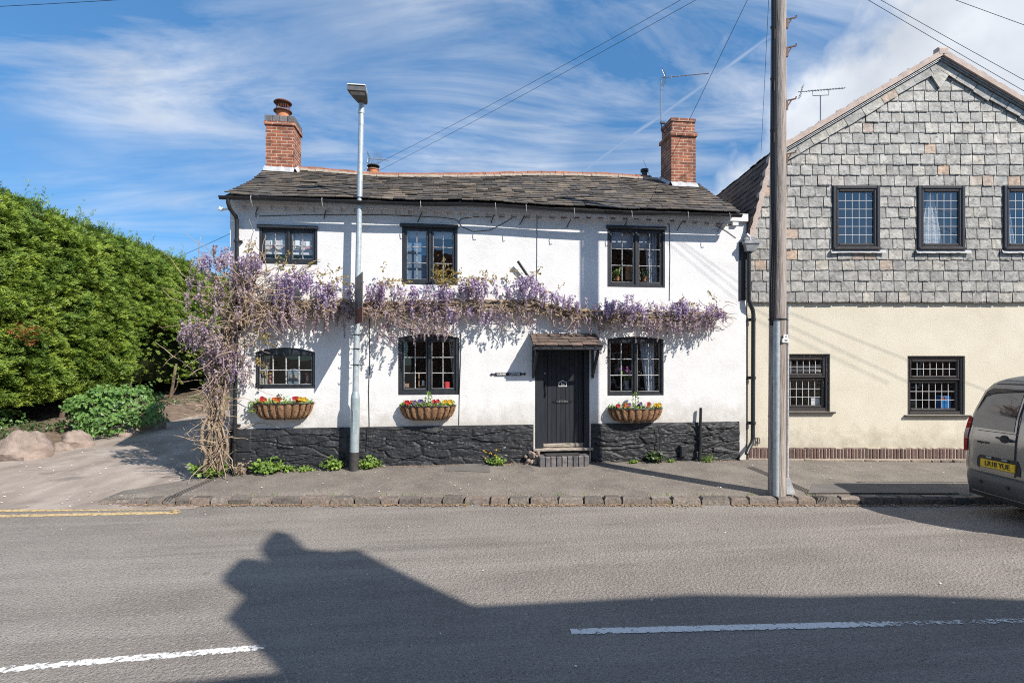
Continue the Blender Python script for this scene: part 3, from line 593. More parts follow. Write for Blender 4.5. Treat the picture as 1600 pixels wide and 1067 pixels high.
# plinth of painted rubble: relief from irregular stone cells
def cell(px, pz):
    p = Vector((px * 1.55 + 0.3 * noise.noise(Vector((px * 1.5, pz * 3, 2))), pz * 7.2 + 0.3 * noise.noise(Vector((px * 2.2, pz * 2, 9))), 0.0))
    d, pts = noise.voronoi(p, distance_metric='DISTANCE', exponent=2.5)
    return d[1] - d[0], noise.cell(pts[0] * 7.3)
def plinth(x0, x1, ztop, flat_to=None):
    b = MB(); nx = int((x1 - x0) / 0.016); nz = 64; vs = []
    for j in range(nz + 1):
        z = -0.25 + (ztop + 0.25) * j / nz
        for i in range(nx + 1):
            x = x0 + (x1 - x0) * i / nx
            e, c = cell(x, z); k = min(1, e / 0.09); k = k * k * (3 - 2 * k)
            out = 0.024 + 0.022 * k * (0.4 + 1.2 * (c % 1.0)) + 0.011 * noise.fractal(Vector((x * 6, z * 11, 1)), 0.7, 2, 4) + 0.012 * abs(noise.noise(Vector((x * 9 + 3, z * 26, 2)))) + 0.006 * noise.noise(Vector((x * 31, z * 37, 5)))
            if flat_to and x < flat_to: out = 0.055 + 0.006 * noise.noise(Vector((x * 5, z * 5, 1))) - (0.02 if abs(z - 0.38) < 0.014 else 0)
            tp = (ztop - z) / 0.10
            if tp < 1: out = out * (0.35 + 0.65 * max(0, tp)) + 0.012 * (1 - max(0, tp))
            if i in (0, nx): out = 0.0
            zz = z + 0.012 * noise.noise(Vector((x * 3, 0, 4))) * (1 if j == nz else 0)
            vs.append((x, -max(out, 0.004), zz))
    b.add(vs, [(j * (nx + 1) + i, j * (nx + 1) + i + 1, (j + 1) * (nx + 1) + i + 1, (j + 1) * (nx + 1) + i) for j in range(nz) for i in range(nx)])
    t = nz * (nx + 1)
    b.add([(x0, -0.01, ztop), (x1, -0.01, ztop), (x1, 0, ztop + 0.005), (x0, 0, ztop + 0.005)], [(0, 1, 2, 3)])
    return b.build('plinth', M['plinth'], cottage, smooth=26)
plinth(CX0 - 0.01, DOOR[0] - 0.03, PZ, flat_to=CX0 + 0.36); plinth(DOOR[1] + 0.03, CX1 - 0.15, 0.795)
# dark rooms behind the windows
def room(r, m, d=1.4, mx=0.35):
    b = MB(); x0, x1, z0, z1 = r[0] - mx, r[1] + mx, r[2] - 0.02, r[3] + 0.3; y0 = 0.121
    b.quad((x0, d, z0), (x1, d, z0), (x1, d, z1), (x0, d, z1)); b.quad((x0, y0, z0), (x1, y0, z0), (x1, d, z0), (x0, d, z0)); b.quad((x0, y0, z1), (x0, d, z1), (x1, d, z1), (x1, y0, z1))
    b.quad((x0, y0, z0), (x0, d, z0), (x0, d, z1), (x0, y0, z1)); b.quad((x1, y0, z0), (x1, y0, z1), (x1, d, z1), (x1, d, z0))
    for a, c, e, g in ((x0, r[0], z0, z1), (r[1], x1, z0, z1), (r[0], r[1], r[3], z1)): b.quad((a, y0, e), (c, y0, e), (c, y0, g), (a, y0, g))
    return b.build('room', m, cottage)
room(R_['U1'], M['room_pale'], 0.9)
for k in ('U2', 'U3', 'L2', 'L3'): room(R_[k], M['room'])
room(R_['L1'], M['room_warm'], .8)
def window(key, casements, cols, rows, barm, glassm, arched=0.0, hood=False, fw=0.05, y=0.02, cw=0.042, open_first=False, label=None):
    x0, x1, z0, z1 = R_[key]; b = MB(); top = z1 - arched
    hd = 0.05 if not arched else 0.045
    b.cbox(x0, x0 + fw, y - 0.025, y + 0.07, z0, top, 0.006); b.cbox(x1 - fw, x1, y - 0.025, y + 0.07, z0, top, 0.006)
    b.cbox(x0 + fw, x1 - fw, y - 0.025, y + 0.07, z0, z0 + fw, 0.006)
    if arched:
        n = 14; P = [(x0 + (x1 - x0) * i / n, arch(x0 + (x1 - x0) * i / n, x0, x1, z1, arched) - 0.004) for i in range(n + 1)]
        b.prism(P + [(x1, top - hd), (x0, top - hd)], lambda a, c: (a, y + 0.07, c), lambda a, c: (a, y - 0.005, c))
        top -= hd; itop = top
    else:
        b.cbox(x0 + fw, x1 - fw, y - 0.025, y + 0.07, top - fw, top, 0.006); itop = top - fw
    if hood: b.cbox(x0 - 0.03, x1 + 0.012, y - 0.075, y - 0.026, z1 - 0.035, z1 + 0.028, 0.012)
    frame = b.build('window', M['black'], cottage, label=label)
    ix0, ix1, iz0 = x0 + fw, x1 - fw, z0 + fw; mull = 0.045; cwid = (ix1 - ix0 - mull * (casements - 1)) / casements
    for c in range(casements):
        a = ix0 + c * (cwid + mull); e = a + cwid
        if c: 
            m_ = MB(); m_.cbox(a - mull, a, y - 0.022, y + 0.07, iz0, itop, 0.006); m_.build('mullion', M['black'], frame)
        q = MB(); yy = y + 0.0
        q.cbox(a + .002, a + cw, yy, yy + 0.045, iz0, itop, 0.005); q.cbox(e - cw, e - .002, yy, yy + 0.045, iz0, itop, 0.005)
        q.cbox(a + cw, e - cw, yy, yy + 0.045, iz0, iz0 + cw + 0.012, 0.005); q.cbox(a + cw, e - cw, yy, yy + 0.045, itop - cw, itop, 0.005)
        cs = q.build('casement', M['black'], frame)
        g = MB(); ga, ge, gz0, gz1 = a + cw, e - cw, iz0 + cw + 0.012, itop - cw; bw = 0.017
        for i in range(1, cols): xx = ga + (ge - ga) * i / cols; g.cbox(xx - bw / 2, xx + bw / 2, yy + .008, yy + 0.038, gz0, gz1, 0.004)
        for j in range(1, rows):
            zz = gz0 + (gz1 - gz0) * j / rows
            for i in range(cols):
                xa = ga + (ge - ga) * i / cols + (bw / 2 if i else 0); xb = ga + (ge - ga) * (i + 1) / cols - (bw / 2 if i < cols - 1 else 0)
                g.cbox(xa, xb, yy + .009, yy + 0.037, zz - bw / 2, zz + bw / 2, 0.004)
        # putty edges
        e_ = 0.006; 
        g.box(ga, ga + e_, yy + .012, yy + .03, gz0, gz1); g.box(ge - e_, ge, yy + .012, yy + .03, gz0, gz1); g.box(ga + e_, ge - e_, yy + .012, yy + .03, gz0, gz0 + e_)
        g.build('glazing_bars', barm, cs)
        p = MB()
        for i in range(cols):                        # each old pane sits a little out of true
            for j in range(rows):
                xa, xb = ga + (ge - ga) * i / cols, ga + (ge - ga) * (i + 1) / cols; za, zb = gz0 + (gz1 - gz0) * j / rows, gz0 + (gz1 - gz0) * (j + 1) / rows
                t = [rnd.uniform(-.0025, .0025) for _ in range(4)]
                p.quad((xa, yy + .026 + t[0], za), (xb, yy + .026 + t[1], za), (xb, yy + .026 + t[2], zb), (xa, yy + .026 + t[0] + t[2] - t[1], zb))
        p.build('pane', glassm, cs)
    return frame
window('U1', 2, 2, 2, M['bar2'], M['glass'], hood=True); window('U2', 2, 2, 3, M['bar2'], M['glass_upper'], hood=True); window('U3', 2, 2, 3, M['bar2'], M['glass'], hood=True)
window('L1', 1, 4, 2, M['bar'], M['glass'], 0.085, fw=0.042, cw=0.022, y=0.03); window('L2', 2, 2, 3, M['bar'], M['glass'], 0.07, fw=0.075, y=0.04, cw=0.03); window('L3', 2, 2, 3, M['bar'], M['glass'], 0.05, fw=0.04, y=0.04, cw=0.03)

# door, frame, canopy
dx0, dx1, dz0, dz1 = DOOR
lx0, lx1, lz0, lz1 = rect(848, 545, 911, 698, 0.10)
mb = MB()
mb.cbox(dx0, lx0 - .003, 0.0, 0.16, dz0, dz1 + .02, 0.008); mb.cbox(lx1 + .003, dx1, 0.0, 0.16, dz0, dz1 + .02, 0.008); mb.cbox(lx0 - .002, lx1 + .002, 0.005, 0.16, dz1 - 0.03, dz1 + .02, 0.008)
mb.build('door_frame', M['door'], cottage)
mb = MB(); n = 9; pw = (lx1 - lx0) / n
for i in range(n): mb.cbox(lx0 + pw * i + .001, lx0 + pw * (i + 1) - .001, 0.09 + rnd.uniform(0, .002), 0.13, lz0, dz1 - 0.03, 0.006)
door = mb.build('door', M['door'], cottage)
mb = MB(); mb.cbox(lx0, lx1, 0.055, 0.09, lz0 + 0.005, lz0 + 0.075, 0.01); mb.build('weather_bar', M['bleached'], door)
mb = MB(); mb.cbox(dx0 - 0.05, dx1 + 0.06, -0.085, 0.13, lz0 - 0.055, lz0 - 0.004, 0.012); mb.build('sill', M['bleached'], cottage)
mb = MB(); mb.cbox(dx0 + .0, dx1 - .0, -0.012, 0.1, dz0 - .1, lz0 - 0.057, 0.01); mb.build('riser', M['door'], cottage)
# letter plate and number plate
c = onY(879, 627, 0.085)
mb = MB(); hw, hh = 0.135, 0.030
P = [(-hw - .075, 0), (-hw - .03, .02), (-hw - .03, .008), (-hw, .008), (-hw, hh), (hw, hh), (hw, .008), (hw + .03, .008), (hw + .03, .02), (hw + .075, 0), (hw + .03, -.02), (hw + .03, -.008), (hw, -.008), (hw, -hh), (-hw, -hh), (-hw, -.008), (-hw - .03, -.008), (-hw - .03, -.02)]
mb.prism(P, lambda a, e: (c.x + a, 0.089, c.z + e), lambda a, e: (c.x + a, 0.076, c.z + e))
lp = mb.build('letter_plate', M['iron'], door)
text_obj('lettering', 'LETTERS', 0.055, M['leadgrey'], lp, (c.x, 0.075, c.z), (PI / 2, 0, 0), 0.0015)
c = onY(879, 600, 0.085); w = 0.082
P = [(-w, -.05), (w, -.05), (w, .035), (w * .55, .05), (0, .078), (-w * .55, .05), (-w, .035)]
mb = MB(); mb.prism(P, lambda a, e: (c.x + a, 0.089, c.z + e), lambda a, e: (c.x + a, 0.078, c.z + e)); mb.mi = 1
mb.prism([(a * .82, e * .80 + .004) for a, e in P], lambda a, e: (c.x + a, 0.0781, c.z + e), lambda a, e: (c.x + a, 0.0755, c.z + e))
npl = mb.build('number_plate', [M['card'], M['iron']], door)
text_obj('numerals', '5c', 0.085, M['card'], npl, (c.x, 0.0745, c.z - .002), (PI / 2, 0, 0), 0.0015)
mb = MB(); c = onY(852, 610, 0.08); mb.tube([(c.x, .085, c.z + .13), (c.x, .05, c.z + .10), (c.x, .045, c.z), (c.x, .05, c.z - .08), (c.x, .085, c.z - .11)], [.012, .01, .009, .01, .012], 8); mb.cbox(c.x - .014, c.x + .014, .08, .09, c.z - .14, c.z + .17, .003)
mb.build('handle', M['iron'], door, smooth=True)
mb = MB(); c = onY(851, 583, 0.085); mb.lathe([(0, -.012), (.02, -.012), (.024, 0), (0, 0)], (c.x, .089, c.z), 14, 'y'); mb.build('lock', M['leadgrey'], door, smooth=True)
mb = MB(); c = onY(879, 578, 0.085); mb.tube([(c.x, .08, c.z + .06), (c.x - .02, .06, c.z + .02), (c.x - .012, .055, c.z - .05), (c.x + .012, .055, c.z - .05), (c.x + .02, .06, c.z + .02), (c.x, .08, c.z + .06)], .006, 6); mb.build('knocker', M['iron'], door, smooth=True)

def courses(mb, P, nrm, smax, tmax, rows, width, thick=0.014, jitter=0.012, ex=1.25, wobble=0.008, keep=None, split=None, row_t=None, smin=0.0, edge=None, gap=0.013, vary=0.3):
    """overlapping slates; P(s,t) maps to 3-D, rows from t=0 upwards"""
    ts = row_t or [tmax * i / rows for i in range(rows + 1)]
    for r in range(len(ts) - 1):
        t0, t1 = ts[r], ts[r + 1]; dt = t1 - t0
        s = smin - (rnd.uniform(0, width) if vary > .15 else width * (.5 * (r % 2) + rnd.uniform(.0, .25)))
        while s < smax:
            w = width * rnd.uniform(1 - vary, 1 + vary); a, c = max(s, smin), min(s + w, smax); s += w
            if c - a < 0.15 * width: continue
            segs = split(a, c, t0, t1) if split else [(a, c)]
            for a2, c2 in segs:
                if keep and not keep((a2 + c2) / 2, (t0 + t1) / 2): continue
                if c2 - a2 < 0.12 * width: continue
                tt = min(t0 + dt * ex, tmax); h = 0.5 * thick + rnd.uniform(0.5, 1.2) * thick + rnd.random() ** 4 * thick; j = lambda k=jitter: rnd.uniform(-k, k)
                g = gap * width; cut = rnd.uniform(0.0, 0.07) * width; tj = 0.06 * dt
                bl, br = P(a2 + g, t0 + j()), P(c2 - g, t0 + j())
                bl2, br2 = P(a2 + g, t0 + tj * rnd.uniform(.6, 2.2)), P(c2 - g, t0 + tj * rnd.uniform(.6, 2.2))
                tl, tr = P(a2 + g, tt), P(c2 - g, tt)
                jj = j(); ba, bb = P(a2 + g + cut, t0 + jj + j(tj * .4)), P(c2 - g - cut, t0 + jj + j(tj * .4))
                n = nrm
                top = [bl2 + n * h, ba + n * (h + j(.004)), bb + n * (h + j(.004)), br2 + n * h, tr + n * wobble * .5, tl + n * wobble * .5]
                low = [v - n * thick for v in top[:4]] + [v - n * thick * .3 for v in top[4:]]
                n_ = len(mb.m); mb.add(top + low, [(0, 3, 4, 5), (0, 1, 2, 3), (1, 0, 6, 7), (2, 1, 7, 8), (3, 2, 8, 9), (0, 5, 11, 6), (4, 3, 9, 10)])
                if edge is not None: mb.m[n_ + 1] = edge

# main roof: an old sagging surface of small slates
EY, RY = -0.30, 2.62
def ridge_z(x): return lerp_tab(x, [(-4, 6.46), (-3.0, 6.44), (-1.6, 6.37), (0.5, 6.46), (2.2, 6.58), (4, 6.62), (6.6, 6.55)])
def eave_z(x): return 4.985 + 0.02 * math.sin(x * 0.9 + 1) + lerp_tab(x, [(-4, 0.0), (2, 0.0), (6.2, 0.01)])
def roof_pt(s, t):                              # s along the eaves 0..10.2, t up the slope 0..1
    x0 = -3.85 - 0.17 * t; x1 = 5.82 + 0.50 * t; x = x0 + (x1 - x0) * s
    z = eave_z(x) + (ridge_z(x) - eave_z(x)) * t - 0.07 * math.sin(PI * t) * (0.6 + 0.4 * math.sin(x * .8)) + 0.03 * noise.noise(Vector((x * 0.8, t * 3, 0)))
    return Vector((x, EY + (RY - EY) * t, z))
RN = Vector((0, -0.47, 0.88)).normalized()
mb = MB()
rt = [0]; 
while rt[-1] < 0.985: rt.append(rt[-1] + 0.078 - 0.034 * rt[-1])
rt[-1] = 1.0
courses(mb, roof_pt, RN, 1.0, 1.0, 0, 0.026, thick=0.017, jitter=0.0045, ex=1.5, wobble=0.004, row_t=rt)
for v in mb.v: pass
roof = mb.build('roof', M['slate'], cottage)
mb = MB(); NS = 40
vs = [roof_pt(i / NS, j / 8) - RN * 0.035 for j in range(9) for i in range(NS + 1)]
mb.add(vs, [(j * (NS + 1) + i, j * (NS + 1) + i + 1, (j + 1) * (NS + 1) + i + 1, (j + 1) * (NS + 1) + i) for j in range(8) for i in range(NS)])
mb.add([(-3.85, EY, 4.94), (5.8, EY, 4.94), (6.3, RY, 6.45), (-4.0, RY, 6.35), (-4.0, 5.6, 4.9), (6.5, 5.6, 4.9)], [(3, 2, 5, 4)])
mb.build('roof_underlay', M['under'], roof)
mb = MB(); x = -3.45; tl = 0.34
while x < 5.1:
    a, c = x, min(x + tl, 5.12); za, zc = ridge_z(a) + .01, ridge_z(c) + .01; dzz = rnd.uniform(-.008, .008)
    vs = []
    for xx, zz in ((a + .006, za), (c - .006, zc)):
        for k in range(9): an = PI * k / 8; vs.append((xx, RY - math.cos(an) * 0.13, zz + math.sin(an) * 0.105 - 0.035 + dzz))
    mb.add(vs, [(k, k + 1, k + 10, k + 9) for k in range(8)] + [tuple(range(8, -1, -1)), tuple(range(9, 18))]); x += tl
mb.build('ridge_tiles', M['ridge'], roof, smooth=35)
mb = MB(); x = -3.45
while x < 5.1:
    r = 0.045 + 0.02 * noise.noise(Vector((x * 4, 0, 0))); z = ridge_z(x) - 0.03
    mb.box(x, x + 0.17, RY - 0.15 + rnd.uniform(-.02, .01), RY - 0.10, z - 0.03, z + r * .5); x += 0.171
mb.build('ridge_bedding', M['ridge_mortar'], roof)
# rear wing roof seen beyond the right chimney
mb = MB(); mb.box(5.2, 7.6, 4.3, 4.45, 4.5, 6.80); mb.mi = 1; mb.box(5.2, 7.6, 4.24, 4.5, 6.802, 6.88)
mb.build('rear_roof', [M['slate'], M['ridge_mortar']], cottage)

# chimneys
def chimney(x0, x1, y0, y1, zb, zt, cap_z, over, cap2, flashing_pts, soldier=True):
    b = MB(); b.box(x0, x1, y0, y1, zb, cap_z); ch = b.build('chimney', M['brick'], roof)
    b = MB(); o = over
    if soldier:
        b.box(x0 - o, x1 + o, y0 - o, y1 + o, cap_z + .001, cap_z + 0.075)
        cp = b.build('oversail', M['brick'], ch)
        b = MB(); nxs = 4
        for i in range(nxs): w = (x1 - x0 + 2 * o - .02) / nxs; b.cbox(x0 - o + .01 + i * w + .004, x0 - o + .01 + (i + 1) * w - .004, y0 - o + .012, y1 + o - .012, cap_z + .077, zt, 0.008)
        b.build('coping', M['bluebrick'], ch)
    else:
        b.box(x0 - o, x1 + o, y0 - o, y1 + o, cap_z + .001, cap_z + 0.085); b.box(x0 - o * .3, x1 + o * .3, y0 - o * .3, y1 + o * .3, cap_z + .087, cap_z + 0.11)
        b.box(x0 + .015, x1 - .015, y0 + .015, y1 - .015, cap_z + .112, zt - .075); b.box(x0 - .005, x1 + .005, y0 - .005, y1 + .005, zt - .074, zt)
        b.build('oversail', M['brick'], ch)
    b = MB()
    n = 14; fr = []
    for i in range(n + 1): t = i / n; x = x0 - .025 + (x1 - x0 + .05) * t; fr.append((x, flashing_pts(x, y0) ))
    for i in range(n):
        a, c = fr[i], fr[i + 1]; ha, hc = [0.13 + 0.02 * noise.noise(Vector((q[0] * 9, 0, 0))) for q in (a, c)]
        b.add([(a[0], y0 - .13, a[1] - .01), (c[0], y0 - .13, c[1] - .01), (c[0], y0 - .022, c[1] + hc), (a[0], y0 - .022, a[1] + ha), (a[0], y0 - .004, a[1] + ha), (c[0], y0 - .004, c[1] + hc)], [(0, 1, 2, 3), (3, 2, 5, 4)])
    for xs, sg in ((x0, -1), (x1, 1)):
        for i in range(6):
            ya, yc = y0 + (y1 - y0) * i / 6, y0 + (y1 - y0) * (i + 1) / 6; za, zc = flashing_pts(xs, ya), flashing_pts(xs, yc)
            b.add([(xs + sg * .10, ya, za), (xs + sg * .10, yc, zc), (xs + sg * .02, yc, zc + .13), (xs + sg * .02, ya, za + .13)], [(0, 1, 2, 3) if sg > 0 else (3, 2, 1, 0)])
    b.build('flashing', M['lead'], ch, smooth='all')
    return ch
def roof_z(x, y): 
    t = min(1, max(0, (y - EY) / (RY - EY))); return eave_z(x) + (ridge_z(x) - eave_z(x)) * t - 0.02
Y1 = 2.25
a1, a2 = onY(415, 220, Y1).x, onY(459, 220, Y1).x
lch = chimney(a1, a2, Y1, Y1 + 0.62, 6.0, onY(437, 181, Y1).z, onY(437, 196, Y1).z, 0.03, None, lambda x, y: roof_z(x, y) - .01)
pc = ((a1 + a2) / 2 - 0.02, Y1 + 0.3, onY(437, 181, Y1).z)
mb = MB(); z = pc[2]; mb.lathe([(.145, -.02), (.145, .03), (.135, .06), (.135, .17), (.15, .175), (.15, .21), (.10, .21), (.10, .1)], pc, 20)
pot = mb.build('chimney_pot', M['terracotta'], lch, smooth=True)
mb = MB(); mb.lathe([(.155, .20), (.20, .215), (.20, .23), (.155, .245)], pc, 20); mb.lathe([(.145, .42), (.19, .405), (.20, .42), (.17, .45), (.06, .475), (.0, .478)], pc, 20)
for k in range(22): an = 2 * PI * k / 22; mb.tube([(pc[0] + .14 * math.cos(an), pc[1] + .14 * math.sin(an), z + .24), (pc[0] + .14 * math.cos(an), pc[1] + .14 * math.sin(an), z + .42)], .0055, 5)
mb.build('cowl', M['rust'], pot, smooth=True)
Y2 = 1.95
b1, b2 = onY(1049, 240, Y2).x, onY(1087, 240, Y2).x
rch = chimney(b1, b2, Y2, Y2 + 0.62, 5.9, onY(1068, 185, Y2).z, onY(1068, 213, Y2).z, 0.035, None, lambda x, y: roof_z(x, y) - .01, False)
# aerials
def yagi(name, p, boom_dir, length, nel, el, mast, m, parent, reflector=True, lift=0.0, **kw):
    b = MB(); p = Vector(p); d = Vector(boom_dir).normalized(); e = Vector((0, 0, 1)).cross(d).normalized() * el
    ev = (e * 0.55 + Vector((0, 0, el * 0.5)))
    b.tube([p + Vector((0, 0, -mast)), p], .014, 6); q = p + Vector((0, 0, lift))
    b.tube([q, q + d * length], .010, 6)
    for i in range(nel): c = q + d * (length * (0.30 + 0.7 * i / (nel - 1))); b.tube([c - ev * .28, c + ev * .28], .006, 5)
    c = q + d * length * .22; b.tube([c - ev * .5, c + ev * .5], .008, 5)
    if reflector:
        for s in (1, -1):
            for k in range(3): c = q + d * (length * .10 - .03 * k) + Vector((0, 0, s * (.05 + .06 * k))) ; b.tube([c - e * .45, c + e * .45], .006, 5)
            b.tube([q + d * .1, q + d * .02 + Vector((0, 0, s * .2))], .006, 5)
    return b.build(name, m, parent, **kw)
c = onY(1033, 122, Y2 + .35); r_dir = onY(1108, 115, Y2 - 0.2) - c
yagi('aerial', c, r_dir, r_dir.length, 9, 0.34, 1.15, M['alu'], rch)
mb = MB(); mb.tube([c + Vector((0, 0, -1.0)), c + Vector((.02, 0, -1.3)), c + Vector((.10, 0.0, -1.35))], .012, 6); mb.box(c.x - .02, c.x + .1, c.y - .03, c.y + .03, c.z - 1.12, c.z - 1.08); mb.build('aerial_bracket', M['iron'], rch)
# rear stack: only its pot and aerial clear the ridge
rp = onY(583, 268, 6.0)
mb = MB(); mb.box(rp.x - .25, rp.x + .25, 5.8, 6.3, 4.0, rp.z - .08); rst = mb.build('chimney', M['brick'], cottage)
mb = MB(); mb.lathe([(.15, -.1), (.15, .04), (.17, .05), (.17, .07), (.1, .07)], (rp.x, 6.05, rp.z), 16); pot = mb.build('chimney_pot', M['terracotta'], rst, smooth=True)
mb = MB(); mb.lathe([(.17, .071), (.17, .085), (.1, .085)], (rp.x, 6.05, rp.z), 16); mb.lathe([(.17, .17), (.19, .165), (.16, .20), (0, .215)], (rp.x, 6.05, rp.z), 16)
for k in range(14): an = 2 * PI * k / 14; mb.tube([(rp.x + .14 * math.cos(an), 6.05 + .14 * math.sin(an), rp.z + .08), (rp.x + .14 * math.cos(an), 6.05 + .14 * math.sin(an), rp.z + .17)], .006, 5)
mb.build('cowl', M['bitumen'], pot, smooth=True)
c = onY(574, 248, 6.2); yagi('aerial', c, (0.98, .1, 0), .62, 8, 0.3, .9, M['alu'], rst)
ap = onY(589, 252, 6.3); mb = MB()
for k in range(7): t = k / 6; mb.tube([ap + Vector((-.17 + .12 * t, 0, -.05 + .36 * t)), ap + Vector((.0 + .17 * t, .12, -.16 + .30 * t))], .006, 5)
mb.tube([ap + Vector((-.1, .05, -.3)), ap + Vector((.12, .05, .30))], .008, 5); mb.tube([ap + Vector((-.17, 0, -.05)), ap + Vector((-.05, 0, .31))], .006, 5); mb.build('grid_aerial', M['alu'], rst)
vp = onY(1007, 270, RY + .1); mb = MB(); mb.lathe([(.07, -.2), (.07, .02), (.10, .02), (.10, .045), (.085, .05), (.10, .055), (.10, .08), (.0, .09)], vp, 16); mb.build('roof_vent', M['iron'], roof, smooth=True)

# gutter, stays, downpipe
GY = EY - 0.03
def gut_z(x): return eave_z(x) - 0.062 + 0.012 * math.sin(x * 1.7) - 0.01 * math.sin(x * .55)
mb = MB(); xs = [-3.91 + i * 9.73 / 60 for i in range(61)]; prof = [(0.055 * math.cos(a), -0.055 * math.sin(a)) for a in [PI * k / 8 for k in range(9)]]
vs = []
for x in xs:
    for (yy, zz) in prof + [(yy * .86, zz * .86) for yy, zz in reversed(prof)]: vs.append((x, GY + yy, gut_z(x) + zz))
n = 18; mb.add(vs, [(i * n + k, i * n + (k + 1) % n, (i + 1) * n + (k + 1) % n, (i + 1) * n + k) for i in range(60) for k in range(n)] + [tuple(range(n)), tuple(range(60 * n, 61 * n))])
mb.build('gutter', M['iron'], cottage, smooth=50)
for px in (392, 503, 657, 774, 822, 897, 987, 1075, 1140):
    x = onY(px, 330, GY - .06).x; z = gut_z(x); mb = MB(); j = rnd.uniform(-.02, .02)
    mb.tube([(x, GY - .057, z + .015), (x, GY - .075, z - .03), (x + .008, GY - .07, z - .11), (x + .004 + j, GY - .02, z - .16)], .007, 5); mb.build('gutter_tie', M['cable_grey'], cottage)
    mb = MB(); mb.tube([(x + .01, -.09, z - .12), (x - .03, -.05, z - .20), (x - .055 + j, -.012, z - .27)], [.010, .010, .008], 5); mb.build('rafter_spike', M['iron'], cottage)
dxp = onY(371, 450, -.07).x; mb = MB()
mb.tube([(dxp - .06, GY, gut_z(dxp) - .04), (dxp - .06, GY, gut_z(dxp) - .11), (dxp - .045, GY + .04, gut_z(dxp) - .2), (dxp - .01, -.12, gut_z(dxp) - .29), (dxp, -.095, gut_z(dxp) - .36), (dxp, -.095, 3.2)], .034, 10)
pz = onY(366, 740, -.09)
mb.tube([(dxp, -.095, 3.2), (pz.x, -.095, 0.0)], .034, 10)
for z in (4.2, 2.6, .88): x = pz.x + (dxp - pz.x) * min(1, z / 3.2); mb.tube([(x, -.095, z - .03), (x, -.095, z + .03)], .043, 10); mb.box(x - .07, x + .07, -.06, -.002, z - .015, z + .015)
mb.build('downpipe', M['iron'], cottage, smooth=50)
# small fittings on the wall
mb = MB(); c = onY(348, 328, .3); mb.tube([c + Vector((.25, 0, -.02)), c + Vector((.08, 0, .02)), c], .02, 6); mb.tube([c, c + Vector((-.06, -.03, .02))], .035, 8); mb.build('floodlight', M['white'], cottage, smooth=True)
mb = MB(); mb.tube([onY(809, 408, -.10), onY(832, 442, -.06)], .028, 8); mb.build('strut', M['iron'], cottage, smooth=True)
mb = MB(); a = onY(1095, 637, -.08); e = onY(1093, 718, -.12); mb.tube([a, a.lerp(e, .45), a.lerp(e, .7) + Vector((.012, 0, 0)), e], [.028, .03, .036, .036], 10); mb.build('vent_pipe', M['iron'], cottage, smooth=True)
mb = MB(); a = onY(1068, 706, -.10); mb.cbox(a.x - .07, a.x + .05, -.13, -.04, a.z - .1, a.z + .13, .02); mb.build('cable_box', M['plinth'], cottage)
def wall_cable(pts, r=.006, m='cable', y=-.008, name='cable'):
    mb = MB(); P = [onY(px, py, y if len(q) == 0 else q[0]) for px, py, *q in pts]
    mb.tube(P, r, 5); return mb.build(name, M[m], cottage)
wall_cable([(577, 498), (578, 560), (576, 610), (577, 664), (577, 664, -.09), (576, 700, -.11)], .007); wall_cable([(720, 520), (720, 560), (718, 610), (717, 664)], .006)
wall_cable([(839, 342), (839, 400), (838, 445)], .005); wall_cable([(1046, 352), (1047, 400), (1046, 470)], .005)
wall_cable([(405, 338), (480, 336), (600, 336), (690, 340), (712, 343), (718, 348), (722, 355), (740, 362), (765, 360), (785, 350), (800, 341)], .006); wall_cable([(718, 346), (720, 342), (740, 339), (860, 340), (1000, 342), (1040, 346), (1046, 352)], .006)
wall_cable([(1046, 345), (1100, 349), (1152, 352)], .006); wall_cable([(1118, 352), (1135, 361), (1150, 372)], .005)
wall_cable([(1028, 665, -.10), (1031, 680, -.115), (1031, 712, -.12)], .008); wall_cable([(1040, 340), (1034, 320, -.3), (1005, 250, 1.9)], .004)
# name plate
c0, c1 = onY(766, 584, -.02), onY(822, 585, -.02); cc = (c0 + c1) / 2; hw = (c1.x - c0.x) / 2 - .08; hh = .028
P = [(-hw - .08, 0), (-hw - .04, .03), (-hw - .042, .009), (-hw, .009), (-hw + .02, hh), (hw - .02, hh), (hw, .009), (hw + .042, .009), (hw + .04, .03), (hw + .08, 0), (hw + .04, -.03), (hw + .042, -.009), (hw, -.009), (hw - .02, -hh), (-hw + .02, -hh), (-hw, -.009), (-hw - .042, -.009), (-hw - .04, -.03)]
mb = MB(); mb.prism(P, lambda a, e: (cc.x + a, -.003, cc.z + e), lambda a, e: (cc.x + a, -.02, cc.z + e)); pl = mb.build('name_plate', M['iron'], cottage)
[text_obj('lettering', w_, .050, M['card'], pl, (cc.x + x_, -.0215, cc.z), (PI / 2, 0, 0), .0015, 1.02, .86, .0012) for w_, x_ in (('CORNER', -hw * .50), ('COTTAGE', hw * .46))]
# door canopy
k0 = onY(833, 540, -.50); k1 = onY(943, 541, -.50); kt = onY(838, 521, -.02).z; kz = k0.z
cx0, cx1 = k0.x, k1.x
mb = MB(); CP = lambda s, t: Vector((cx0 + .01 + (cx1 - cx0 - .02) * s, -.50 + .48 * t, kz + (kt - kz) * t))
cn = Vector((0, -(kt - kz), .48)).normalized()
courses(mb, CP, cn, 1, 1, 4, 0.17, thick=.014, jitter=.012, ex=1.4)
can = mb.build('canopy', M['tile'], cottage)
mb = MB(); mb.M = None
a, e = CP(0, 0), CP(1, 1)
mb.add([CP(0, 0) - cn * .03, CP(1, 0) - cn * .03, CP(1, 1) - cn * .03, CP(0, 1) - cn * .03, CP(0, 0) - cn * .012, CP(1, 0) - cn * .012, CP(1, 1) - cn * .012, CP(0, 1) - cn * .012],
       [(0, 3, 2, 1), (4, 5, 6, 7), (0, 1, 5, 4), (1, 2, 6, 5), (3, 0, 4, 7)])
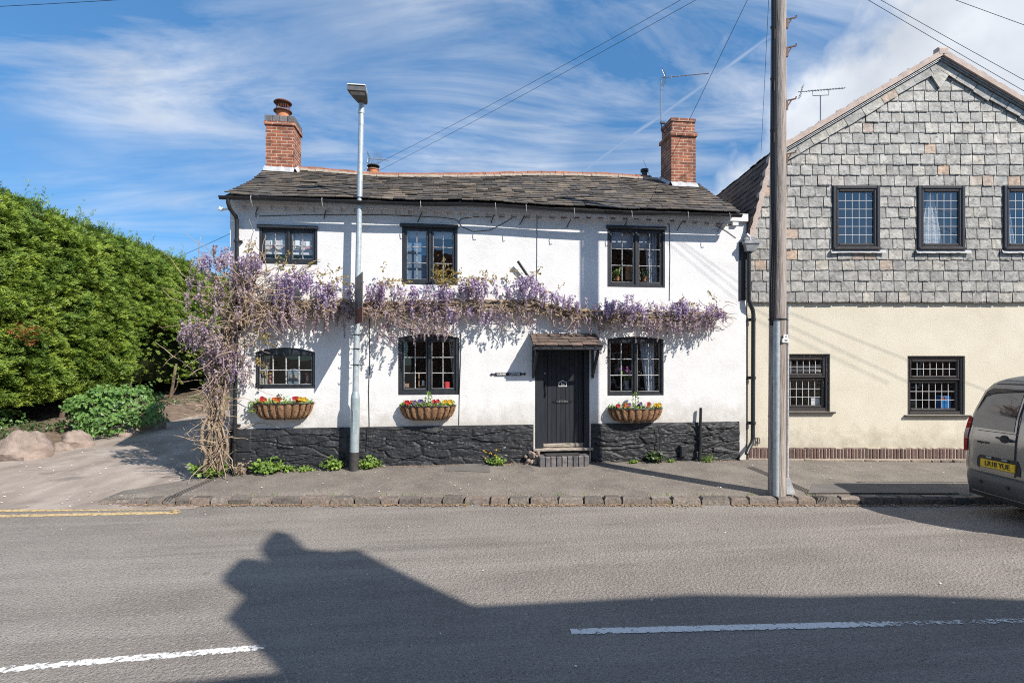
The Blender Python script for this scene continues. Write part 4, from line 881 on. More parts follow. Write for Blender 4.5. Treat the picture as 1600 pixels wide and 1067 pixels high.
mb.cbox(cx0 + .03, cx1 - .03, -.49, -.45, kz - .075, kz - .03, .006)
for i in range(6): x = cx0 + .12 + i * (cx1 - cx0 - .2) / 5.4; mb.box(x, x + .05, -.50, -.491, kz - .036, kz - .012)
mb.build('canopy_board', M['black'], can)
for x in (cx0 + .06, cx1 - .10):
    mb = MB(); mb.cbox(x, x + .045, -.06, -.002, kz - .62, kz - .0, .006); mb.box(x, x + .045, -.45, -.061, kz - .078, kz - .033)
    mb.add([(x, -.44, kz - .12), (x + .045, -.44, kz - .12), (x + .045, -.40, kz - .079), (x, -.40, kz - .079), (x, -.061, kz - .56), (x + .045, -.061, kz - .56), (x + .045, -.061, kz - .48), (x, -.061, kz - .48)],
           [(0, 1, 5, 4), (3, 7, 6, 2), (0, 4, 7, 3), (1, 2, 6, 5), (0, 3, 2, 1)]); mb.build('bracket', M['black'], can)
x = onY(927, 600, -.03).x; mb = MB(); mb.cbox(x - .03, x + .015, -.03, -.002, kz - .62, kz - .08, .006); mb.build('canopy_post', M['lead'], can)
# brick doorstep
s0, s1 = onY(843, 725, -.36), onY(921, 725, -.36); st = onY(880, 713, -.36).z
mb = MB(); n = 9; w = (s1.x - s0.x) / n
for i in range(n): mb.cbox(s0.x + i * w + .005, s0.x + (i + 1) * w - .005, -.36 + rnd.uniform(-.006, .006), -.14, -.2, st + rnd.uniform(-.004, .004), .012)
mb.box(s0.x, s1.x, -.139, -.06, -.2, st - .004); mb.build('doorstep', M['bluebrick'], cottage)
mb = MB(); mb.box(s0.x + .14, s1.x - .16, -.31, -.10, st + .006, st + .022); mat_o = mb.build('doormat', M['bitumen']); tag(mat_o, 'thin black doormat lying on the brick step under the front door', 'doormat')
# patch of broken rubble beside the step
mb = MB()
for i in range(22):
    p = onY(rnd.uniform(822, 842), 0, -.14); mb.blob((p.x, -.10 - rnd.random() * .1, .07 + rnd.uniform(0, .26) * rnd.random()), [rnd.uniform(.03, .055)] * 3, i, .3, 8, 5)
mb.build('rubble', M['rock'], cottage)

# ------------------------------------------------------------------ neighbour: gabled house hung with slates
NX = (1168 - 800) / FP * DN
house = empty('slate_hung_house', loc2w(NX, DN, 0), -TH, label='gabled house with grey hung slates above cream render, at the right beyond the downpipe', cat='house')
def NP(px, py): a, z = nb(px, py); return a - NX, z
def nrect(px0, py0, px1, py1): a, z1 = NP(px0, py0); c, z0 = NP(px1, py1); return a, c, z0, z1
UPW = [nrect(1298, 292, 1371, 391), nrect(1430, 292, 1503, 391), nrect(1563, 292, 1636, 391)]
LOW = [nrect(1210, 553, 1297, 643), nrect(1418, 556, 1508, 648)]
apex = NP(1463, 95); kink = NP(1205, 247); foot = NP(1170, 376); sb = NP(1168, 473)[1]
rk = (2 * apex[0] - kink[0], kink[1]); rf = (2 * apex[0] - foot[0], foot[1]); NXR = rf[0]
HD = 9.0
mb = MB(); wall_holes(mb, 0.0, NXR, -0.4, sb, LOW, 0.0, 0.13)
mb.quad((0, 0, -.4), (0, 0, sb), (0, HD, sb), (0, HD, -.4)); mb.quad((NXR, 0, -.4), (NXR, HD, -.4), (NXR, HD, foot[1]), (NXR, 0, foot[1])); mb.quad((0, HD, -.4), (0, HD, foot[1]), (NXR, HD, foot[1]), (NXR, HD, -.4))
mb.build('wall', M['cream'], house)
FYS = -0.045                                   # backing plane of the hung slates
mb = MB(); zt = foot[1]
wall_holes(mb, foot[0], NXR, sb + .02, zt, [w for w in []], FYS, .1)
k0_, k1_ = kink[0] + .02, rk[0] - .02
def gable_x(z):                                # left/right limit of the gable at height z
    if z <= foot[1]: return foot[0], NXR
    if z <= kink[1]: t = (z - foot[1]) / (kink[1] - foot[1]); return foot[0] + (kink[0] - foot[0]) * t, NXR + (rk[0] - NXR) * t
    t = (z - kink[1]) / (apex[1] - kink[1]); return kink[0] + (apex[0] - kink[0]) * min(t, 1), rk[0] + (apex[0] - rk[0]) * min(t, 1)
mb = MB(); zs = sorted({sb + .02, *[w[2] for w in UPW], *[w[3] for w in UPW], foot[1], kink[1], apex[1] - .02}); zs2 = []
for a, c in zip(zs, zs[1:]): zs2 += [a + (c - a) * i / 4 for i in range(4)]
zs2.append(zs[-1])
for a, c in zip(zs2, zs2[1:]):
    (la, ra), (lc, rc) = gable_x(a), gable_x(c); hol = [w for w in UPW if w[2] < (a + c) / 2 < w[3]]
    cuts = [(la, lc)] + [q for w in hol for q in ((w[0], w[0]), (w[1], w[1]))] + [(ra, rc)]
    for i in range(0, len(cuts), 2): mb.quad((cuts[i][0], FYS, a), (cuts[i + 1][0], FYS, a), (cuts[i + 1][1], FYS, c), (cuts[i][1], FYS, c))
mb.box(0.0, NXR, FYS, -.001, sb + .0, sb + .019)
mb.build('slate_backing', M['backing'], house)
mb = MB(); row = 0.2165; rows = int((apex[1] - sb) / row) + 1
def nsplit(a, c, t0, t1):
    l0, r0 = gable_x(t0); l1, r1 = gable_x(t1); a = max(a, min(l0, l1) if t0 > foot[1] else l0); c = min(c, max(r0, r1))
    if t0 >= kink[1] - .1: a = max(a, l0 + .10); c = min(c, r0 - .10)
    segs = [(a, c)] if c > a else []
    for w in UPW:
        if t1 > w[2] - .04 and t0 < w[3] + .02 and (min(t1, w[3]) - max(t0, w[2])) > 0.03:
            ns = []
            for p, q in segs:
                if q <= w[0] - .0 or p >= w[1]: ns.append((p, q)); continue
                if p < w[0]: ns.append((p, w[0]))
                if q > w[1]: ns.append((w[1], q))
            segs = ns
    return segs
courses(mb, lambda s, t: Vector((s, FYS - .004, t)), Vector((0, -1, 0)), NXR, apex[1], 0, 0.262, thick=0.009, jitter=0.009, ex=1.16, wobble=0.002, split=nsplit, row_t=[sb + row * i for i in range(rows)], smin=0.0, edge=1, gap=0.030, vary=0.14)
slates = mb.build('hung_slates', [M['hung'], M['hung_edge']], house)
mb = MB()                                       # slates laid along the verges
for (p, q, sg) in ((kink, apex, 1), (rk, apex, -1)):
    d = Vector((q[0] - p[0], 0, q[1] - p[1])); l = d.length; d.normalize(); nn = Vector((d.z * sg, 0, -d.x * sg)) ; s = 0.05
    while s < l - .25:
        w = rnd.uniform(.32, .46); a = Vector((p[0], 0, p[1])) + d * s; e = a + d * (w - .012); o0, o1 = .07, .22 + rnd.uniform(-.02, .02)
        y = FYS - .050 - rnd.uniform(0, .008); vs = [a + nn * o0, e + nn * o0, e + nn * o1, a + nn * (o1 + rnd.uniform(-.02, .02))]; vs = [Vector((v.x, y, v.z)) for v in vs]
        mb.add(vs + [v + Vector((0, .018, 0)) for v in vs], [(0, 1, 2, 3), (0, 4, 5, 1), (1, 5, 6, 2), (2, 6, 7, 3), (3, 7, 4, 0)]); s += w
ax = apex; y = FYS - .052
vs = [(ax[0] - .17, y, ax[1] - .22), (ax[0] + .17, y, ax[1] - .22), (ax[0] + .17, y, ax[1] - .36), (ax[0], y, ax[1] - .62), (ax[0] - .17, y, ax[1] - .36)]
mb.add(vs + [(a, y + .03, c) for a, b_, c in vs], [(0, 1, 2, 3, 4)] + [(i, i + 5, (i + 1) % 5 + 5, (i + 1) % 5) for i in range(5)]); mb.build('verge_slates', M['hung'], house)
# roof: two slopes each side, verge mortar
oy = -0.16
def slope(mb, p, q, th=.06, y0=oy, y1=HD):
    d = Vector((q[0] - p[0], 0, q[1] - p[1])).normalized(); n = Vector((-d.z, 0, d.x)); n = n if n.z > 0 else -n
    P = [Vector((p[0], 0, p[1])), Vector((q[0], 0, q[1]))]; v = [P[0] + n * .02, P[1] + n * .02, P[1] + n * (th + .02), P[0] + n * (th + .02)]
    mb.add([(a.x, y0, a.z) for a in v] + [(a.x, y1, a.z) for a in v], [(0, 1, 2, 3), (7, 6, 5, 4), (0, 4, 5, 1), (1, 5, 6, 2), (2, 6, 7, 3), (3, 7, 4, 0)])
ext = lambda p, q, k: (p[0] - (q[0] - p[0]) * k, p[1] - (q[1] - p[1]) * k)
mb = MB(); slope(mb, kink, apex); slope(mb, rk, apex); slope(mb, ext(foot, kink, .10), kink); slope(mb, ext(rf, rk, .10), rk)
nroof = mb.build('roof', M['under'], house)
mb = MB()
def side_tiles(p, q, sg, rows):
    d = Vector((q[0] - p[0], 0, q[1] - p[1])); n = Vector((-d.z, 0, d.x)).normalized(); n = n if n.x * sg > 0 or (abs(n.x) < .01 and n.z > 0) else -n
    B = Vector((p[0], 0, p[1])) + n * .085
    courses(mb, lambda s, t: B + d * t + Vector((0, oy - .01 + s, 0)), n, HD - oy, 1.0, rows, 0.17, thick=.014, jitter=.006, ex=1.4)
side_tiles(ext(foot, kink, .10), kink, -1, 14); side_tiles(kink, apex, -1, 26); side_tiles(rk, apex, 1, 26); side_tiles(ext(rf, rk, .10), rk, 1, 14)
mb.build('tiles', M['tile'], nroof)
mb = MB()
def verge(p, q, w0, w1, y=oy - .03):
    d = Vector((q[0] - p[0], 0, q[1] - p[1])); l = d.length; d.normalize(); n = Vector((-d.z, 0, d.x)); n = n if n.z > 0 else -n
    k = int(l / .12); P = [Vector((p[0], 0, p[1])) + d * (l * i / k) for i in range(k + 1)]; vs = []
    for i, a in enumerate(P):
        o, r = a + n * (w1 + .018 * ((i % 2) - .5) + rnd.uniform(-.01, .01)), a + n * w0
        vs += [(r.x, y, r.z), (o.x, y, o.z), (r.x, y + .12, r.z), (o.x, y + .12, o.z)]
    mb.add(vs, [f for i in range(k) for f in ((4 * i, 4 * i + 4, 4 * i + 5, 4 * i + 1), (4 * i + 1, 4 * i + 5, 4 * i + 7, 4 * i + 3), (4 * i + 2, 4 * i + 6, 4 * i + 4, 4 * i))])
verge(kink, (apex[0], apex[1]), .012, .115); verge(rk, (apex[0], apex[1]), .012, .115); verge(ext(foot, kink, .10), kink, .0, .10); verge(ext(rf, rk, .10), rk, .0, .10)
mb.cbox(apex[0] - .11, apex[0] + .11, oy - .034, oy + .1, apex[1] + .02, apex[1] + .17, .02)
mb.build('verge_mortar', M['verge'], nroof)
mb = MB()                                       # dark under-cloak lines below the verge
for (p, q) in ((kink, apex), (rk, apex)):
    for o, h, y in ((-.008, .012, oy + .005), (-.034, .012, oy + .03)):
        d = Vector((q[0] - p[0], 0, q[1] - p[1])).normalized(); n = Vector((-d.z, 0, d.x)); n = n if n.z > 0 else -n
        a, e = Vector((p[0], 0, p[1])) + n * o, Vector((q[0], 0, q[1])) + n * o; v = [a - n * h, e - n * h, e, a]
        mb.add([(t.x, y, t.z) for t in v] + [(t.x, FYS, t.z) for t in v], [(0, 1, 2, 3), (0, 4, 5, 1), (3, 2, 6, 7)])
mb.build('undercloak', M['leadgrey'], nroof)
# windows
def nwin(r, lower):
    x0, x1, z0, z1 = r; b = MB(); y = -0.095 if not lower else 0.035; fw = 0.068
    for (a, c, e, g) in ((x0, x0 + fw, z0, z1), (x1 - fw, x1, z0, z1), (x0 + fw, x1 - fw, z0, z0 + fw), (x0 + fw, x1 - fw, z1 - fw, z1)): b.cbox(a, c, y, y + .12, e, g, .012)
    f = b.build('window', M['pvc'], house)
    def sash(a, c, e, g, nc, nr, deep=True):
        q = MB(); s = .055; yy = y + .012 if deep else y + .04
        q.cbox(a, a + s, yy, yy + .06, e, g, .016); q.cbox(c - s, c, yy, yy + .06, e, g, .016); q.cbox(a + s, c - s, yy, yy + .06, e, e + s, .016); q.cbox(a + s, c - s, yy, yy + .06, g - s, g, .016)
        cs = q.build('sash', M['pvc'], f); a, c, e, g = a + s, c - s, e + s, g - s
        p = MB(); p.quad((a, yy + .04, e), (c, yy + .04, e), (c, yy + .04, g), (a, yy + .04, g)); p.build('pane', M['glass_nb'] if lower else M['glass_sky'], cs)
        lb = MB(); w = .0042 if not lower else .0048; yl = yy + .033
        for i in range(1, nc): xx = a + (c - a) * i / nc; lb.box(xx - w, xx + w, yl, yl + .005, e, g)
        for i in range(1, nr): zz = e + (g - e) * i / nr; lb.box(a, c, yl - .002, yl - .0005, zz - w, zz + w)
        lb.build('lattice', M['leadline'], cs)
    a, c, e, g = x0 + fw + .002, x1 - fw - .002, z0 + fw + .002, z1 - fw - .002
    if lower:
        zm = z1 - (z1 - z0) * .40
        sash(a, c, zm + .02, g, 7, 2); m_ = MB(); m_.cbox(a, c, y + .01, y + .11, zm - .02, zm + .018, .01); m_.build('transom', M['pvc'], f); sash(a, c, e, zm - .022, 7, 3, False)
        m_ = MB(); m_.cbox(x0 - .07, x1 + .09, -.06, .03, z0 - .035, z0 - .002, .01); m_.build('sill', M['pvc'], f)
    else:
        sash(a, c, e, g, 5, 6); m_ = MB(); m_.cbox(x0, x1, y - .04, y - .002, z0 - .015, z0 + .035, .012); m_.build('sill', M['pvc'], f)
        m_ = MB(); n = 16; vs = []
        for i in range(n + 1): xx = x0 - .05 + (x1 - x0 + .16) * i / n; vs += [(xx, -.115, z0 - .08 + rnd.uniform(-.008, .008)), (xx, -.095, z0 - .018)]
        m_.add(vs, [(2 * i, 2 * i + 2, 2 * i + 3, 2 * i + 1) for i in range(n)]); m_.build('flashing', M['lead'], f)
    rb = MB(); d = .9; X0, X1, Z0, Z1 = x0 - .2, x1 + .2, z0 - .1, z1 + .2; yb = y + .121 if not lower else .156
    rb.quad((X0, d, Z0), (X1, d, Z0), (X1, d, Z1), (X0, d, Z1)); rb.quad((X0, yb, Z0), (X1, yb, Z0), (X1, d, Z0), (X0, d, Z0)); rb.quad((X0, yb, Z1), (X0, d, Z1), (X1, d, Z1), (X1, yb, Z1))
    rb.quad((X0, yb, Z0), (X0, d, Z0), (X0, d, Z1), (X0, yb, Z1)); rb.quad((X1, yb, Z0), (X1, yb, Z1), (X1, d, Z1), (X1, d, Z0)); rb.build('room', M['room'], f)
    return f
for r in UPW: nwin(r, False)
for r in LOW: nwin(r, True)
# brick plinth course and rubble base
mb = MB(); x = 0.0; zt_, zb_ = NP(1300, 699)[1], NP(1300, 715)[1]
while x < NXR:
    dz = -0.016 * x / 4.3; w = .072 + rnd.uniform(-.004, .004); mb.cbox(x + .003, x + w - .003, -.062 - rnd.uniform(0, .006), -.002, zb_ + dz + .002, zt_ + dz + rnd.uniform(-.006, .006), .012); x += w
bc = mb.build('brick_course', M['plum'], house); mb = MB(); mb.box(0, NXR, -.056, -.001, zb_ - .07, zt_ - .075); mb.box(0, 4.6, -.056, -.001, zt_ - .0749, zt_ - .012); mb.build('pointing', M['ridge_mortar'], bc)
mb = MB(); x = -.05
for lev in range(2):
    x = -.05
    while x < NXR:
        w = rnd.uniform(.18, .5); z0 = -.30 + lev * .20 - .016 * x / 4.3; h = (zb_ - .012 - (-.10)) if lev else .2
        z1 = (zb_ - .016 * x / 4.3 - .012) if lev else z0 + .195
        mb.cbox(x + .008, x + w - .008, -.055 - rnd.uniform(0, .03), -.003, z0 + rnd.uniform(0, .012), z1 - rnd.uniform(0, .012), .022); x += w
mb.build('rubble_base', M['stone'], house); mb = MB(); mb.box(-.02, NXR, -.045, -.004, -.4, zb_ - .10); mb.build('base_mortar', M['ridge_mortar'], house)
# hopper, downpipe, dark corner board
mb = MB(); hx, hz = NP(1164, 388)
mb.add([(hx - .10, -.25, hz + .09), (hx + .20, -.25, hz + .09), (hx + .20, -.05, hz + .09), (hx - .10, -.05, hz + .09), (hx - .05, -.22, hz - .10), (hx + .13, -.22, hz - .10), (hx + .13, -.06, hz - .10), (hx - .05, -.06, hz - .10)],
       [(0, 4, 5, 1), (1, 5, 6, 2), (2, 6, 7, 3), (3, 7, 4, 0), (4, 7, 6, 5)]); mb.box(hx - .11, hx + .21, -.26, -.235, hz + .05, hz + .10); mb.box(hx + .187, hx + .21, -.234, -.05, hz + .05, hz + .10); mb.box(hx - .11, hx - .087, -.234, -.05, hz + .05, hz + .10)
hop = mb.build('hopper', M['leadgrey'], house)
mb = MB(); a = NP(1165, 398); mb.tube([(a[0] + .0, -.15, hz - .09), (a[0] + .0, -.15, NP(0, 470)[1]), (a[0] + .03, -.15, NP(0, 476)[1]), (a[0] + .10, -.10, NP(0, 485)[1]), (a[0] + .115, -.10, NP(0, 492)[1]), (a[0] + .105, -.10, NP(0, 683)[1]), (a[0] + .08, -.12, NP(0, 690)[1]), (a[0] - .04, -.2, NP(0, 700)[1]), (a[0] - .09, -.25, NP(0, 706)[1])], .042, 10)
for py in (500, 590, 660): z = NP(0, py)[1]; x = a[0] + .11; mb.tube([(x, -.10, z - .03), (x, -.10, z + .03)], .052, 10); mb.box(x - .1, x - .04, -.09, -.005, z - .03, z + .03)
mb.build('downpipe', M['iron'], house, smooth=50)
mb = MB(); a0, z1 = NP(1152, 392); a1, z0 = NP(1163, 470); mb.box(a0, a1 - .01, -.10, .1, z0, z1 + .16); mb.build('corner_board', M['iron'], house)
mb = MB(); a, z = NP(1166, 374); mb.tube([(a - .08, -.16, z + .06), (a - .02, -.16, z - .0), (a + .0, -.16, z - .10)], .05, 8); mb.box(a - .1, a + .1, -.2, -.05, z - .06, z + .0); mb.build('gutter_end', M['leadgrey'], house, smooth=50)
mb = MB(); a, z = NP(1180, 690)
for k in range(3): mb.tube([(a + k * .035, -.012, z + .09), (a + k * .04, -.03, z + .02), (a + k * .03 + .02, -.03, z - .04)], .008, 5)
mb.build('cables', M['cable'], house)
ac = nb(1282, 142, DN + 3.5); ap = Vector((ac[0] - NX, 3.5, ac[1]))
b = MB(); k = (DN + 3.5) / FP
def Aq(px, py, dy=0): return ap + Vector(((px - 1282) * k, dy, (142 - py) * k))
b.tube([Aq(1282, 200), Aq(1282, 150)], .016, 6); b.tube([Aq(1270, 141), Aq(1270, 150), Aq(1295, 149), Aq(1295, 140)], .011, 5); b.tube([Aq(1247, 144), Aq(1320, 138)], .012, 6)
for i in range(13): px = 1262 + i * 4.7; py = 144 - (px - 1247) * 6 / 73; b.tube([Aq(px - 1.4, py + 2, -.12), Aq(px + 1.4, py - 2, .12)], .007, 5)
for i in range(6): b.tube([Aq(1247 + i * .9, 154 - i * 3.4, -.15), Aq(1253 + i * .8, 150 - i * 3.4, .15)], .008, 5)
b.tube([Aq(1247, 155), Aq(1256, 133)], .009, 5); b.build('aerial', M['alu'], house)

# ------------------------------------------------------------------ lamp post
lb = onY(553, 736, -.25); lt = onY(565, 160, -.25)
lamp = empty('lamp_post', (lb.x, lb.y, lb.z), label='tall galvanised street lamp post with a flat grey lantern standing against the white cottage', cat='lamp post')
off = -Vector(lb); ln = lambda p: Vector(p) + off
ax_ = (lt - lb)
def lpz(py): return lb + ax_ * ((736 - py) / 576.0)
def tubes(name, py0, py1, r0, r1, m, parent=lamp, n=16):
    mb = MB(); mb.tube([ln(lpz(py0)), ln(lpz(py0).lerp(lpz(py1), .5)), ln(lpz(py1))], [r0, (r0 + r1) / 2, r1], n); return mb.build(name, m, parent, smooth=50)
tubes('root_sleeve', 745, 706, .088, .088, M['bitumen']); bs = tubes('base_column', 706, 622, .083, .083, M['galvbase'])
mb = MB(); p = ln(lpz(622)); q = ln(lpz(612)); mb.tube([p, p.lerp(q, .5), q], [.084, .074, .055], 16); mb.build('shoulder', M['galvbase'], lamp, smooth=50)
p = ln(lpz(640)); q = ln(lpz(676)); mb = MB(); mb.add([(p.x - .025, p.y - .078, p.z), (q.x - .025, q.y - .078, q.z), (q.x + .05, q.y - .07, q.z), (p.x + .05, p.y - .07, p.z), (p.x - .025, p.y - .086, p.z), (q.x - .025, q.y - .086, q.z), (q.x + .05, q.y - .078, q.z), (p.x + .05, p.y - .078, p.z)], [(4, 5, 6, 7), (0, 1, 5, 4), (1, 2, 6, 5), (2, 3, 7, 6), (3, 0, 4, 7)]); mb.build('access_door', M['galvbase'], bs)
tubes('shaft', 613, 176, .056, .047, M['galv'])
mb = MB(); mb.tube([ln(lpz(178)), ln(lpz(162))], [.055, .050], 14); mb.build('collar', M['galv'], lamp, smooth=50)
hp = ln(lpz(160)); mb = MB()
prof = [(-.10, .10, .05, .00, .10), (.02, .12, .085, -.01, .12), (-.25, .15, -.22, .05, .13), (-.52, .15, -.62, .07, .125)]
def sec(xl, xr, y, z0, z1): return [(hp.x + xl, hp.y + y, hp.z + z0), (hp.x + xr, hp.y + y, hp.z + z0), (hp.x + xr * 1.02, hp.y + y, hp.z + z1 - .03), (hp.x + xr * .9, hp.y + y, hp.z + z1), (hp.x + xl * .93, hp.y + y, hp.z + z1), (hp.x + xl * 1.02, hp.y + y, hp.z + z1 - .03)]
S = [sec(-.05, .08, .07, -.01, .08), sec(-.07, .11, -.02, -.02, .09), sec(-.13, .125, -.16, .0, .11), sec(-.175, .125, -.30, .015, .12), sec(-.19, .12, -.37, .03, .11)]
vs = [p for s_ in S for p in s_]; mb.add(vs, [(i * 6 + k, i * 6 + (k + 1) % 6, (i + 1) * 6 + (k + 1) % 6, (i + 1) * 6 + k) for i in range(4) for k in range(6)] + [tuple(range(5, -1, -1)), tuple(range(24, 30))])
lan = mb.build('lantern', M['lantern'], lamp, smooth=30)
mb = MB(); 
mb.quad((hp.x - .155, hp.y - .345, hp.z + .018), (hp.x + .10, hp.y - .345, hp.z + .018), (hp.x + .10, hp.y - .25, hp.z + .004), (hp.x - .135, hp.y - .25, hp.z + .004)); mb.build('lens', M['lens'], lan)
mb = MB(); mb.box(hp.x - .19, hp.x + .12, hp.y - .385, hp.y - .1, hp.z + .121, hp.z + .136); mb.build('lantern_cover', M['white'], lan)
for py in (523, 545, 570):
    q = ln(lpz(py)); mb = MB(); mb.lathe([(.058, -.008), (.064, -.008), (.064, .008), (.058, .008)], q, 14); mb.tube([q + Vector((-.10, -.02, -.01)), q + Vector((-.05, -.055, 0)), q + Vector((.05, -.06, 0)), q + Vector((.16, -.03, .0))], .006, 5); mb.build('cable_clip', M['cable'], lamp)
# street sign plate seen edge-on
pa = Vector((-1.60, -.30, 0)); pb = Vector((-1.37, -1.02, 0)); zt_, zb_ = onY(566, 425, -1.0).z, onY(566, 503, -1.0).z
mb = MB(); dd = (pb - pa).normalized(); nn = Vector((-dd.y, dd.x, 0)) * .006
for (za, zc, mi) in ((zb_ + .27, zt_, 0), (zb_, zb_ + .26, 1)):
    mb.mi = mi; v = [pa + nn, pb + nn, pb - nn, pa - nn]; mb.add([ln((p.x, p.y, za)) for p in v] + [ln((p.x, p.y, zc)) for p in v], [(0, 3, 2, 1), (4, 5, 6, 7), (0, 1, 5, 4), (1, 2, 6, 5), (2, 3, 7, 6), (3, 0, 4, 7)])
sg = mb.build('sign_plate', [M['lantern'], M['rust']], lamp)
mb = MB()
for z in (zb_ + .15, zt_ - .25): q = lb + ax_ * ((z - lb.z) / ax_.z); mb.lathe([(.06, -.02), (.064, -.02), (.064, .02), (.06, .02)], ln(q), 14)
mb.build('sign_clip', M['galv'], lamp, smooth=50)

# ------------------------------------------------------------------ telegraph pole and its wires
tp = gnd(1214, 771, -.055); PT = onY(1217, -88, tp.y); pole = empty('telegraph_pole', tp, label='weathered brown wooden telegraph pole with step irons standing at the kerb', cat='telegraph pole')
pt = lambda p: Vector(p) - tp
TPX = lambda py: tp.lerp(PT, (771 - py) / 859.0)
mb = MB(); mb.tube([pt(TPX(785)), pt(TPX(600)), pt(TPX(300)), pt(TPX(0)), pt(TPX(-105))], [.132, .128, .120, .110, .105], 24); mb.build('post', M['pole'], pole, smooth=50)
def camdir(p, px_off, r): # a point on the pole's surface, angle measured from the side facing the road
    a = px_off; return p + Vector((math.sin(a) * r * CT - math.cos(a) * r * ST, -math.sin(a) * r * ST - math.cos(a) * r * CT, 0))
mb = MB()
for (ang, py0, py1, r, off_, m) in ((-.55, 503, 771, .045, .150, 0),): 
    P = [pt(camdir(TPX(py0 + (py1 - py0) * i / 6), ang, off_)) for i in range(7)]; mb.tube(P, r, 12)
mb.build('cable_guard', M['galv'], pole, smooth=50)
mb = MB(); P = [pt(camdir(TPX(py), 1.25, .145)) for py in (480, 560, 650, 745)]; mb.tube(P, .022, 8); 
a = pt(camdir(TPX(745), 1.25, .145)); r3 = Vector((CT, -ST, 0)); f3 = Vector((ST, CT, 0)); e = pt(camdir(TPX(770), 1.25, .145)); mb.add([a - r3 * .025 - f3 * .02, a + r3 * .03 - f3 * .02, e + r3 * .12 - f3 * .03, e - r3 * .025 - f3 * .03, a - r3 * .025 + f3 * .02, a + r3 * .03 + f3 * .02, e + r3 * .12 + f3 * .03, e - r3 * .025 + f3 * .03], [(0, 3, 2, 1), (0, 4, 7, 3), (1, 2, 6, 5), (4, 5, 6, 7), (0, 1, 5, 4)]); mb.build('earth_guard', M['lead'], pole, smooth=50)
for ang, r0 in ((-1.15, .130), (-.95, .130), (-.72, .138)):
    mb = MB(); P = [pt(camdir(TPX(py), ang + .12 * math.sin(py * .02) * (1 if py > 330 else .2), r0 + .012 + (.03 * max(0, math.sin((py - 380) / 40)) if 380 < py < 505 else 0))) for py in range(-85, 520, 22)]; mb.tube(P, .011, 6); mb.build('riser_cable', M['cable'], pole, smooth=50)
for py, sd_ in ((35, 1), (79, 1), (161, 1), (244, 1), (52, -1), (132, -1), (212, -1)):
    mb = MB(); c = TPX(py); a = pt(c + r3 * (.085 * sd_) - f3 * .06); l = .16 if sd_ > 0 else .06
    mb.tube([a, a + r3 * l * sd_ + Vector((0, 0, .035)), a + r3 * (l + .005) * sd_ + Vector((0, 0, .065))], .012, 6); mb.tube([a + r3 * (.02 * sd_) + Vector((0, 0, -.10)), a + r3 * (l * .6) * sd_ + Vector((0, 0, .02))], .010, 6); mb.box(a.x - .03, a.x + .03, a.y - .02, a.y + .02, a.z - .14, a.z + .01); mb.build('step_iron', M['rustbolt'], pole, smooth=50)
mb = MB(); c = pt(TPX(499)); mb.lathe([(.136, -.006), (.142, -.006), (.142, .006), (.136, .006)], c, 20); mb.tube([pt(camdir(TPX(499), -.55, .15)), pt(camdir(TPX(499), -.2, .17))], .006, 5); mb.build('strap', M['iron'], pole, smooth=50)
for py, s in ((526.5, '60'), (532.8, '008')):
    c = pt(camdir(TPX(py), .48, .141)); wd = .026 * len(s)
    mb = MB(); r4 = Vector((math.cos(.48 - TH), math.sin(.48 - TH), 0)); o4 = Vector((math.sin(.48 - TH), -math.cos(.48 - TH), 0)); u4 = Vector((0, 0, 1)); h = .030
    v = [c - r4 * wd - u4 * h, c + r4 * wd - u4 * h, c + r4 * wd + u4 * h, c - r4 * wd + u4 * h]; mb.add([p - o4 * .01 for p in v] + [p + o4 * .004 for p in v], [(4, 5, 6, 7), (0, 1, 5, 4), (1, 2, 6, 5), (2, 3, 7, 6), (3, 0, 4, 7)]); tg = mb.build('number_tag', M['white'], pole)
    text_obj('numerals', s, .058, M['platetext'], tg, c + o4 * .005, (PI / 2, 0, .48 - TH), .001, 1.0, .9)
mb = MB(); c = pt(PT); mb.lathe([(.12, -.05), (.13, -.02), (.13, .06), (.07, .13), (0, .14)], c + Vector((0, 0, .2)), 16); mb.build('pole_cap', M['bitumen'], pole, smooth=50)
def wire(p, q, sag, label, r=.0042, n=24):
    p, q = Vector(p), Vector(q); mb = MB(); c = (p + q) / 2
    P = [p.lerp(q, i / n) - Vector((0, 0, sag * 4 * (i / n) * (1 - i / n))) for i in range(n + 1)]
    mb.tube(P, r, 5); return tag(mb.build('overhead_wire', M['cable'], None), label, 'wire', 'overhead wires from the telegraph pole')
top = PT + Vector((0, 0, -.02))
wire(top + Vector((0, .1, .05)), onY(556, 272, 7.0), 0.10, 'upper of the two close wires running left behind the cottage roof')
wire(top + Vector((0, .1, -.10)), onY(590, 268, 7.0), 0.06, 'lower of the two close wires running left behind the cottage roof')
wire(top + Vector((-.1, 0, -.05)), onY(1008, 330, -.36), 0.0, 'thin wire passing in front of the right chimney down to the cottage eaves')
wire(top + Vector((-.08, .08, 0)), onY(1189, 240, 3.2), 0.05, 'near vertical thin wire just left of the telegraph pole')
wire(top + Vector((.1, 0, 0)), loc2w(*[ (1990 - 800) / FP * 8.6, 8.6], H + (HZ - 335) / FP * 8.6), 0.05, 'upper of the two wires running down over the slate gable')
wire(top + Vector((.1, 0, -.08)), loc2w(*[ (1990 - 800) / FP * 8.9, 8.9], H + (HZ - 362) / FP * 8.9), 0.05, 'lower of the two wires running down over the slate gable')
wire(top + Vector((.1, -.1, .05)), loc2w(*[ (2000 - 800) / FP * 8.0, 8.0], H + (HZ - 178) / FP * 8.0), 0.05, 'single wire at the top right corner of the sky')
wire(top + Vector((-.1, -.1, .05)), loc2w((-300 - 800) / FP * 8.5, 8.5, H + (HZ - 22) / FP * 8.5), 0.2, 'wire crossing the top left corner of the sky')
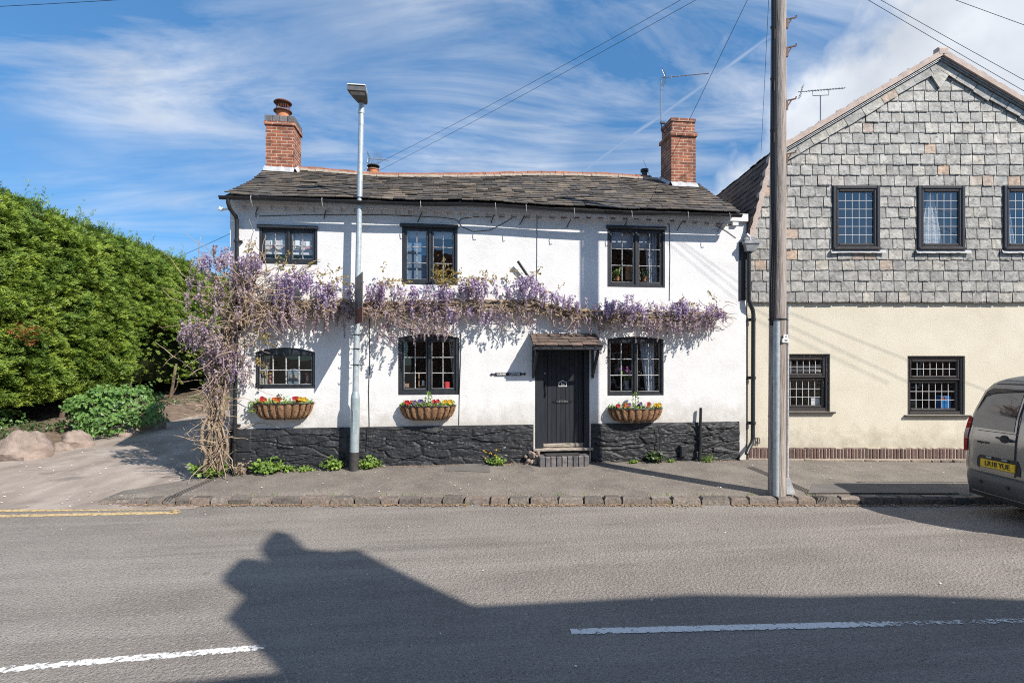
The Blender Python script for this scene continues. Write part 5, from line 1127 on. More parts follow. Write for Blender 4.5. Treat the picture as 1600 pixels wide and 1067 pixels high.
wire(onY(360, 365, .6), onY(180, 440, 9), 0.05, 'thin wire between the cottage gable and the hedge')

# ------------------------------------------------------------------ parked van (street frame, seen from its rear left)
VF, VN, VR = 8.04, 6.24, 6.68                  # far side, near side, rearmost bumper (street frame)
vc = (VF + VN) / 2; van = empty('parked_van', loc2w(VR, vc, ZR + .02), -TH, label='dark grey van with a yellow rear number plate parked at the kerb', cat='van')
hw = (VF - VN) / 2 - .02
def lean(z): return lerp_tab(z, [(.30, .10), (.72, .10), (1.10, .12), (1.42, .17), (1.75, .28), (1.92, .38), (2.02, .62)])
def halfw(z): return lerp_tab(z, [(.28, hw - .10), (.40, hw - .02), (.75, hw), (1.10, hw - .005), (1.45, hw - .05), (1.75, hw - .12), (1.88, hw - .20), (1.96, hw - .34), (2.02, hw - .60)])
ZL = [.30, .38, .50, .70, .95, 1.10, 1.28, 1.45, 1.60, 1.75, 1.83, 1.89, 1.94, 1.98, 2.02]
ST_ = [(0, .11), (.03, .055), (.08, .022), (.16, .0), (.6, 0), (1.4, 0), (2.6, 0), (3.3, .02), (3.75, .06), (4.15, .16), (4.3, .3)]
mb = MB(); vs = []
for X, ins in ST_:
    front = max(0, X - 2.3)
    for z in ZL:
        zz = z
        if X > 2.9: zz = min(z, 2.02 - (X - 2.9) * .75) if z > .95 else z
        vs.append((X + lean(z) * max(0, 1 - X / .9), halfw(z) - ins, zz))
    for z in reversed(ZL):
        zz = z
        if X > 2.9: zz = min(z, 2.02 - (X - 2.9) * .75) if z > .95 else z
        vs.append((X + lean(z) * max(0, 1 - X / .9), -(halfw(z) - ins), zz))
n = 2 * len(ZL); k = len(ST_); nz = len(ZL)
mb.add(vs, [(i * n + j, i * n + (j + 1) % n, (i + 1) * n + (j + 1) % n, (i + 1) * n + j) for i in range(k - 1) for j in range(n)])
caps = [(j, n - 1 - j, n - 2 - j, j + 1) for j in range(nz - 1)]
mb.add(vs, [tuple(reversed(c)) for c in caps] + [tuple(i + (k - 1) * n for i in c) for c in caps])
body = mb.build('body', M['van'], van, smooth=48)
def rear(poly, lift, th, sub=1):
    """patch following the leaning rear face: poly of (y, z), y towards the kerb"""
    P = []
    for (a, c), (e, g) in zip(poly, poly[1:] + poly[:1]):
        for i in range(4): t = i / 4; P.append((a + (e - a) * t, c + (g - c) * t))
    x = lambda y, z: lean(z) - lift + max(0, (abs(y) - halfw(z) + .16)) ** 2 * 1.6
    return P, (lambda y, z: (x(y, z) - th, y, z)), (lambda y, z: (x(y, z) + .012, y, z))
def rpatch(name, poly, lift, m, par, th=.004):
    P, f0, f1 = rear(poly, lift, th); mb = MB()
    # horizontal strips so that the patch bends with the door
    mb.prism(P, f0, f1); me = mb.build(name, m, par)
    bm = bmesh.new(); bm.from_mesh(me.data); bmesh.ops.triangulate(bm, faces=[f for f in bm.faces if len(f.verts) > 4]); bm.to_mesh(me.data); bm.free()
    return me
def strips(name, zs, yl, yr, lift, m, par):      # curved glass from stacked strips
    mb = MB(); vs = []
    for z in zs:
        a, c = yl(z), yr(z)
        for i in range(7): y = a + (c - a) * i / 6; vs.append((lean(z) - lift + max(0, (abs(y) - halfw(z) + .16)) ** 2 * 1.6, y, z))
    mb.add(vs, [(j * 7 + i, (j + 1) * 7 + i, (j + 1) * 7 + i + 1, j * 7 + i + 1) for j in range(len(zs) - 1) for i in range(6)])
    mb.add([v for v in vs], []); return mb.build(name, m, par, smooth='all')
SEAM = -0.02 + 0.0
for s, a in ((1, 1), (-1, -1)):
    yl = lambda z, s=s: s * (halfw(z) - .07); yr = lambda z, s=s: s * .045
    zs = [.63 + (1.87 - .63) * i / 16 for i in range(17)]
    dr = strips('rear_door', zs, yl, yr, .006, M['van'], van)
    zs = [1.225 + (1.80 - 1.225) * i / 12 for i in range(13)]
    fl = lambda z, s=s: s * (halfw(z) - .115 - .05 * max(0, (z - 1.74) / .06) ** 2 - .04 * max(0, (1.27 - z) / .05)); fr = lambda z, s=s: s * (.075 + .04 * max(0, (z - 1.76) / .05))
    strips('window', zs, fl, fr, .012, M['vanglass'], dr)
    if s > 0:
        mb = MB()
        for z0, z1, w in ((.62, 1.19, .006), (1.195, 1.87, .006)):
            mb.tube([(lean(z0 + (z1 - z0) * i / 6) - .008, .03, z0 + (z1 - z0) * i / 6) for i in range(7)], w, 5)
        mb.tube([(lean(1.2) - .008 + (.02 if y > .6 else 0), y, 1.2 - .02 * y) for y in (.03, .3, .6, hw - .12)], .005, 5); mb.tube([(lean(1.87) - .010, y, 1.87 - .05 * (y / hw) ** 3) for y in (-.5, -.2, .1, .35, .55)], .008, 5)
        mb.build('seam', M['vanblack'], van)
P = [(.56, .645), (-.06, .645), (-.06, .76), (.0, .845), (.56, .845), (.60, .80), (.60, .69)]
rc = rpatch('plate_recess', P, .009, M['vanblack'], body)
pz0, pz1, py0, py1 = .685, .795, .01, .53
plt = rpatch('number_plate', [(py1, pz0), (py0, pz0), (py0, pz1), (py1, pz1)], .020, M['plate'], van, .006)
text_obj('registration', 'LR18 YUE', .098, M['platetext'], plt, (lean(.74) - .0285, (py0 + py1) / 2, .739), (PI / 2, 0, -PI / 2), .0006, .95, .98, .0018)
rpatch('plate_lip', [(.55, .638), (.02, .638), (.02, .678), (.55, .678)], .014, M['van'], body, .004)
for y in (.44, .20): rpatch('plate_lamp', [(y, .815), (y - .08, .815), (y - .08, .84), (y, .84)], .022, M['leadgrey'], rc, .01)
hd = rpatch('handle_cup', [(.20 + .06 * math.cos(a), 1.115 + .055 * math.sin(a)) for a in [PI * q / 6 for q in range(12)]], .012, M['vanblack'], van, .006)
mb = MB(); mb.tube([(lean(1.12) - .03, .30, 1.125), (lean(1.12) - .05, .20, 1.12), (lean(1.12) - .045, .09, 1.105), (lean(1.12) - .02, .06, 1.10)], [.012, .02, .02, .014], 8); mb.build('handle', M['vanblack'], hd, smooth=True)
text_obj('badge', 'express', .055, M['platetext'], van, (lean(1.12) - .0165, .52, 1.03), (PI / 2 - .02, 0, -PI / 2), .002, 1.05, 1.1, .0006)
for s in (1, -1):
    y = lambda z, s=s: s * (halfw(z) - .012); mb = MB()
    for (z0, z1, mi) in ((.86, 1.04, 0), (1.042, 1.20, 1), (1.202, 1.36, 0)):
        mb.mi = mi; vs = []
        for i in range(5):
            z = z0 + (z1 - z0) * i / 4; bul = .012 * math.sin(PI * (z - .84) / .54)
            vs += [(lean(z) * .93 - .004, s * (halfw(z) - .10 + .02 * (1.36 - z)), z), (lean(z) * .9 - .004 - bul, s * (halfw(z) - .045), z), (lean(z) * .9 + .05, s * (halfw(z) + .006 + bul * .5), z), (lean(z) * .9 + .16, s * (halfw(z) + .004), z)]
        mb.add(vs, [(i * 4 + q, i * 4 + q + 1, i * 4 + q + 5, i * 4 + q + 4) for i in range(4) for q in range(3)])
    mb.build('tail_light', [M['redlens'], M['clearlens']], van, smooth=50)
# bumper with a dark skirt and step
mb = MB(); vs = []; n = 24
PR = [(.29, .07), (.34, -.02), (.41, -.045), (.50, -.055), (.56, -.045), (.60, .0), (.61, .12)]
for i in range(n + 1):
    y = -hw - .0 + 2 * hw * i / n; q = max(0, abs(y) - hw + .30) / .30; back = .22 * q ** 2.6
    for z, x in PR: vs.append((.075 + x + back, y * 1.005, z + (.12 * q ** 3 if z > .48 else 0)))
m_ = len(PR); mb.add(vs, [(i * m_ + j, i * m_ + j + 1, (i + 1) * m_ + j + 1, (i + 1) * m_ + j) for i in range(n) for j in range(m_ - 1)])
for s in (1, -1):
    e = [(.075 + .22 + x, s * hw * 1.005, z + (.12 if z > .48 else 0)) for z, x in PR]; vs = e + [(1.0, s * hw * 1.004, z + (.12 if z > .48 else 0)) for z, x in PR]
    mb.add(vs, [(j, j + 1, j + m_ + 1, j + m_) for j in range(m_ - 1)])
bp = mb.build('bumper', M['bumper'], van, smooth=60)
mb = MB(); mb.box(.13, 1.0, -hw + .1, hw - .1, .24, .34); mb.build('skirt', M['vanblack'], van)
for y in (.46, .05): mb = MB(); mb.lathe([(.022, -.004), (.026, .0), (.026, .006), (.0, .004)], (.012, y, .48), 12, 'x'); mb.build('sensor', M['vanblack'], bp)
mb = MB(); mb.tube([(lean(.66) - .085, y, .69) for y in (-.5, 0, .5)], .006, 5); 
rpatch('brake_light', [(.16, 1.915), (-.16, 1.915), (-.16, 1.94), (.16, 1.94)], .012, M['redlens'], van, .02)
mb = MB()
for s in (1, -1): mb.tube([(.95, s * (hw - .22), 1.99), (1.10, s * (hw - .22), 2.04), (2.0, s * (hw - .22), 2.06), (3.0, s * (hw - .22), 2.05), (3.1, s * (hw - .22), 1.98)], .018, 8)
mb.build('roof_rail', M['chrome'], van, smooth=True)
for X in (.95, 3.65):
    for s in (1, -1):
        mb = MB(); y = s * (hw - .10); pr = [(.19, -.095), (.28, -.10), (.31, -.08), (.318, 0), (.31, .08), (.28, .10), (.19, .095)]; mb.lathe(pr, (X, y, .318), 28, 'y'); wh = mb.build('wheel', M['rubber'], van, smooth=50)
        mb = MB(); mb.lathe([(.0, -.04), (.10, -.06), (.19, -.05), (.192, 0), (.19, .05), (.10, .06), (0, .04)], (X, y, .318), 20, 'y'); mb.build('hubcap', M['chrome'], wh, smooth=50)

# ------------------------------------------------------------------ foliage helpers
def leaf_cloud(mb, pts, size, shape='leaf', nrm=None, spread=1.0, asp=0.45):
    """one small folded leaf at every point"""
    for p in pts:
        s = size * rnd.uniform(.5, 1.25); d = Vector((rnd.gauss(0, 1), rnd.gauss(0, 1), rnd.gauss(0, 1)))
        if nrm is not None: d = d * spread + (nrm(p) if callable(nrm) else Vector(nrm)) * 1.4
        d.normalize(); t = d.cross(Vector((rnd.gauss(0, 1), rnd.gauss(0, 1), rnd.gauss(0, 1)))).normalized(); w = d.cross(t)
        b_ = p - t * s * .5; e = p + t * s * .5; m_ = p + d * s * .10
        mb.add([b_, m_ + w * s * asp, e, m_ - w * s * asp], [(0, 1, 2, 3)])
def clump(name, base, r, h, nst, leaf, m, parent=None, per=9, stem_m=None, droop=.25, asp=.4, lean_=(0, 0), **kw):
    """weeds: leafy stems rising from one foot"""
    root = empty(name, base, **kw) if parent is None else parent; mb = MB(); st = MB(); off = Vector((0, 0, 0)) if parent is None else Vector(base)
    for i in range(nst):
        a = rnd.uniform(0, 2 * PI); rr = r * math.sqrt(rnd.random()); hh = h * (1 - .55 * rr / r) * rnd.uniform(.55, 1.1); foot_ = off + Vector((math.cos(a) * rr * .35, math.sin(a) * rr * .3, 0)); tip = off + Vector((math.cos(a) * rr + lean_[0] * hh, math.sin(a) * rr * .75 + lean_[1] * hh, hh))
        st.tube([foot_, foot_.lerp(tip, .5) + Vector((0, 0, hh * .12)), tip], .003, 4)
        for q in range(per):
            t = .25 + .75 * q / per; p = foot_.lerp(tip, t) + Vector((0, 0, hh * .12 * 4 * t * (1 - t))) + Vector((rnd.gauss(0, leaf * .6), rnd.gauss(0, leaf * .6), rnd.gauss(0, leaf * .3)))
            leaf_cloud(mb, [p], leaf, nrm=(.25, -.45, .75), spread=.75, asp=asp)
    mb.build('leaves', m, root); st.build('stems', stem_m or m, root); return root

# ------------------------------------------------------------------ hedge
def hedge_top(y): return 6.18 + .10 * noise.noise(Vector((0, y * .5, 0))) - (.0 if y < 14 else .05 * (y - 14))
HXF = -10.25
def hedge_x(y, z): return HXF + .22 * noise.fractal(Vector((y * .55, z * .6, 2)), 1, 2, 4) + .25 * math.sin(PI * min(1, max(0, (z - .6) / 5.6))) - .75 * max(0, (2.0 - z) / 2.0) ** 1.3 - .9 * max(0, (z - 5.3) / 1.0) ** 2
hedge = empty('hedge', (-11.0, 8, 0.3), label='tall clipped bright green conifer hedge along the left side of the lane', cat='hedge'); ho = -Vector((-11.0, 8, 0.3))
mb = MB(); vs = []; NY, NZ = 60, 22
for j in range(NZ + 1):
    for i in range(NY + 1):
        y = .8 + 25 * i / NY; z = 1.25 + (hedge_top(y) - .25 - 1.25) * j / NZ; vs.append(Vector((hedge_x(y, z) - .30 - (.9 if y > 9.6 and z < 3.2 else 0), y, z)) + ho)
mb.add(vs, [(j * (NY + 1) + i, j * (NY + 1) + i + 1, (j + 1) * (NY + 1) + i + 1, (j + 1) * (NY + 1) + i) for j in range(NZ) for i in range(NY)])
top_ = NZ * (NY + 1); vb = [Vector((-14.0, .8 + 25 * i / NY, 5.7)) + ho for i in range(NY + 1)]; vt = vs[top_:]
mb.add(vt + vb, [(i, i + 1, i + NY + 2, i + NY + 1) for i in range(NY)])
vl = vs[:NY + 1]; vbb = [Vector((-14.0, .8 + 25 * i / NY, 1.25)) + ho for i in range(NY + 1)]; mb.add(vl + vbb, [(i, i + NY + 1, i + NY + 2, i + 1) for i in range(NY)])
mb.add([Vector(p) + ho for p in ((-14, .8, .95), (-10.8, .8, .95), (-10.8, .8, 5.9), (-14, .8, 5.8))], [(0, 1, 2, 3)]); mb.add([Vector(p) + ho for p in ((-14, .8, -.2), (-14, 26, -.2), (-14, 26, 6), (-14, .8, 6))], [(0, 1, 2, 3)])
mb.build('shade_hull', M['hedge_core'], hedge)  # near-black shell whose colour stands for the shade inside the hedge
def spray(mb, p, out, up, L_):
    """flat feathery spray of scale-leaf shoots"""
    side = out.cross(up).normalized(); k = rnd.choice((5, 6, 7))
    for i in range(k):
        t = i / k; sg = 1 if i % 2 else -1; a = sg * rnd.uniform(.45, .85) if i < k - 1 else 0; l = L_ * (.62 - .25 * t) * rnd.uniform(.7, 1.2)
        d = (out * math.cos(a) + side * math.sin(a) + up * rnd.uniform(-.2, .2)).normalized(); w = d.cross(up).normalized() * L_ * .055; s0 = p + out * L_ * t * .7
        mb.add([s0 - w * .4, s0 + d * l * .55 + w, s0 + d * l, s0 + d * l * .5 - w], [(0, 1, 2, 3)])
mb = MB(); nsp = 0
while nsp < 52000:
    y = .9 + 24.5 * rnd.random() ** 1.35; zmax = hedge_top(y); zb_ = .92 + .38 * noise.noise(Vector((y * .9, 0, 8))) + (.25 if y > 9 else 0); z = zb_ + (zmax - zb_) * rnd.random()
    cl = .6 * noise.fractal(Vector((y * 1.3, z * 3.8, 4)), 1, 2, 3) + .5 * noise.noise(Vector((y * 3.2, z * 9, 1)))
    if cl < -.20 and rnd.random() < .86: continue
    if y > 9.0 and z < 3.3 + .7 * noise.noise(Vector((y * .8, z * .5, 21))) - .9 * max(0, 10.2 - y) and rnd.random() < .93: continue
    x = hedge_x(y, z) - .24 + .22 * max(-.5, cl) + rnd.uniform(-.10, .08)
    out = Vector((rnd.uniform(.3, 1.0), rnd.choice((-1, -1, 1)) * rnd.uniform(.2, 1), rnd.gauss(.05, .25))).normalized(); up = Vector((rnd.gauss(.75, .3), rnd.gauss(-.3, .35), rnd.gauss(.6, .35)))
    up = (up - out * up.dot(out)).normalized(); spray(mb, Vector((x, y, z)) + ho, out, up, rnd.uniform(.10, .21) * (1 + .012 * y)); nsp += 1
for i in range(6500):                            # top surface
    y = .9 + 24.5 * rnd.random(); d = rnd.random() ** 1.5 * 3.0; z = hedge_top(y) - .12 + rnd.gauss(0, .05) - .04 * d; x = hedge_x(y, min(z, 6.0)) - .1 - d
    out = Vector((rnd.gauss(.5, .5), rnd.gauss(0, .5), .8)).normalized(); spray(mb, Vector((x, y, z)) + ho, out, Vector((-.5, rnd.gauss(0, .5), .5)).normalized(), rnd.uniform(.15, .28))
for i in range(110):                             # loose leaders along the top
    y = 1.5 + 22 * rnd.random() ** 1.3; x = HXF - rnd.uniform(.2, 1.4); h = rnd.uniform(.15, .55) * (1.5 if rnd.random() < .2 else .8); b0 = Vector((x, y, hedge_top(y) - .12)); tip = b0 + Vector((rnd.gauss(.12, .15), rnd.gauss(0, .2), h))
    for q in range(9):
        t = q / 8; spray(mb, b0.lerp(tip, t) + ho, Vector((rnd.gauss(0, 1), rnd.gauss(0, 1), .9)).normalized(), Vector((rnd.gauss(0, 1), rnd.gauss(0, 1), .2)).normalized(), .20 * (1.1 - .6 * t))
mb.build('foliage', M['leaf_hedge'], hedge)
c = Vector((hedge_x(4.0, 2.75) + .05, 4.0, 2.72)); mb = MB()
for i in range(60): spray(mb, c + Vector((rnd.gauss(0, .08), rnd.gauss(0, .22), rnd.gauss(0, .11))) + ho, Vector((1, rnd.gauss(0, .4), rnd.gauss(-.2, .4))).normalized(), Vector((0, rnd.gauss(0, .3), 1)).normalized(), .2)
mb.build('dead_foliage', M['leaf_brown'], hedge, label='patch of orange dead foliage')
for (y, dx, z1) in ((3.2, .35, 1.7), (4.3, .2, 1.9), (6.6, .2, 1.6), (9.3, .15, 1.7), (12.5, .2, 1.8)):
    mb = MB(); x = -11.15 + rnd.uniform(-.2, .25); zb = .10; b0 = Vector((x, y, zb)); P = [b0, b0 + Vector((dx * .25, .06, .45)), b0 + Vector((dx * .9, -.05, .9)), b0 + Vector((dx * 1.2, .1, z1))]; mb.tube([p + ho for p in P], [.085, .07, .06, .05], 9)
    q = P[1]; mb.tube([q + ho, q + ho + Vector((.1, .3, .45)), q + ho + Vector((.05, .55, .9))], [.035, .03, .02], 7); mb.build('trunk', M['trunk'], hedge, smooth='all')

# shrubs, ivy and ground cover on the verge
def shrub(name, c, r, n, leaf, m, label, cat='shrub', asp=.42, nst=14):
    root = empty(name, (c[0], c[1], c[2]), label=label, cat=cat); mb = MB(); pts = []; C = Vector((0, 0, r[2] * .75))
    while len(pts) < n:
        d = Vector((rnd.gauss(0, 1), rnd.gauss(0, 1), rnd.gauss(0, 1))).normalized(); k = 1 + .55 * noise.fractal(d * 1.9 + Vector(c), 1, 2, 3); q = rnd.uniform(.62, 1.0) ** .6
        p = C + Vector((d.x * r[0], d.y * r[1], d.z * r[2])) * k * q
        if p.z > .02 and noise.noise((p + Vector(c)) * 3.2) > -.32: pts.append(p)
    leaf_cloud(mb, pts, leaf, nrm=lambda p: ((p - C).normalized() + Vector((.3, -.3, .5))).normalized(), spread=.55, asp=asp); mb.build('foliage', m, root)
    st = MB()
    for i in range(nst): a = rnd.uniform(0, 2 * PI); tip = C + Vector((math.cos(a) * r[0] * .8, math.sin(a) * r[1] * .8, rnd.uniform(-.2, .8) * r[2])); st.tube([(rnd.gauss(0, .1), rnd.gauss(0, .1), 0), tip * .5, tip], [.02, .014, .006], 5)
    st.build('stems', M['trunk'], root); return root
g = lambda px, py, z: gnd(px, py, z)
s1 = g(176, 668, .22); shrub('shrub', (s1.x - .1, s1.y + .5, .10), (.95, 1.7, .72), 4600, .10, M['leaf_shrub'], 'broad leafy green shrub under the hedge behind the boulders')
s2 = g(12, 672, .3); shrub('shrub', (s2.x - .35, s2.y, .15), (.45, .6, .48), 700, .105, M['leaf_shrub'], 'small bright green bush at the left edge beside the largest boulder')
s3 = g(292, 650, .1); shrub('shrub', (-8.1, 14.6, .35), (1.3, 1.0, 1.1), 1600, .13, M['leaf_dark'], 'dark shaded bush at the far end of the lane')
shrub('shrub', (-6.6, 13.5, .35), (.9, .8, 1.8), 1700, .12, M['leaf_shrub'], 'tall leafy bush behind the wisteria at the end of the lane')
shrub('conifer', (-7.0, 19.5, .3), (3.6, 1.6, 3.0), 9000, .22, M['leaf_hedge'], 'wide conifer closing the far end of the lane', 'tree', asp=.2)
mb = MB(); pts = []
for i in range(2600):
    y = 2.0 + 13 * rnd.random(); x = -9.9 - abs(rnd.gauss(0, .35)); 
    if noise.noise(Vector((x * 1.5, y * 1.1, 3))) < -.05: continue
    pts.append(Vector((x, y, lane_z(-9.2, y) + min(1.6, -9.2 - x) * .24 + .05 + abs(rnd.gauss(0, .09)))))
leaf_cloud(mb, pts, .07, nrm=(.4, -.3, .8), spread=.7); tag(mb.build('ground_cover', M['leaf_dark'], None), 'low ivy and weeds at the foot of the hedge', 'ground cover', kind='stuff')
mb = MB()
for i in range(1500):
    y = 11.8 + 5.5 * rnd.random(); x = -9.3 + 6.5 * rnd.random(); u, v = (x + 9.6) / 7.5, (y - 11.5) / 9
    if noise.noise(Vector((x * 1.2, y * .9, 7))) < 0.02: continue
    z = bank_pt(u, v)[2]; l = rnd.uniform(.08, .2); d = Vector((rnd.gauss(0, .5), rnd.gauss(0, .5), 1)).normalized() * l; w = Vector((1, rnd.gauss(0, .5), 0)).normalized() * .018; p = Vector((x, y, z)); mb.add([p - w, p + w, p + d], [(0, 1, 2)])
tag(mb.build('bank_grass', M['leaf_weed'], None), 'patchy grass on the earth bank at the end of the lane', 'grass', kind='stuff')

# boulders along the lane edge
def boulder(px, py, r, seed, label, dy=0, second=None):
    p = gnd(px, py, .0); mb = MB(); mb.blob((0, 0, r[2] * .35), r, seed, .26, 30, 20, 1.3)
    if second: mb2 = second; mb.blob(mb2[0], mb2[1], seed + 9, .22, 22, 14, 1.1)
    o = mb.build('boulder', M['rock'], None, smooth=42); o.location = (p.x, p.y + r[1] * .6 + dy, lane_z(p.x + .3, p.y) - .09); tag(o, label, 'boulder', 'boulders along the lane'); return o
boulder(22, 716, (.52, .42, .46), 3, 'largest rounded pink boulder at the left edge of the photo')
boulder(112, 699, (.34, .34, .34), 8, 'middle rounded boulder beside the lane, right of the largest one')
boulder(93, 702, (.24, .2, .20), 14, 'small boulder leaning on the front of the middle boulder')
boulder(66, 707, (.15, .12, .10), 33, 'smallest flat stone between the largest and the middle boulder')
boulder(183, 682, (.40, .35, .24), 21, 'low flat boulder in front of the leafy shrub')
boulder(228, 672, (.42, .36, .28), 27, 'dark angular boulder in the cottage shadow at the lane edge')

# weeds at the foot of the cottage wall
def weed(px, py, r, h, nst, leaf, m, label, **kw):
    p = onY(px, py, -.14); z = pave_z(*w2loc((p.x, p.y))); return clump('weed', (p.x, p.y, z), r, h, nst, leaf, M[m], label=label, cat='weed', group='weeds along the cottage wall', **kw)
weed(332, 725, .36, .34, 40, .085, 'leaf_weed', 'large leafy weed at the foot of the wisteria stems', per=10); weed(418, 722, .30, .36, 34, .075, 'leaf_weed', 'pale leafy weed against the plinth right of the black downpipe')
weed(452, 722, .12, .18, 10, .05, 'leaf_weed', 'small weed tuft left of two below the arched left window'); weed(476, 722, .14, .12, 10, .05, 'leaf_weed', 'low weed tuft halfway between the downpipe and the lamp post')
weed(520, 722, .24, .26, 34, .055, 'leaf_weed', 'dense bright green weed on the left of the lamp post'); weed(576, 722, .24, .24, 34, .055, 'leaf_weed', 'dense bright green weed on the right of the lamp post')
w_ = weed(774, 720, .22, .22, 24, .055, 'leaf_weed', 'weed with small yellow flowers left of the doorstep')
mb = MB()
for i in range(7): p = Vector((rnd.gauss(0, .13), rnd.gauss(-.03, .05), rnd.uniform(.14, .30))); leaf_cloud(mb, [p + Vector((rnd.gauss(0, .012), rnd.gauss(0, .012), rnd.gauss(0, .008))) for _ in range(4)], .03, nrm=(0, -1, .6), spread=.5)
mb.build('flowers', M['yellow'], w_)
weed(1023, 718, .16, .30, 14, .075, 'leaf_dark', 'dark broad leaved weed below the right flower trough', asp=.5); weed(990, 721, .14, .07, 12, .04, 'leaf_weed', 'very low grassy weed right of the door'); weed(1106, 718, .16, .16, 14, .06, 'leaf_weed', 'spiky weed beside the black standpipe', asp=.16); weed(1046, 721, .10, .07, 8, .04, 'leaf_weed', 'tiny weed at the pavement edge below the cable box')
p = gnd(196, 783, ZR); clump('weed', (p.x, p.y + .12, ZR), .16, .14, 16, .05, M['leaf_weed'], label='small green weed at the left end of the kerb', cat='weed')
p = onY(376, 730, -.2); clump('dead_plant', (p.x, p.y, .0), .2, .36, 14, .05, M['bark'], label='dry brown dead plant at the foot of the downpipe', cat='plant', per=5)

# scattered litter
def scatter(name, n, fn, size, m, label, cat, asp=.4):
    mb = MB()
    for i in range(n):
        q = fn()
        if q is None: continue
        s = size * rnd.uniform(.5, 1.4); a = rnd.uniform(0, PI); t = Vector((math.cos(a), math.sin(a), rnd.uniform(-.15, .25))) * s * .5; w = Vector((-math.sin(a), math.cos(a), rnd.uniform(-.2, .2))) * s * asp; q = Vector(q) + Vector((0, 0, .008 + rnd.random() * .01))
        mb.add([q - t, q + w, q + t, q - w], [(0, 1, 2, 3)])
    return tag(mb.build(name, m, None), label, cat, kind='stuff')
def gutter_litter():
    lx = -6 + 15 * rnd.random(); ly = KERB - .008 - abs(rnd.gauss(0, .045 + .03 * noise.noise(Vector((lx * 1.3, 0, 0)))))
    return loc2w(lx, ly, ZR) if noise.noise(Vector((lx * .8, 5, 0))) > -.28 else None
scatter('leaf_litter', 3600, gutter_litter, .032, M['litter'], 'dry leaves and petals lying in the gutter along the kerb', 'leaf litter')
def wall_litter():
    x = rnd.uniform(-3.8, 6); d = .07 + abs(rnd.gauss(0, .06)); return (x, -d, pave_z(*w2loc((x, -d)))) if noise.noise(Vector((x * 1.1, 2, 0))) > -.1 else None
scatter('wall_litter', 900, wall_litter, .028, M['litter'], 'dry leaf debris gathered along the foot of the wall', 'leaf litter')
def lane_petal():
    y = -1.5 + 14 * rnd.random(); x = -9.3 + 5.2 * rnd.random() ** (2.4 if rnd.random() < .6 else 1); return (x, y, lane_z(x, y))
scatter('fallen_petals', 900, lane_petal, .035, M['petal'], 'pale fallen petals scattered over the lane', 'petals')
def road_petal():
    lx = rnd.uniform(-7, 8); ly = KERB - 4.5 * rnd.random() ** 1.6; return loc2w(lx, ly, ZR)
scatter('road_petals', 60, road_petal, .022, M['petal'], 'few pale petals lying on the road', 'petals')
def pave_petal():
    lx = rnd.uniform(-5.5, 9); t = rnd.random(); ly = KERB + .2 + (wall_ly(lx) - KERB - .3) * t; return loc2w(lx, ly, pave_z(lx, ly))
scatter('pavement_petals', 90, pave_petal, .03, M['petal'], 'few pale petals lying on the pavement', 'petals')
mb = MB()                                        # grass in the kerb joints
for i in range(60):
    lx = rnd.uniform(-5, 9); ly = KERB + rnd.choice((-.015, .15)) ; z = ZR if ly < KERB else -.06
    for k in range(7): a = loc2w(lx + rnd.gauss(0, .03), ly, z); l = rnd.uniform(.02, .07); mb.add([a, a + Vector((.006, 0, 0)), a + Vector((rnd.gauss(0, .02), rnd.gauss(0, .02), l))], [(0, 1, 2)])
tag(mb.build('kerb_grass', M['leaf_weed'], None), 'small grass tufts growing in the joints of the kerb', 'grass', kind='stuff')

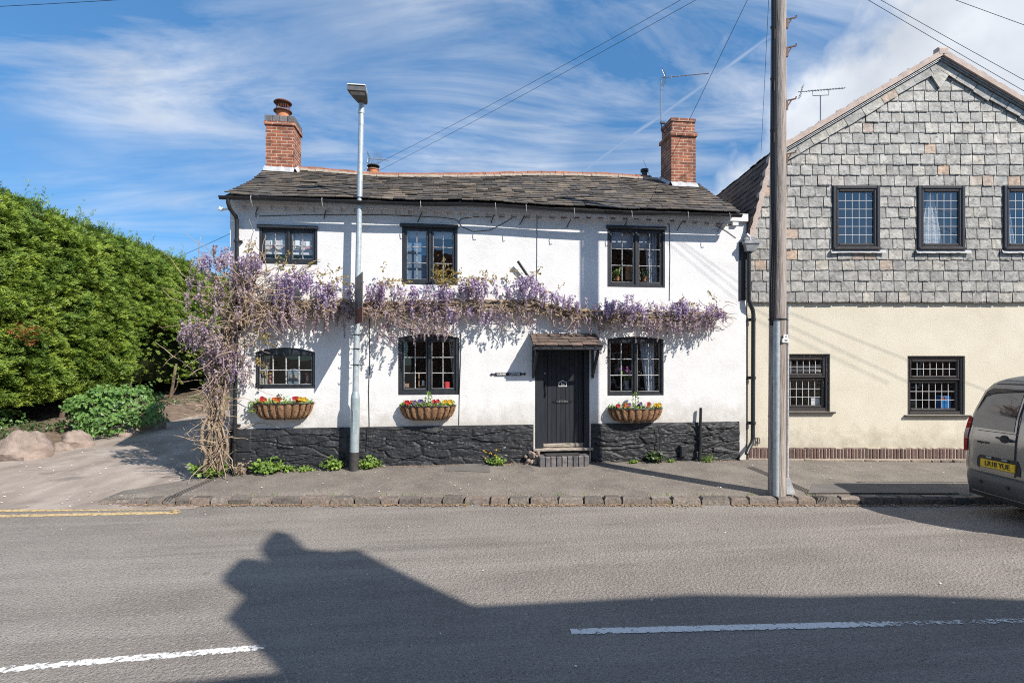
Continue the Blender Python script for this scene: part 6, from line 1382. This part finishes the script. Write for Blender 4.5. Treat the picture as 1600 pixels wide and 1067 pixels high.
# ------------------------------------------------------------------ flower troughs
def trough(px0, px1, py0, py1, label, flowers, tall, trail=False):
    c0, c1 = onY((px0 + px1) / 2, py0, -.12), onY((px0 + px1) / 2, py1, -.12); w = (onY(px1, py0, -.12).x - onY(px0, py0, -.12).x) / 2; h = c0.z - c1.z; dp = .27
    root = empty('flower_trough', (c0.x, -.02, c1.z), label=label, cat='flower trough', group='coir flower troughs below the windows')
    mb = MB(); vs = []; NA, NB = 120, 12
    for j in range(NB + 1):
        b_ = j / NB * PI / 2                       # from rim (0) to bottom
        for i in range(NA + 1):
            a = PI * i / NA; lob = abs(math.sin(a * 11)) ** .5; k = (.82 + .18 * lob + .03 * noise.noise(Vector((a * 9, b_ * 6, w * 40)))) * max(0, math.cos(b_)) ** .30
            vs.append((-math.cos(a) * w * k, -math.sin(a) ** .75 * dp * k, h * (1 - math.sin(b_) ** 1.3) + .012 * noise.noise(Vector((a * 14, b_ * 9, w * 7)))))
    mb.add(vs, [(j * (NA + 1) + i, j * (NA + 1) + i + 1, (j + 1) * (NA + 1) + i + 1, (j + 1) * (NA + 1) + i) for j in range(NB) for i in range(NA)])
    for i in range(420):                            # loose fibres
        v = Vector(rnd.choice(vs)); d = Vector((rnd.gauss(0, .5), -abs(rnd.gauss(.3, .5)), rnd.gauss(-.5, .5))).normalized() * rnd.uniform(.015, .05); s = Vector((.0022, 0, .001)); mb.add([v - s, v + s, v + d], [(0, 1, 2)])
    mb.build('coir_liner', M['coir'], root, smooth=60)
    mb = MB(); R2 = [(-math.cos(PI * i / 40) * w * 1.0, -math.sin(PI * i / 40) ** .75 * dp * 1.0, h) for i in range(41)]; mb.tube(R2, .009, 6); mb.tube([(-w, -.004, h), (w, -.004, h)], .008, 6)
    for q in range(1, 11):
        a = (q * PI - .1) / 5.5 / 2 * 1.0; a = PI * q / 11
        mb.tube([(-math.cos(a) * w * .97 * math.cos(t * PI / 2) ** .30, -math.sin(a) ** .75 * dp * .97 * math.cos(t * PI / 2) ** .30, h * (1 - math.sin(t * PI / 2) ** 1.3) - .004) for t in (0, .3, .6, .85, .97)], .005, 5)
    mb.build('wire_basket', M['iron'], root, smooth=60)
    mb = MB(); mb.blob((0, -dp * .45, h - .015), (w * .9, dp * .42, .03), 2, .2, 18, 8); mb.build('soil', M['soil'], root)
    mb = MB(); pts = []
    for i in range(430): x = rnd.uniform(-.95, .95) * w; pts.append(Vector((x, -rnd.uniform(.1, .95) * dp * math.sqrt(max(.05, 1 - (x / w) ** 2)), h + abs(rnd.gauss(.02, .035)))))
    if trail:
        for i in range(90): pts.append(Vector((-w * rnd.uniform(.85, 1.12), -dp * rnd.uniform(.1, .6), h - rnd.random() ** 1.5 * .2 + .03)))
    leaf_cloud(mb, pts, .042, nrm=(.2, -.5, .8), spread=.7); mb.build('leaves', M['leaf_weed'], root)
    for colr, xs in flowers.items():
        for x in xs:
            mb = MB(); cx_ = x * w
            for k in range(3):
                c = Vector((x * w + max(-.05, min(.05, rnd.gauss(0, .03))), -dp * rnd.uniform(.35, .75), h + rnd.uniform(.05, .10)))
                for q in range(6): a = 2 * PI * q / 6; r = .029; d = Vector((math.cos(a), -.35, math.sin(a) * .9)).normalized(); s_ = d.cross(Vector((0, -1, .3))).normalized(); mb.add([c, c + d * r + s_ * r * .6, c + d * r * 1.5, c + d * r - s_ * r * .6], [(0, 1, 2, 3)])
            mb.build('flowers', M[colr], root, label=colr + ' flowers')
    mb = MB(); pts = []
    x, hh, kind = tall
    for i in range(90 if kind else 40): t = rnd.random(); rr = .05 * math.sin(PI * t * .9 + .3) + .015; a = rnd.uniform(0, 2 * PI); pts.append(Vector((x * w + math.cos(a) * rr, -dp * .5 + math.sin(a) * rr, h + .03 + hh * t)))
    leaf_cloud(mb, pts, .035, nrm=(.2, -.5, .6), spread=.8); mb.tube([(x * w, -dp * .5, h), (x * w, -dp * .5, h + hh)], .006, 5); mb.build('upright_plant', M['leaf_weed'] if kind else M['leaf_dark'], root)
    return root
trough(394, 490, 630, 655, 'coir trough under the left window with orange, red and yellow flowers and a trailing plant', dict(orange=(-.22, -.12, -.55), red=(.42, .5, -.62), yellow=(.62, .7)), (-.08, .14, 0), True)
trough(624, 713, 634, 656, 'coir trough under the middle window with crimson, violet and pale yellow flowers', dict(red=(-.75, -.66, .26), violet=(-.45, -.30, -.2), yellow=(.66, .75)), (.02, .24, 1))
trough(951, 1037, 638, 659, 'coir trough under the right window with orange and yellow flowers and a curled variegated plant', dict(orange=(-.42, -.35), red=(-.72, .42), yellow=(.68, .74), violet=(-.38, .15)), (-.05, .30, 1))

# ------------------------------------------------------------------ things seen in the windows
def put(name, px, py, y, label, cat): p = onY(px, py, y); return empty(name, p, label=label, cat=cat), p
def curtain(key, fx0, fx1, m, label, taper=0.0, y=.17, z0f=0.0, z1f=1.0):
    x0, x1, z0, z1 = R_[key]; a, c = x0 + (x1 - x0) * fx0, x0 + (x1 - x0) * fx1; mb = MB(); n = 36; vs = []
    for j in range(9):
        t = j / 8; z = z0 + (z1 - z0) * (z0f + (z1f - z0f) * t); 
        for i in range(n + 1): u = i / n; k = 1 - taper * (1 - t) ** .8; xx = (c + (a - c) * (1 - u) * k) if taper > 0 else (a + (c - a) * u * (1 + taper * (1 - t) ** .8)); vs.append((xx, y + .025 * math.sin(u * 26 + .4 * math.sin(t * 3)), z))
    mb.add(vs, [(j * (n + 1) + i, j * (n + 1) + i + 1, (j + 1) * (n + 1) + i + 1, (j + 1) * (n + 1) + i) for j in range(8) for i in range(n)]); return tag(mb.build('curtain', M[m], None, smooth='all'), label, 'curtain')
curtain('L1', .04, .22, 'curtain', 'cream curtain at the left of the arched left window', -.45); curtain('L2', .80, .95, 'curtain', 'cream curtain at the top right of the middle lower window', .75)
curtain('L3', .60, .90, 'curtain_grey', 'pale curtain tied back at the right of the lower right window', .45); curtain('U3', .70, .92, 'curtain_grey', 'grey blue curtain at the right of the upper right window', .2)
def blind(key, fx0, fx1, f0, f1, m, label, y=.125):
    x0, x1, z0, z1 = R_[key]; mb = MB(); mb.box(x0 + (x1 - x0) * fx0, x0 + (x1 - x0) * fx1, y, y + .012, z0 + (z1 - z0) * f0, z0 + (z1 - z0) * f1); mb.tube([(x0 + (x1 - x0) * fx0, y, z0 + (z1 - z0) * f0), (x0 + (x1 - x0) * fx1, y, z0 + (z1 - z0) * f0)], .012, 6); return tag(mb.build('blind', M[m], None), label, 'blind')
blind('U2', .03, .97, .82, .99, 'net', 'white roller blind pulled a little way down in the upper middle window'); blind('U2', .04, .47, .02, .81, 'blind', 'blue grey panel behind the left casement of the upper middle window')
blind('U3', .04, .72, .68, .99, 'curtain_grey', 'pale blind across the top of the upper right window'); 
x0, x1, z0, z1 = R_['U1']
blind('U1', .0, 1.0, .30, 1.0, 'net', 'white net behind the panes of the upper left window', .112)
def small(name, key, fx, fz, fn, label, cat, y=.20):
    x0, x1, z0, z1 = R_[key]; root = empty(name, (x0 + (x1 - x0) * fx, y, z0 + (z1 - z0) * fz), label=label, cat=cat); fn(root); return root
def f_card(m2):
    def f(r):
        mb = MB(); mb.box(-.05, .05, 0, .01, 0, .15); a = mb.build('sheet', M['card'], r); mb = MB(); mb.box(-.035, .035, -.004, -.001, .01, .04); mb.build('print', M[m2], r)
    return f
small('greeting_card', 'U1', .22, .44, f_card('cardpink'), 'leftmost white card with pink print in the upper left window', 'card', .094)
small('greeting_card', 'U1', .40, .46, f_card('card'), 'plain white card in the left casement of the upper left window', 'card', .096)
small('greeting_card', 'U1', .64, .46, f_card('bluegrey'), 'white card with grey print in the right casement of the upper left window', 'card', .094)
small('greeting_card', 'U1', .82, .44, f_card('cardpink'), 'rightmost white card with pink print in the upper left window', 'card', .096)
def f_plant(m, h, w=.1, pot=None, n=70):
    def f(r):
        mb = MB(); pts = [Vector((rnd.gauss(0, w * .55), rnd.gauss(0, .05), abs(rnd.gauss(h * .6, h * .3)))) for _ in range(n)]; leaf_cloud(mb, pts, .055, nrm=(0, -1, .5), spread=.8); mb.build('leaves', M[m], r)
        mb = MB(); mb.lathe([(.04, 0), (.05, .07), (.055, .08), (.04, .08)], (0, 0, 0), 14); mb.build('pot', M[pot or 'terracotta'], r, smooth=50)
    return f
small('pot_plant', 'U1', .40, .10, f_plant('leaf_weed', .12, .16, n=40), 'green pot plant in the left casement of the upper left window', 'pot plant'); small('pot_plant', 'U1', .66, .10, f_plant('leaf_weed', .10, .14, n=30), 'green pot plant in the right casement of the upper left window', 'pot plant')
small('pot_plant', 'U3', .22, .13, f_plant('leaf_weed', .22), 'leafy pot plant at the left of the upper right window', 'pot plant'); small('pot_plant', 'U3', .70, .13, f_plant('leaf_dark', .22), 'dark pot plant at the right of the upper right window', 'pot plant')
small('pot_plant', 'U2', .62, .06, f_plant('leaf_gold', .32, .07), 'yellow green pot plant in the upper middle window', 'pot plant')
def f_vase(r):
    mb = MB(); mb.lathe([(.05, 0), (.065, .03), (.06, .25), (.07, .30), (.055, .30)], (0, 0, 0), 16); mb.build('vase', M['wood'], r, smooth=50)
    mb = MB(); mb.tube([(-.05, -.03, 0), (-.04, -.03, .10), (-.05, -.03, .17)], [.018, .012, .02], 8); mb.tube([(.07, -.03, 0), (.06, -.03, .10), (.07, -.03, .17)], [.018, .012, .02], 8); mb.build('candlestick', M['bleached'], r, smooth=True)
small('tall_vase', 'U3', .42, .14, f_vase, 'left one of the two tan vases in the upper right window', 'vase'); small('tall_vase', 'U3', .56, .14, f_vase, 'right one of the two tan vases in the upper right window', 'vase')
def f_fig(r):
    mb = MB()
    for x in (-.03, .03): mb.lathe([(.012, 0), (.008, .02), (.008, .14), (.012, .16)], (x, 0, .02), 8)
    mb.lathe([(.06, 0), (.055, .02), (.03, .03)], (0, 0, 0), 12); mb.lathe([(.05, .175), (.055, .19), (.02, .215), (.0, .23)], (0, 0, 0), 12); mb.build('frame', M['rust'], r, smooth=40)
    mb = MB(); mb.lathe([(.02, .03), (.028, .1), (.02, .17)], (0, 0, 0), 10); mb.build('glass', M['clearlens'], r, smooth=40)
small('oil_lamp', 'L1', .18, .10, f_fig, 'reddish table lamp at the left of the arched left window', 'lamp'); small('oil_lamp', 'L1', .83, .10, f_fig, 'reddish table lamp at the right of the arched left window', 'lamp')
def f_clock(r):
    mb = MB(); mb.cbox(-.11, .11, -.05, .1, 0, .24, .012); mb.add([(-.12, -.05, .242), (.12, -.05, .242), (.12, .1, .242), (-.12, .1, .242), (0, -.05, .30), (0, .1, .30)], [(0, 1, 4), (1, 2, 5, 4), (2, 3, 5), (3, 0, 4, 5)]); mb.build('case', M['bluegrey'], r)
    mb = MB(); mb.lathe([(.06, -.01), (.065, 0), (.06, .005), (0, .005)], (0, -.056, .13), 20, 'y'); mb.build('dial', M['bleached'], r, smooth=40)
small('mantel_clock', 'L1', .58, .10, f_clock, 'blue grey clock in the middle of the arched left window', 'clock', .26)
def f_lantern(r):
    mb = MB()
    for x in (-.08, .08): mb.box(x - .012, x + .012, -.05, .05, 0, .26)
    mb.box(-.092, .092, -.05, .05, .262, .28); mb.box(-.068, .068, -.05, .05, 0, .015); mb.build('frame', M['wood'], r)
    mb = MB(); mb.lathe([(.03, .016), (.03, .12), (0, .12)], (0, 0, 0), 12); mb.build('candle', M['card'], r, smooth=40); mb = MB(); mb.tube([(-.06, 0, .281), (-.04, 0, .35), (.04, 0, .35), (.06, 0, .281)], .006, 6); mb.build('handle', M['iron'], r)
small('lantern', 'L2', .40, .13, f_lantern, 'wooden candle lantern in the middle lower window', 'lantern', .22)
def f_candle(r):
    mb = MB(); mb.lathe([(.055, 0), (.055, .12), (.05, .125), (0, .122)], (0, 0, 0), 18); mb.build('wax', M['candle'], r, smooth=40); mb = MB(); mb.tube([(0, 0, .12), (0, 0, .145)], .003, 5); mb.build('wick', M['iron'], r)
small('candle', 'L2', .79, .10, f_candle, 'red pillar candle in the middle lower window', 'candle', .14)
def f_block(r): mb = MB(); mb.cbox(-.045, .045, -.03, .03, 0, .075, .008); mb.build('block', M['wood'], r); mb = MB(); mb.box(-.03, .03, -.034, -.0305, .01, .06); mb.build('face', M['bleached'], r)
small('wooden_block', 'L2', .13, .12, f_block, 'small pale wooden block at the left of the middle lower window', 'block', .14)
def f_tulips(r):
    mb = MB(); mb.lathe([(.05, 0), (.055, .02), (.045, .10), (.06, .18), (.055, .18)], (0, 0, 0), 16); mb.build('vase', M['leadgrey'], r, smooth=50)
    mb = MB(); fl = MB()
    for i in range(15):
        a = rnd.uniform(0, 2 * PI); t = Vector((math.cos(a) * rnd.uniform(.03, .22), math.sin(a) * .08, rnd.uniform(.26, .46))); mb.tube([(0, 0, .12), t * .5 + Vector((0, 0, .1)), t], .005, 5); leaf_cloud(mb, [t * .7 + Vector((0, 0, .06)), t * .6 + Vector((.02, 0, .05))], .11, nrm=(0, -1, .2), spread=.4, asp=.16)
        fl.blob(t, (.022, .022, .034), i, .1, 8, 6)
    mb.build('stems', M['leaf_weed'], r); fl.build('flowers', M['pink'], r, smooth='all')
small('tulip_vase', 'L3', .40, .10, f_tulips, 'vase of pink tulips in the lower right window', 'vase of tulips', .2)
# neighbour's windows
def n2w(px, py, dy): a, z = nb(px, py); return loc2w(a, DN + dy, z)
def ncurtain(px0, px1, py0, py1, label, bend):
    mb = MB(); n = 14; vs = []
    for j in range(13):
        t = j / 12; w = (.25 + .75 * t) if bend else 1
        for i in range(n + 1): u = i / n; px = px0 + (px1 - px0) * (u * w + bend * (1 - t) * .6); vs.append(n2w(px, py0 + (py1 - py0) * (t), .12 + .012 * math.sin(u * 18)))
    mb.add(vs, [(j * (n + 1) + i, j * (n + 1) + i + 1, (j + 1) * (n + 1) + i + 1, (j + 1) * (n + 1) + i) for j in range(12) for i in range(n)]); return tag(mb.build('curtain', M['net'], None, smooth='all'), label, 'curtain')
ncurtain(1444, 1480, 302, 382, 'white curtain drawn to a point in the middle upper window of the slate hung house', .55); ncurtain(1576, 1594, 316, 382, 'white curtain at the left of the rightmost upper window of the slate hung house', .35)
q = n2w(1487, 640, .2); bx = empty('storage_box', q, -TH, label='blue box behind the lower window nearest the van', cat='box'); mb = MB(); mb.cbox(-.10, .12, -.05, .1, 0, .27, .012); mb.build('body', M['blue'], bx); mb = MB(); mb.box(-.08, -.01, -.055, -.051, .2, .25); mb.build('sticker', M['orange'], bx)
mb = MB(); vs = []
for j in range(2):
    for i in range(9): vs.append(n2w(1420 + i * 1.6, 562 + j * 80, .22 + .02 * math.sin(i * 2)))
mb.add(vs, [(i, i + 1, i + 10, i + 9) for i in range(8)]); tag(mb.build('curtain', M['curtain_grey'], None, smooth='all'), 'pale blue curtain at the left of the lower window nearest the van', 'curtain')
q = n2w(1281, 638, .16); mb = MB(); mb.box(-.09, .09, 0, .012, 0, .20); o = mb.build('notice', M['card'], None); o.location = q; o.rotation_euler = (0, 0, -TH); tag(o, 'white sheet of paper in the lower window beside the telegraph pole', 'notice')

# ------------------------------------------------------------------ wisteria
wi = empty('wisteria', (-4.05, -.12, 0), label='old wisteria in lilac flower climbing the corner and trained across the cottage front', cat='climbing plant'); wo = -Vector((-4.05, -.12, 0))
stem, twig, fl, fo, lf = MB(), MB(), MB(), MB(), MB()
def wig(P, n, amp, seed):
    """smooth wandering curve through points"""
    P = [Vector(p) for p in P]; out = []
    for i in range(n + 1):
        t = i / n * (len(P) - 1); k = min(int(t), len(P) - 2); f = t - k; p0, p1, p2, p3 = P[max(k - 1, 0)], P[k], P[k + 1], P[min(k + 2, len(P) - 1)]
        q = .5 * ((2 * p1) + (p2 - p0) * f + (2 * p0 - 5 * p1 + 4 * p2 - p3) * f * f + (3 * p1 - p0 - 3 * p2 + p3) * f ** 3)
        out.append(q + Vector([amp * noise.noise(Vector((i * .23, seed * 5.3, c * 7.7))) for c in (1, 2, 3)]))
    return out
W_ = lambda px, py, y=-.15: onY(px, py, y)
for s in range(13):                               # twisted stems rising at the corner
    f = rnd.uniform(322, 350); m1 = rnd.uniform(318, 352); m2 = rnd.uniform(330, 356); t_ = rnd.uniform(420, 480)
    P = [W_(f, 735, -.25), W_(m1, 690, -.3), W_(rnd.uniform(322, 350), 640, -.25), W_(m2, 570, -.2), W_(rnd.uniform(345, 366), 510, -.18), W_(rnd.uniform(360, 400), t_, -.16)]
    stem.tube([p + wo for p in wig(P, 40, .13, s)], [.024 * (1 - .5 * i / 40) * (.5 + .07 * s) for i in range(41)], 8)
stem.tube([p + wo for p in wig([W_(336, 735, -.3), W_(316, 690, -.35), W_(322, 655, -.33), W_(342, 620, -.2), W_(340, 560, -.2)], 40, .04, 31)], [.034 - .0004 * i for i in range(41)], 10)
for s in range(7):                                # stems trained along the wall
    dy = (s - 3) * 5
    P = [W_(350, 500 + dy), W_(420, 486 + dy * .8), W_(500, 482 + dy * .7), W_(580, 483 + dy * .6), W_(660, 480 + dy * .5), W_(740, 478 + dy * .5), W_(820, 478 + dy * .5), W_(880, 487 + dy * .5), W_(940, 494 + dy * .5), W_(1020, 495 + dy * .5), W_(1090, 495 + dy * .4), W_(1138 - abs(dy), 488)]
    k = 150; P = wig(P, k, .07, s + 40); stem.tube([p + wo for p in P], [.034 * (1 - .45 * i / k) for i in range(k + 1)], 7)
def twig_curve(p, d, l, g=-.25, r=.007, seed=0, n=9):
    q = Vector(p); P = [q]
    for i in range(n): d = (d + Vector((rnd.gauss(0, .22), rnd.gauss(0, .10), rnd.gauss(0, .22) + g * .12))).normalized(); q = q + d * (l / n); q.y = min(q.y, -.035); P.append(q.copy())
    twig.tube([x + wo for x in P], [r * (1 - .6 * i / n) for i in range(n + 1)], 5); return P
for i in range(320):                              # woody tangle round the corner
    px = rnd.gauss(366, 42); py = rnd.uniform(420, 520) if rnd.random() < .6 else rnd.uniform(520, 715); 
    if px < 296 or px > 500 or (py > 515 and px > 368) or (py > 610 and not 312 < px < 356): continue
    a = rnd.uniform(0, 2 * PI); twig_curve(W_(px, py, -rnd.uniform(.05, .5)), Vector((math.cos(a), rnd.gauss(-.1, .3), math.sin(a) * .8 + .15)).normalized(), rnd.uniform(.3, .95), 0, rnd.uniform(.006, .012))
for i in range(170):                              # dead tangle round the foot of the stems
    a = rnd.uniform(0, 2 * PI); twig_curve(W_(rnd.gauss(333, 9), rnd.uniform(590, 728), -rnd.uniform(.1, .45)), Vector((math.cos(a) * .5, rnd.gauss(-.1, .3), math.sin(a))).normalized(), rnd.uniform(.2, .55), 0, rnd.uniform(.004, .009))
for i in range(620):                              # twigs along the trained band
    px = rnd.uniform(400, 1135); py = lerp_tab(px, [(400, 478), (700, 477), (850, 482), (950, 495), (1140, 490)]) + rnd.gauss(0, 8); up = rnd.random() < .28
    twig_curve(W_(px, py, -rnd.uniform(.06, .28)), Vector((rnd.gauss(.25, .8), rnd.gauss(-.2, .2), (.5 if up else -.40) + rnd.gauss(0, .3))).normalized(), rnd.uniform(.14, .34) if abs(px - 620) > 70 else rnd.uniform(.2, .5), -.5 if up else .1, rnd.uniform(.005, .010))
for s in range(12): P = [W_(585 + s * 4, 488, -.2), W_(620 + s * 8, 505 + s * 1.5, -.3), W_(650 + s * 5, 520, -.3)]; twig.tube([p + wo for p in wig(P, 12, .09, 80 + s)], .006, 5)
def raceme(p, l, mb, r=.055, dens=1.0, d=None):
    d = d or Vector((rnd.gauss(0, .10), rnd.gauss(-.05, .08), -1)).normalized(); n = int(l * 150 * dens) + 8
    for i in range(n):
        t = rnd.random() ** .85; rr = r * (1 - .85 * t) * rnd.uniform(.35, 1.1); a = rnd.uniform(0, 2 * PI); c = Vector(p) + d * l * t + Vector((math.cos(a) * rr, math.sin(a) * rr, 0)); c.y = min(c.y, -.03)
        s = rnd.uniform(.016, .030) * (1.1 - .45 * t); u = Vector((rnd.gauss(0, 1), rnd.gauss(0, 1), rnd.gauss(0, 1))).normalized(); v = u.cross(Vector((rnd.gauss(0, 1), rnd.gauss(0, 1), rnd.gauss(0, 1)))).normalized()
        mb.add([c + wo + u * s, c + wo + v * s * .7, c + wo - u * s, c + wo - v * s * .7], [(0, 1, 2, 3)])
    twig.tube([Vector(p) + wo, Vector(p) + d * l * .92 + wo], .003, 4)
def band(px0, px1, tab, spread, n, mb, l0, l1, yr=(.10, .42), r=.055, dens=1.0):
    for i in range(n):
        px = rnd.uniform(px0, px1); py = lerp_tab(px, tab) + rnd.gauss(0, spread); raceme(W_(px, py, -rnd.uniform(*yr)), rnd.uniform(l0, l1), mb, r, dens)
TOPL = [(300, 440), (440, 440), (470, 430), (500, 445), (560, 452), (640, 452), (700, 452), (760, 440), (790, 455), (830, 440), (870, 462), (950, 478), (1040, 478), (1100, 480), (1140, 480)]
band(425, 860, TOPL, 6, 95, fl, .12, .28, dens=.8); band(860, 1138, TOPL, 5, 95, fl, .10, .24, dens=.9); band(312, 405, [(300, 402), (350, 396), (405, 402)], 6, 46, fl, .16, .32, (.10, .5), dens=.85)
for px, py, k in ((455, 432, 20), (478, 432, 14), (440, 462, 12), (510, 452, 12), (640, 452, 8), (745, 440, 14), (822, 438, 20), (848, 450, 12), (600, 448, 12), (985, 473, 12), (1065, 474, 14), (955, 474, 10), (690, 452, 12)):
    for i in range(k): raceme(W_(px + rnd.gauss(0, 9), py + rnd.gauss(0, 6), -rnd.uniform(.12, .40)), rnd.uniform(.16, .34), fl, .055, 1.1)
LOWL = [(300, 500), (420, 480), (560, 480), (700, 480), (850, 488), (950, 503), (1140, 500)]
band(400, 1130, LOWL, 7, 250, fo, .10, .24, (.10, .42), .038, .5)
band(292, 400, [(280, 440), (400, 440)], 26, 70, fo, .16, .34, (.08, .7), .045, .75); band(282, 345, [(278, 515), (345, 520)], 10, 60, fo, .16, .36, (.1, .7), .045, .8); band(315, 395, [(320, 565), (400, 560)], 22, 75, fo, .16, .32, (.1, .5), .045, .7); band(318, 372, [(318, 560), (372, 560)], 20, 8, fl, .2, .36, (.15, .5), dens=.6); band(352, 368, [(352, 560), (368, 570)], 14, 6, fl, .2, .36, (.2, .4), dens=.7); band(590, 700, [(590, 500), (700, 505)], 8, 45, fo, .14, .30, (.15, .5), .045, .8)
band(1000, 1110, [(1000, 500), (1110, 498)], 6, 34, fo, .16, .34, (.2, .45), .05, .8); band(620, 800, [(620, 478), (800, 480)], 8, 30, fl, .2, .36, (.1, .4), dens=.8); band(410, 560, [(410, 490), (560, 488)], 8, 36, fo, .2, .4, (.15, .45), .045, .9)
for px, py, k, s in ((440, 410, 3, 8), (388, 388, 5, 7), (448, 420, 5, 9), (480, 425, 4, 8), (505, 438, 4, 8), (535, 440, 6, 10), (520, 450, 4, 8), (600, 438, 7, 10), (625, 440, 4, 8), (685, 438, 10, 7), (706, 437, 14, 9), (735, 445, 9, 9), (760, 438, 6, 9), (800, 432, 5, 9), (835, 425, 3, 8), (870, 455, 3, 9), (410, 530, 8, 12), (395, 565, 8, 14), (372, 470, 5, 18), (1070, 472, 3, 9), (1120, 476, 4, 8), (690, 425, 5, 6)):
    for i in range(k):
        c = W_(px + rnd.gauss(0, s), py + rnd.gauss(0, s * .7), -rnd.uniform(.12, .35)); d = Vector((rnd.gauss(0, .7), rnd.gauss(-.2, .3), rnd.gauss(.4, .5))).normalized(); e = c + d * .16
        twig.tube([c + wo, e + wo], .003, 4)
        for q in range(9): t = q / 8; leaf_cloud(lf, [c.lerp(e, t) + wo + Vector((rnd.gauss(0, .025), rnd.gauss(0, .02), rnd.gauss(0, .025)))], .055, nrm=(0, -1, .4), spread=.8, asp=.3)
stem.build('stem', M['bark'], wi, smooth='all'); twig.build('twigs', M['twig'], wi, smooth='all'); fl.build('flowers', M['wist'], wi); fo.build('faded_flowers', M['wist_old'], wi, label='dusty pink fading flowers'); lf.build('leaves', M['leaf_gold'], wi)

# ------------------------------------------------------------------ house across the road: behind the camera, throws its shadow on the road and shows in the window panes
YC = -11.6
def caster(px, py):
    s = gnd(px, py, ZR); t = (YC - s.y) / SUN.y; p = s + SUN * t; return p.x, p.z
OUT = [(300, 1064), (505, 1043), (448, 985), (382, 930), (420, 912), (372, 882), (374, 872), (408, 873), (432, 896), (450, 882), (424, 838), (428, 829), (454, 834), (480, 858), (520, 861), (560, 858), (600, 880), (670, 914), (740, 946), (900, 938), (1080, 928), (1250, 931), (1400, 928), (1600, 936), (1850, 945)]
P = [caster(*q) for q in OUT]
opp = empty('opposite_house', (0, YC, 0), label='brick house across the road whose gable and chimney shadow lies on the road', cat='house')
P = [(P[0][0] - 5, -.2), (P[0][0] - 5, P[0][1])] + P + [(P[-1][0] + 8, P[-1][1]), (P[-1][0] + 8, -.2)]
mb = MB(); mb.prism(P, lambda x, z: (x, 0, z), lambda x, z: (x, -.45, z)); o = mb.build('wall', M['oldbrick'], opp)
bm = bmesh.new(); bm.from_mesh(o.data); bmesh.ops.recalc_face_normals(bm, faces=bm.faces); bmesh.ops.triangulate(bm, faces=[f for f in bm.faces if len(f.verts) > 4]); bm.to_mesh(o.data); bm.free()
xr = P[-1][0]; xl = P[2][0]
for x in [xl + 1.2 + 2.6 * i for i in range(int((xr - xl - 2) / 2.6))]:
    for z in (.9, 3.6):
        mb = MB(); mb.box(x, x + 1.2, .002, .06, z, z + .08); mb.box(x, x + 1.2, .002, .06, z + 1.35, z + 1.43); mb.box(x, x + .08, .002, .06, z + .082, z + 1.348); mb.box(x + 1.12, x + 1.2, .002, .06, z + .082, z + 1.348); mb.box(x + .56, x + .64, .002, .06, z + .082, z + 1.348)
        f = mb.build('window', M['white'], opp); mb = MB(); mb.quad((x + .08, .012, z + .08), (x + 1.12, .012, z + .08), (x + 1.12, .012, z + 1.35), (x + .08, .012, z + 1.35)); mb.build('pane', M['vanglass'], f)
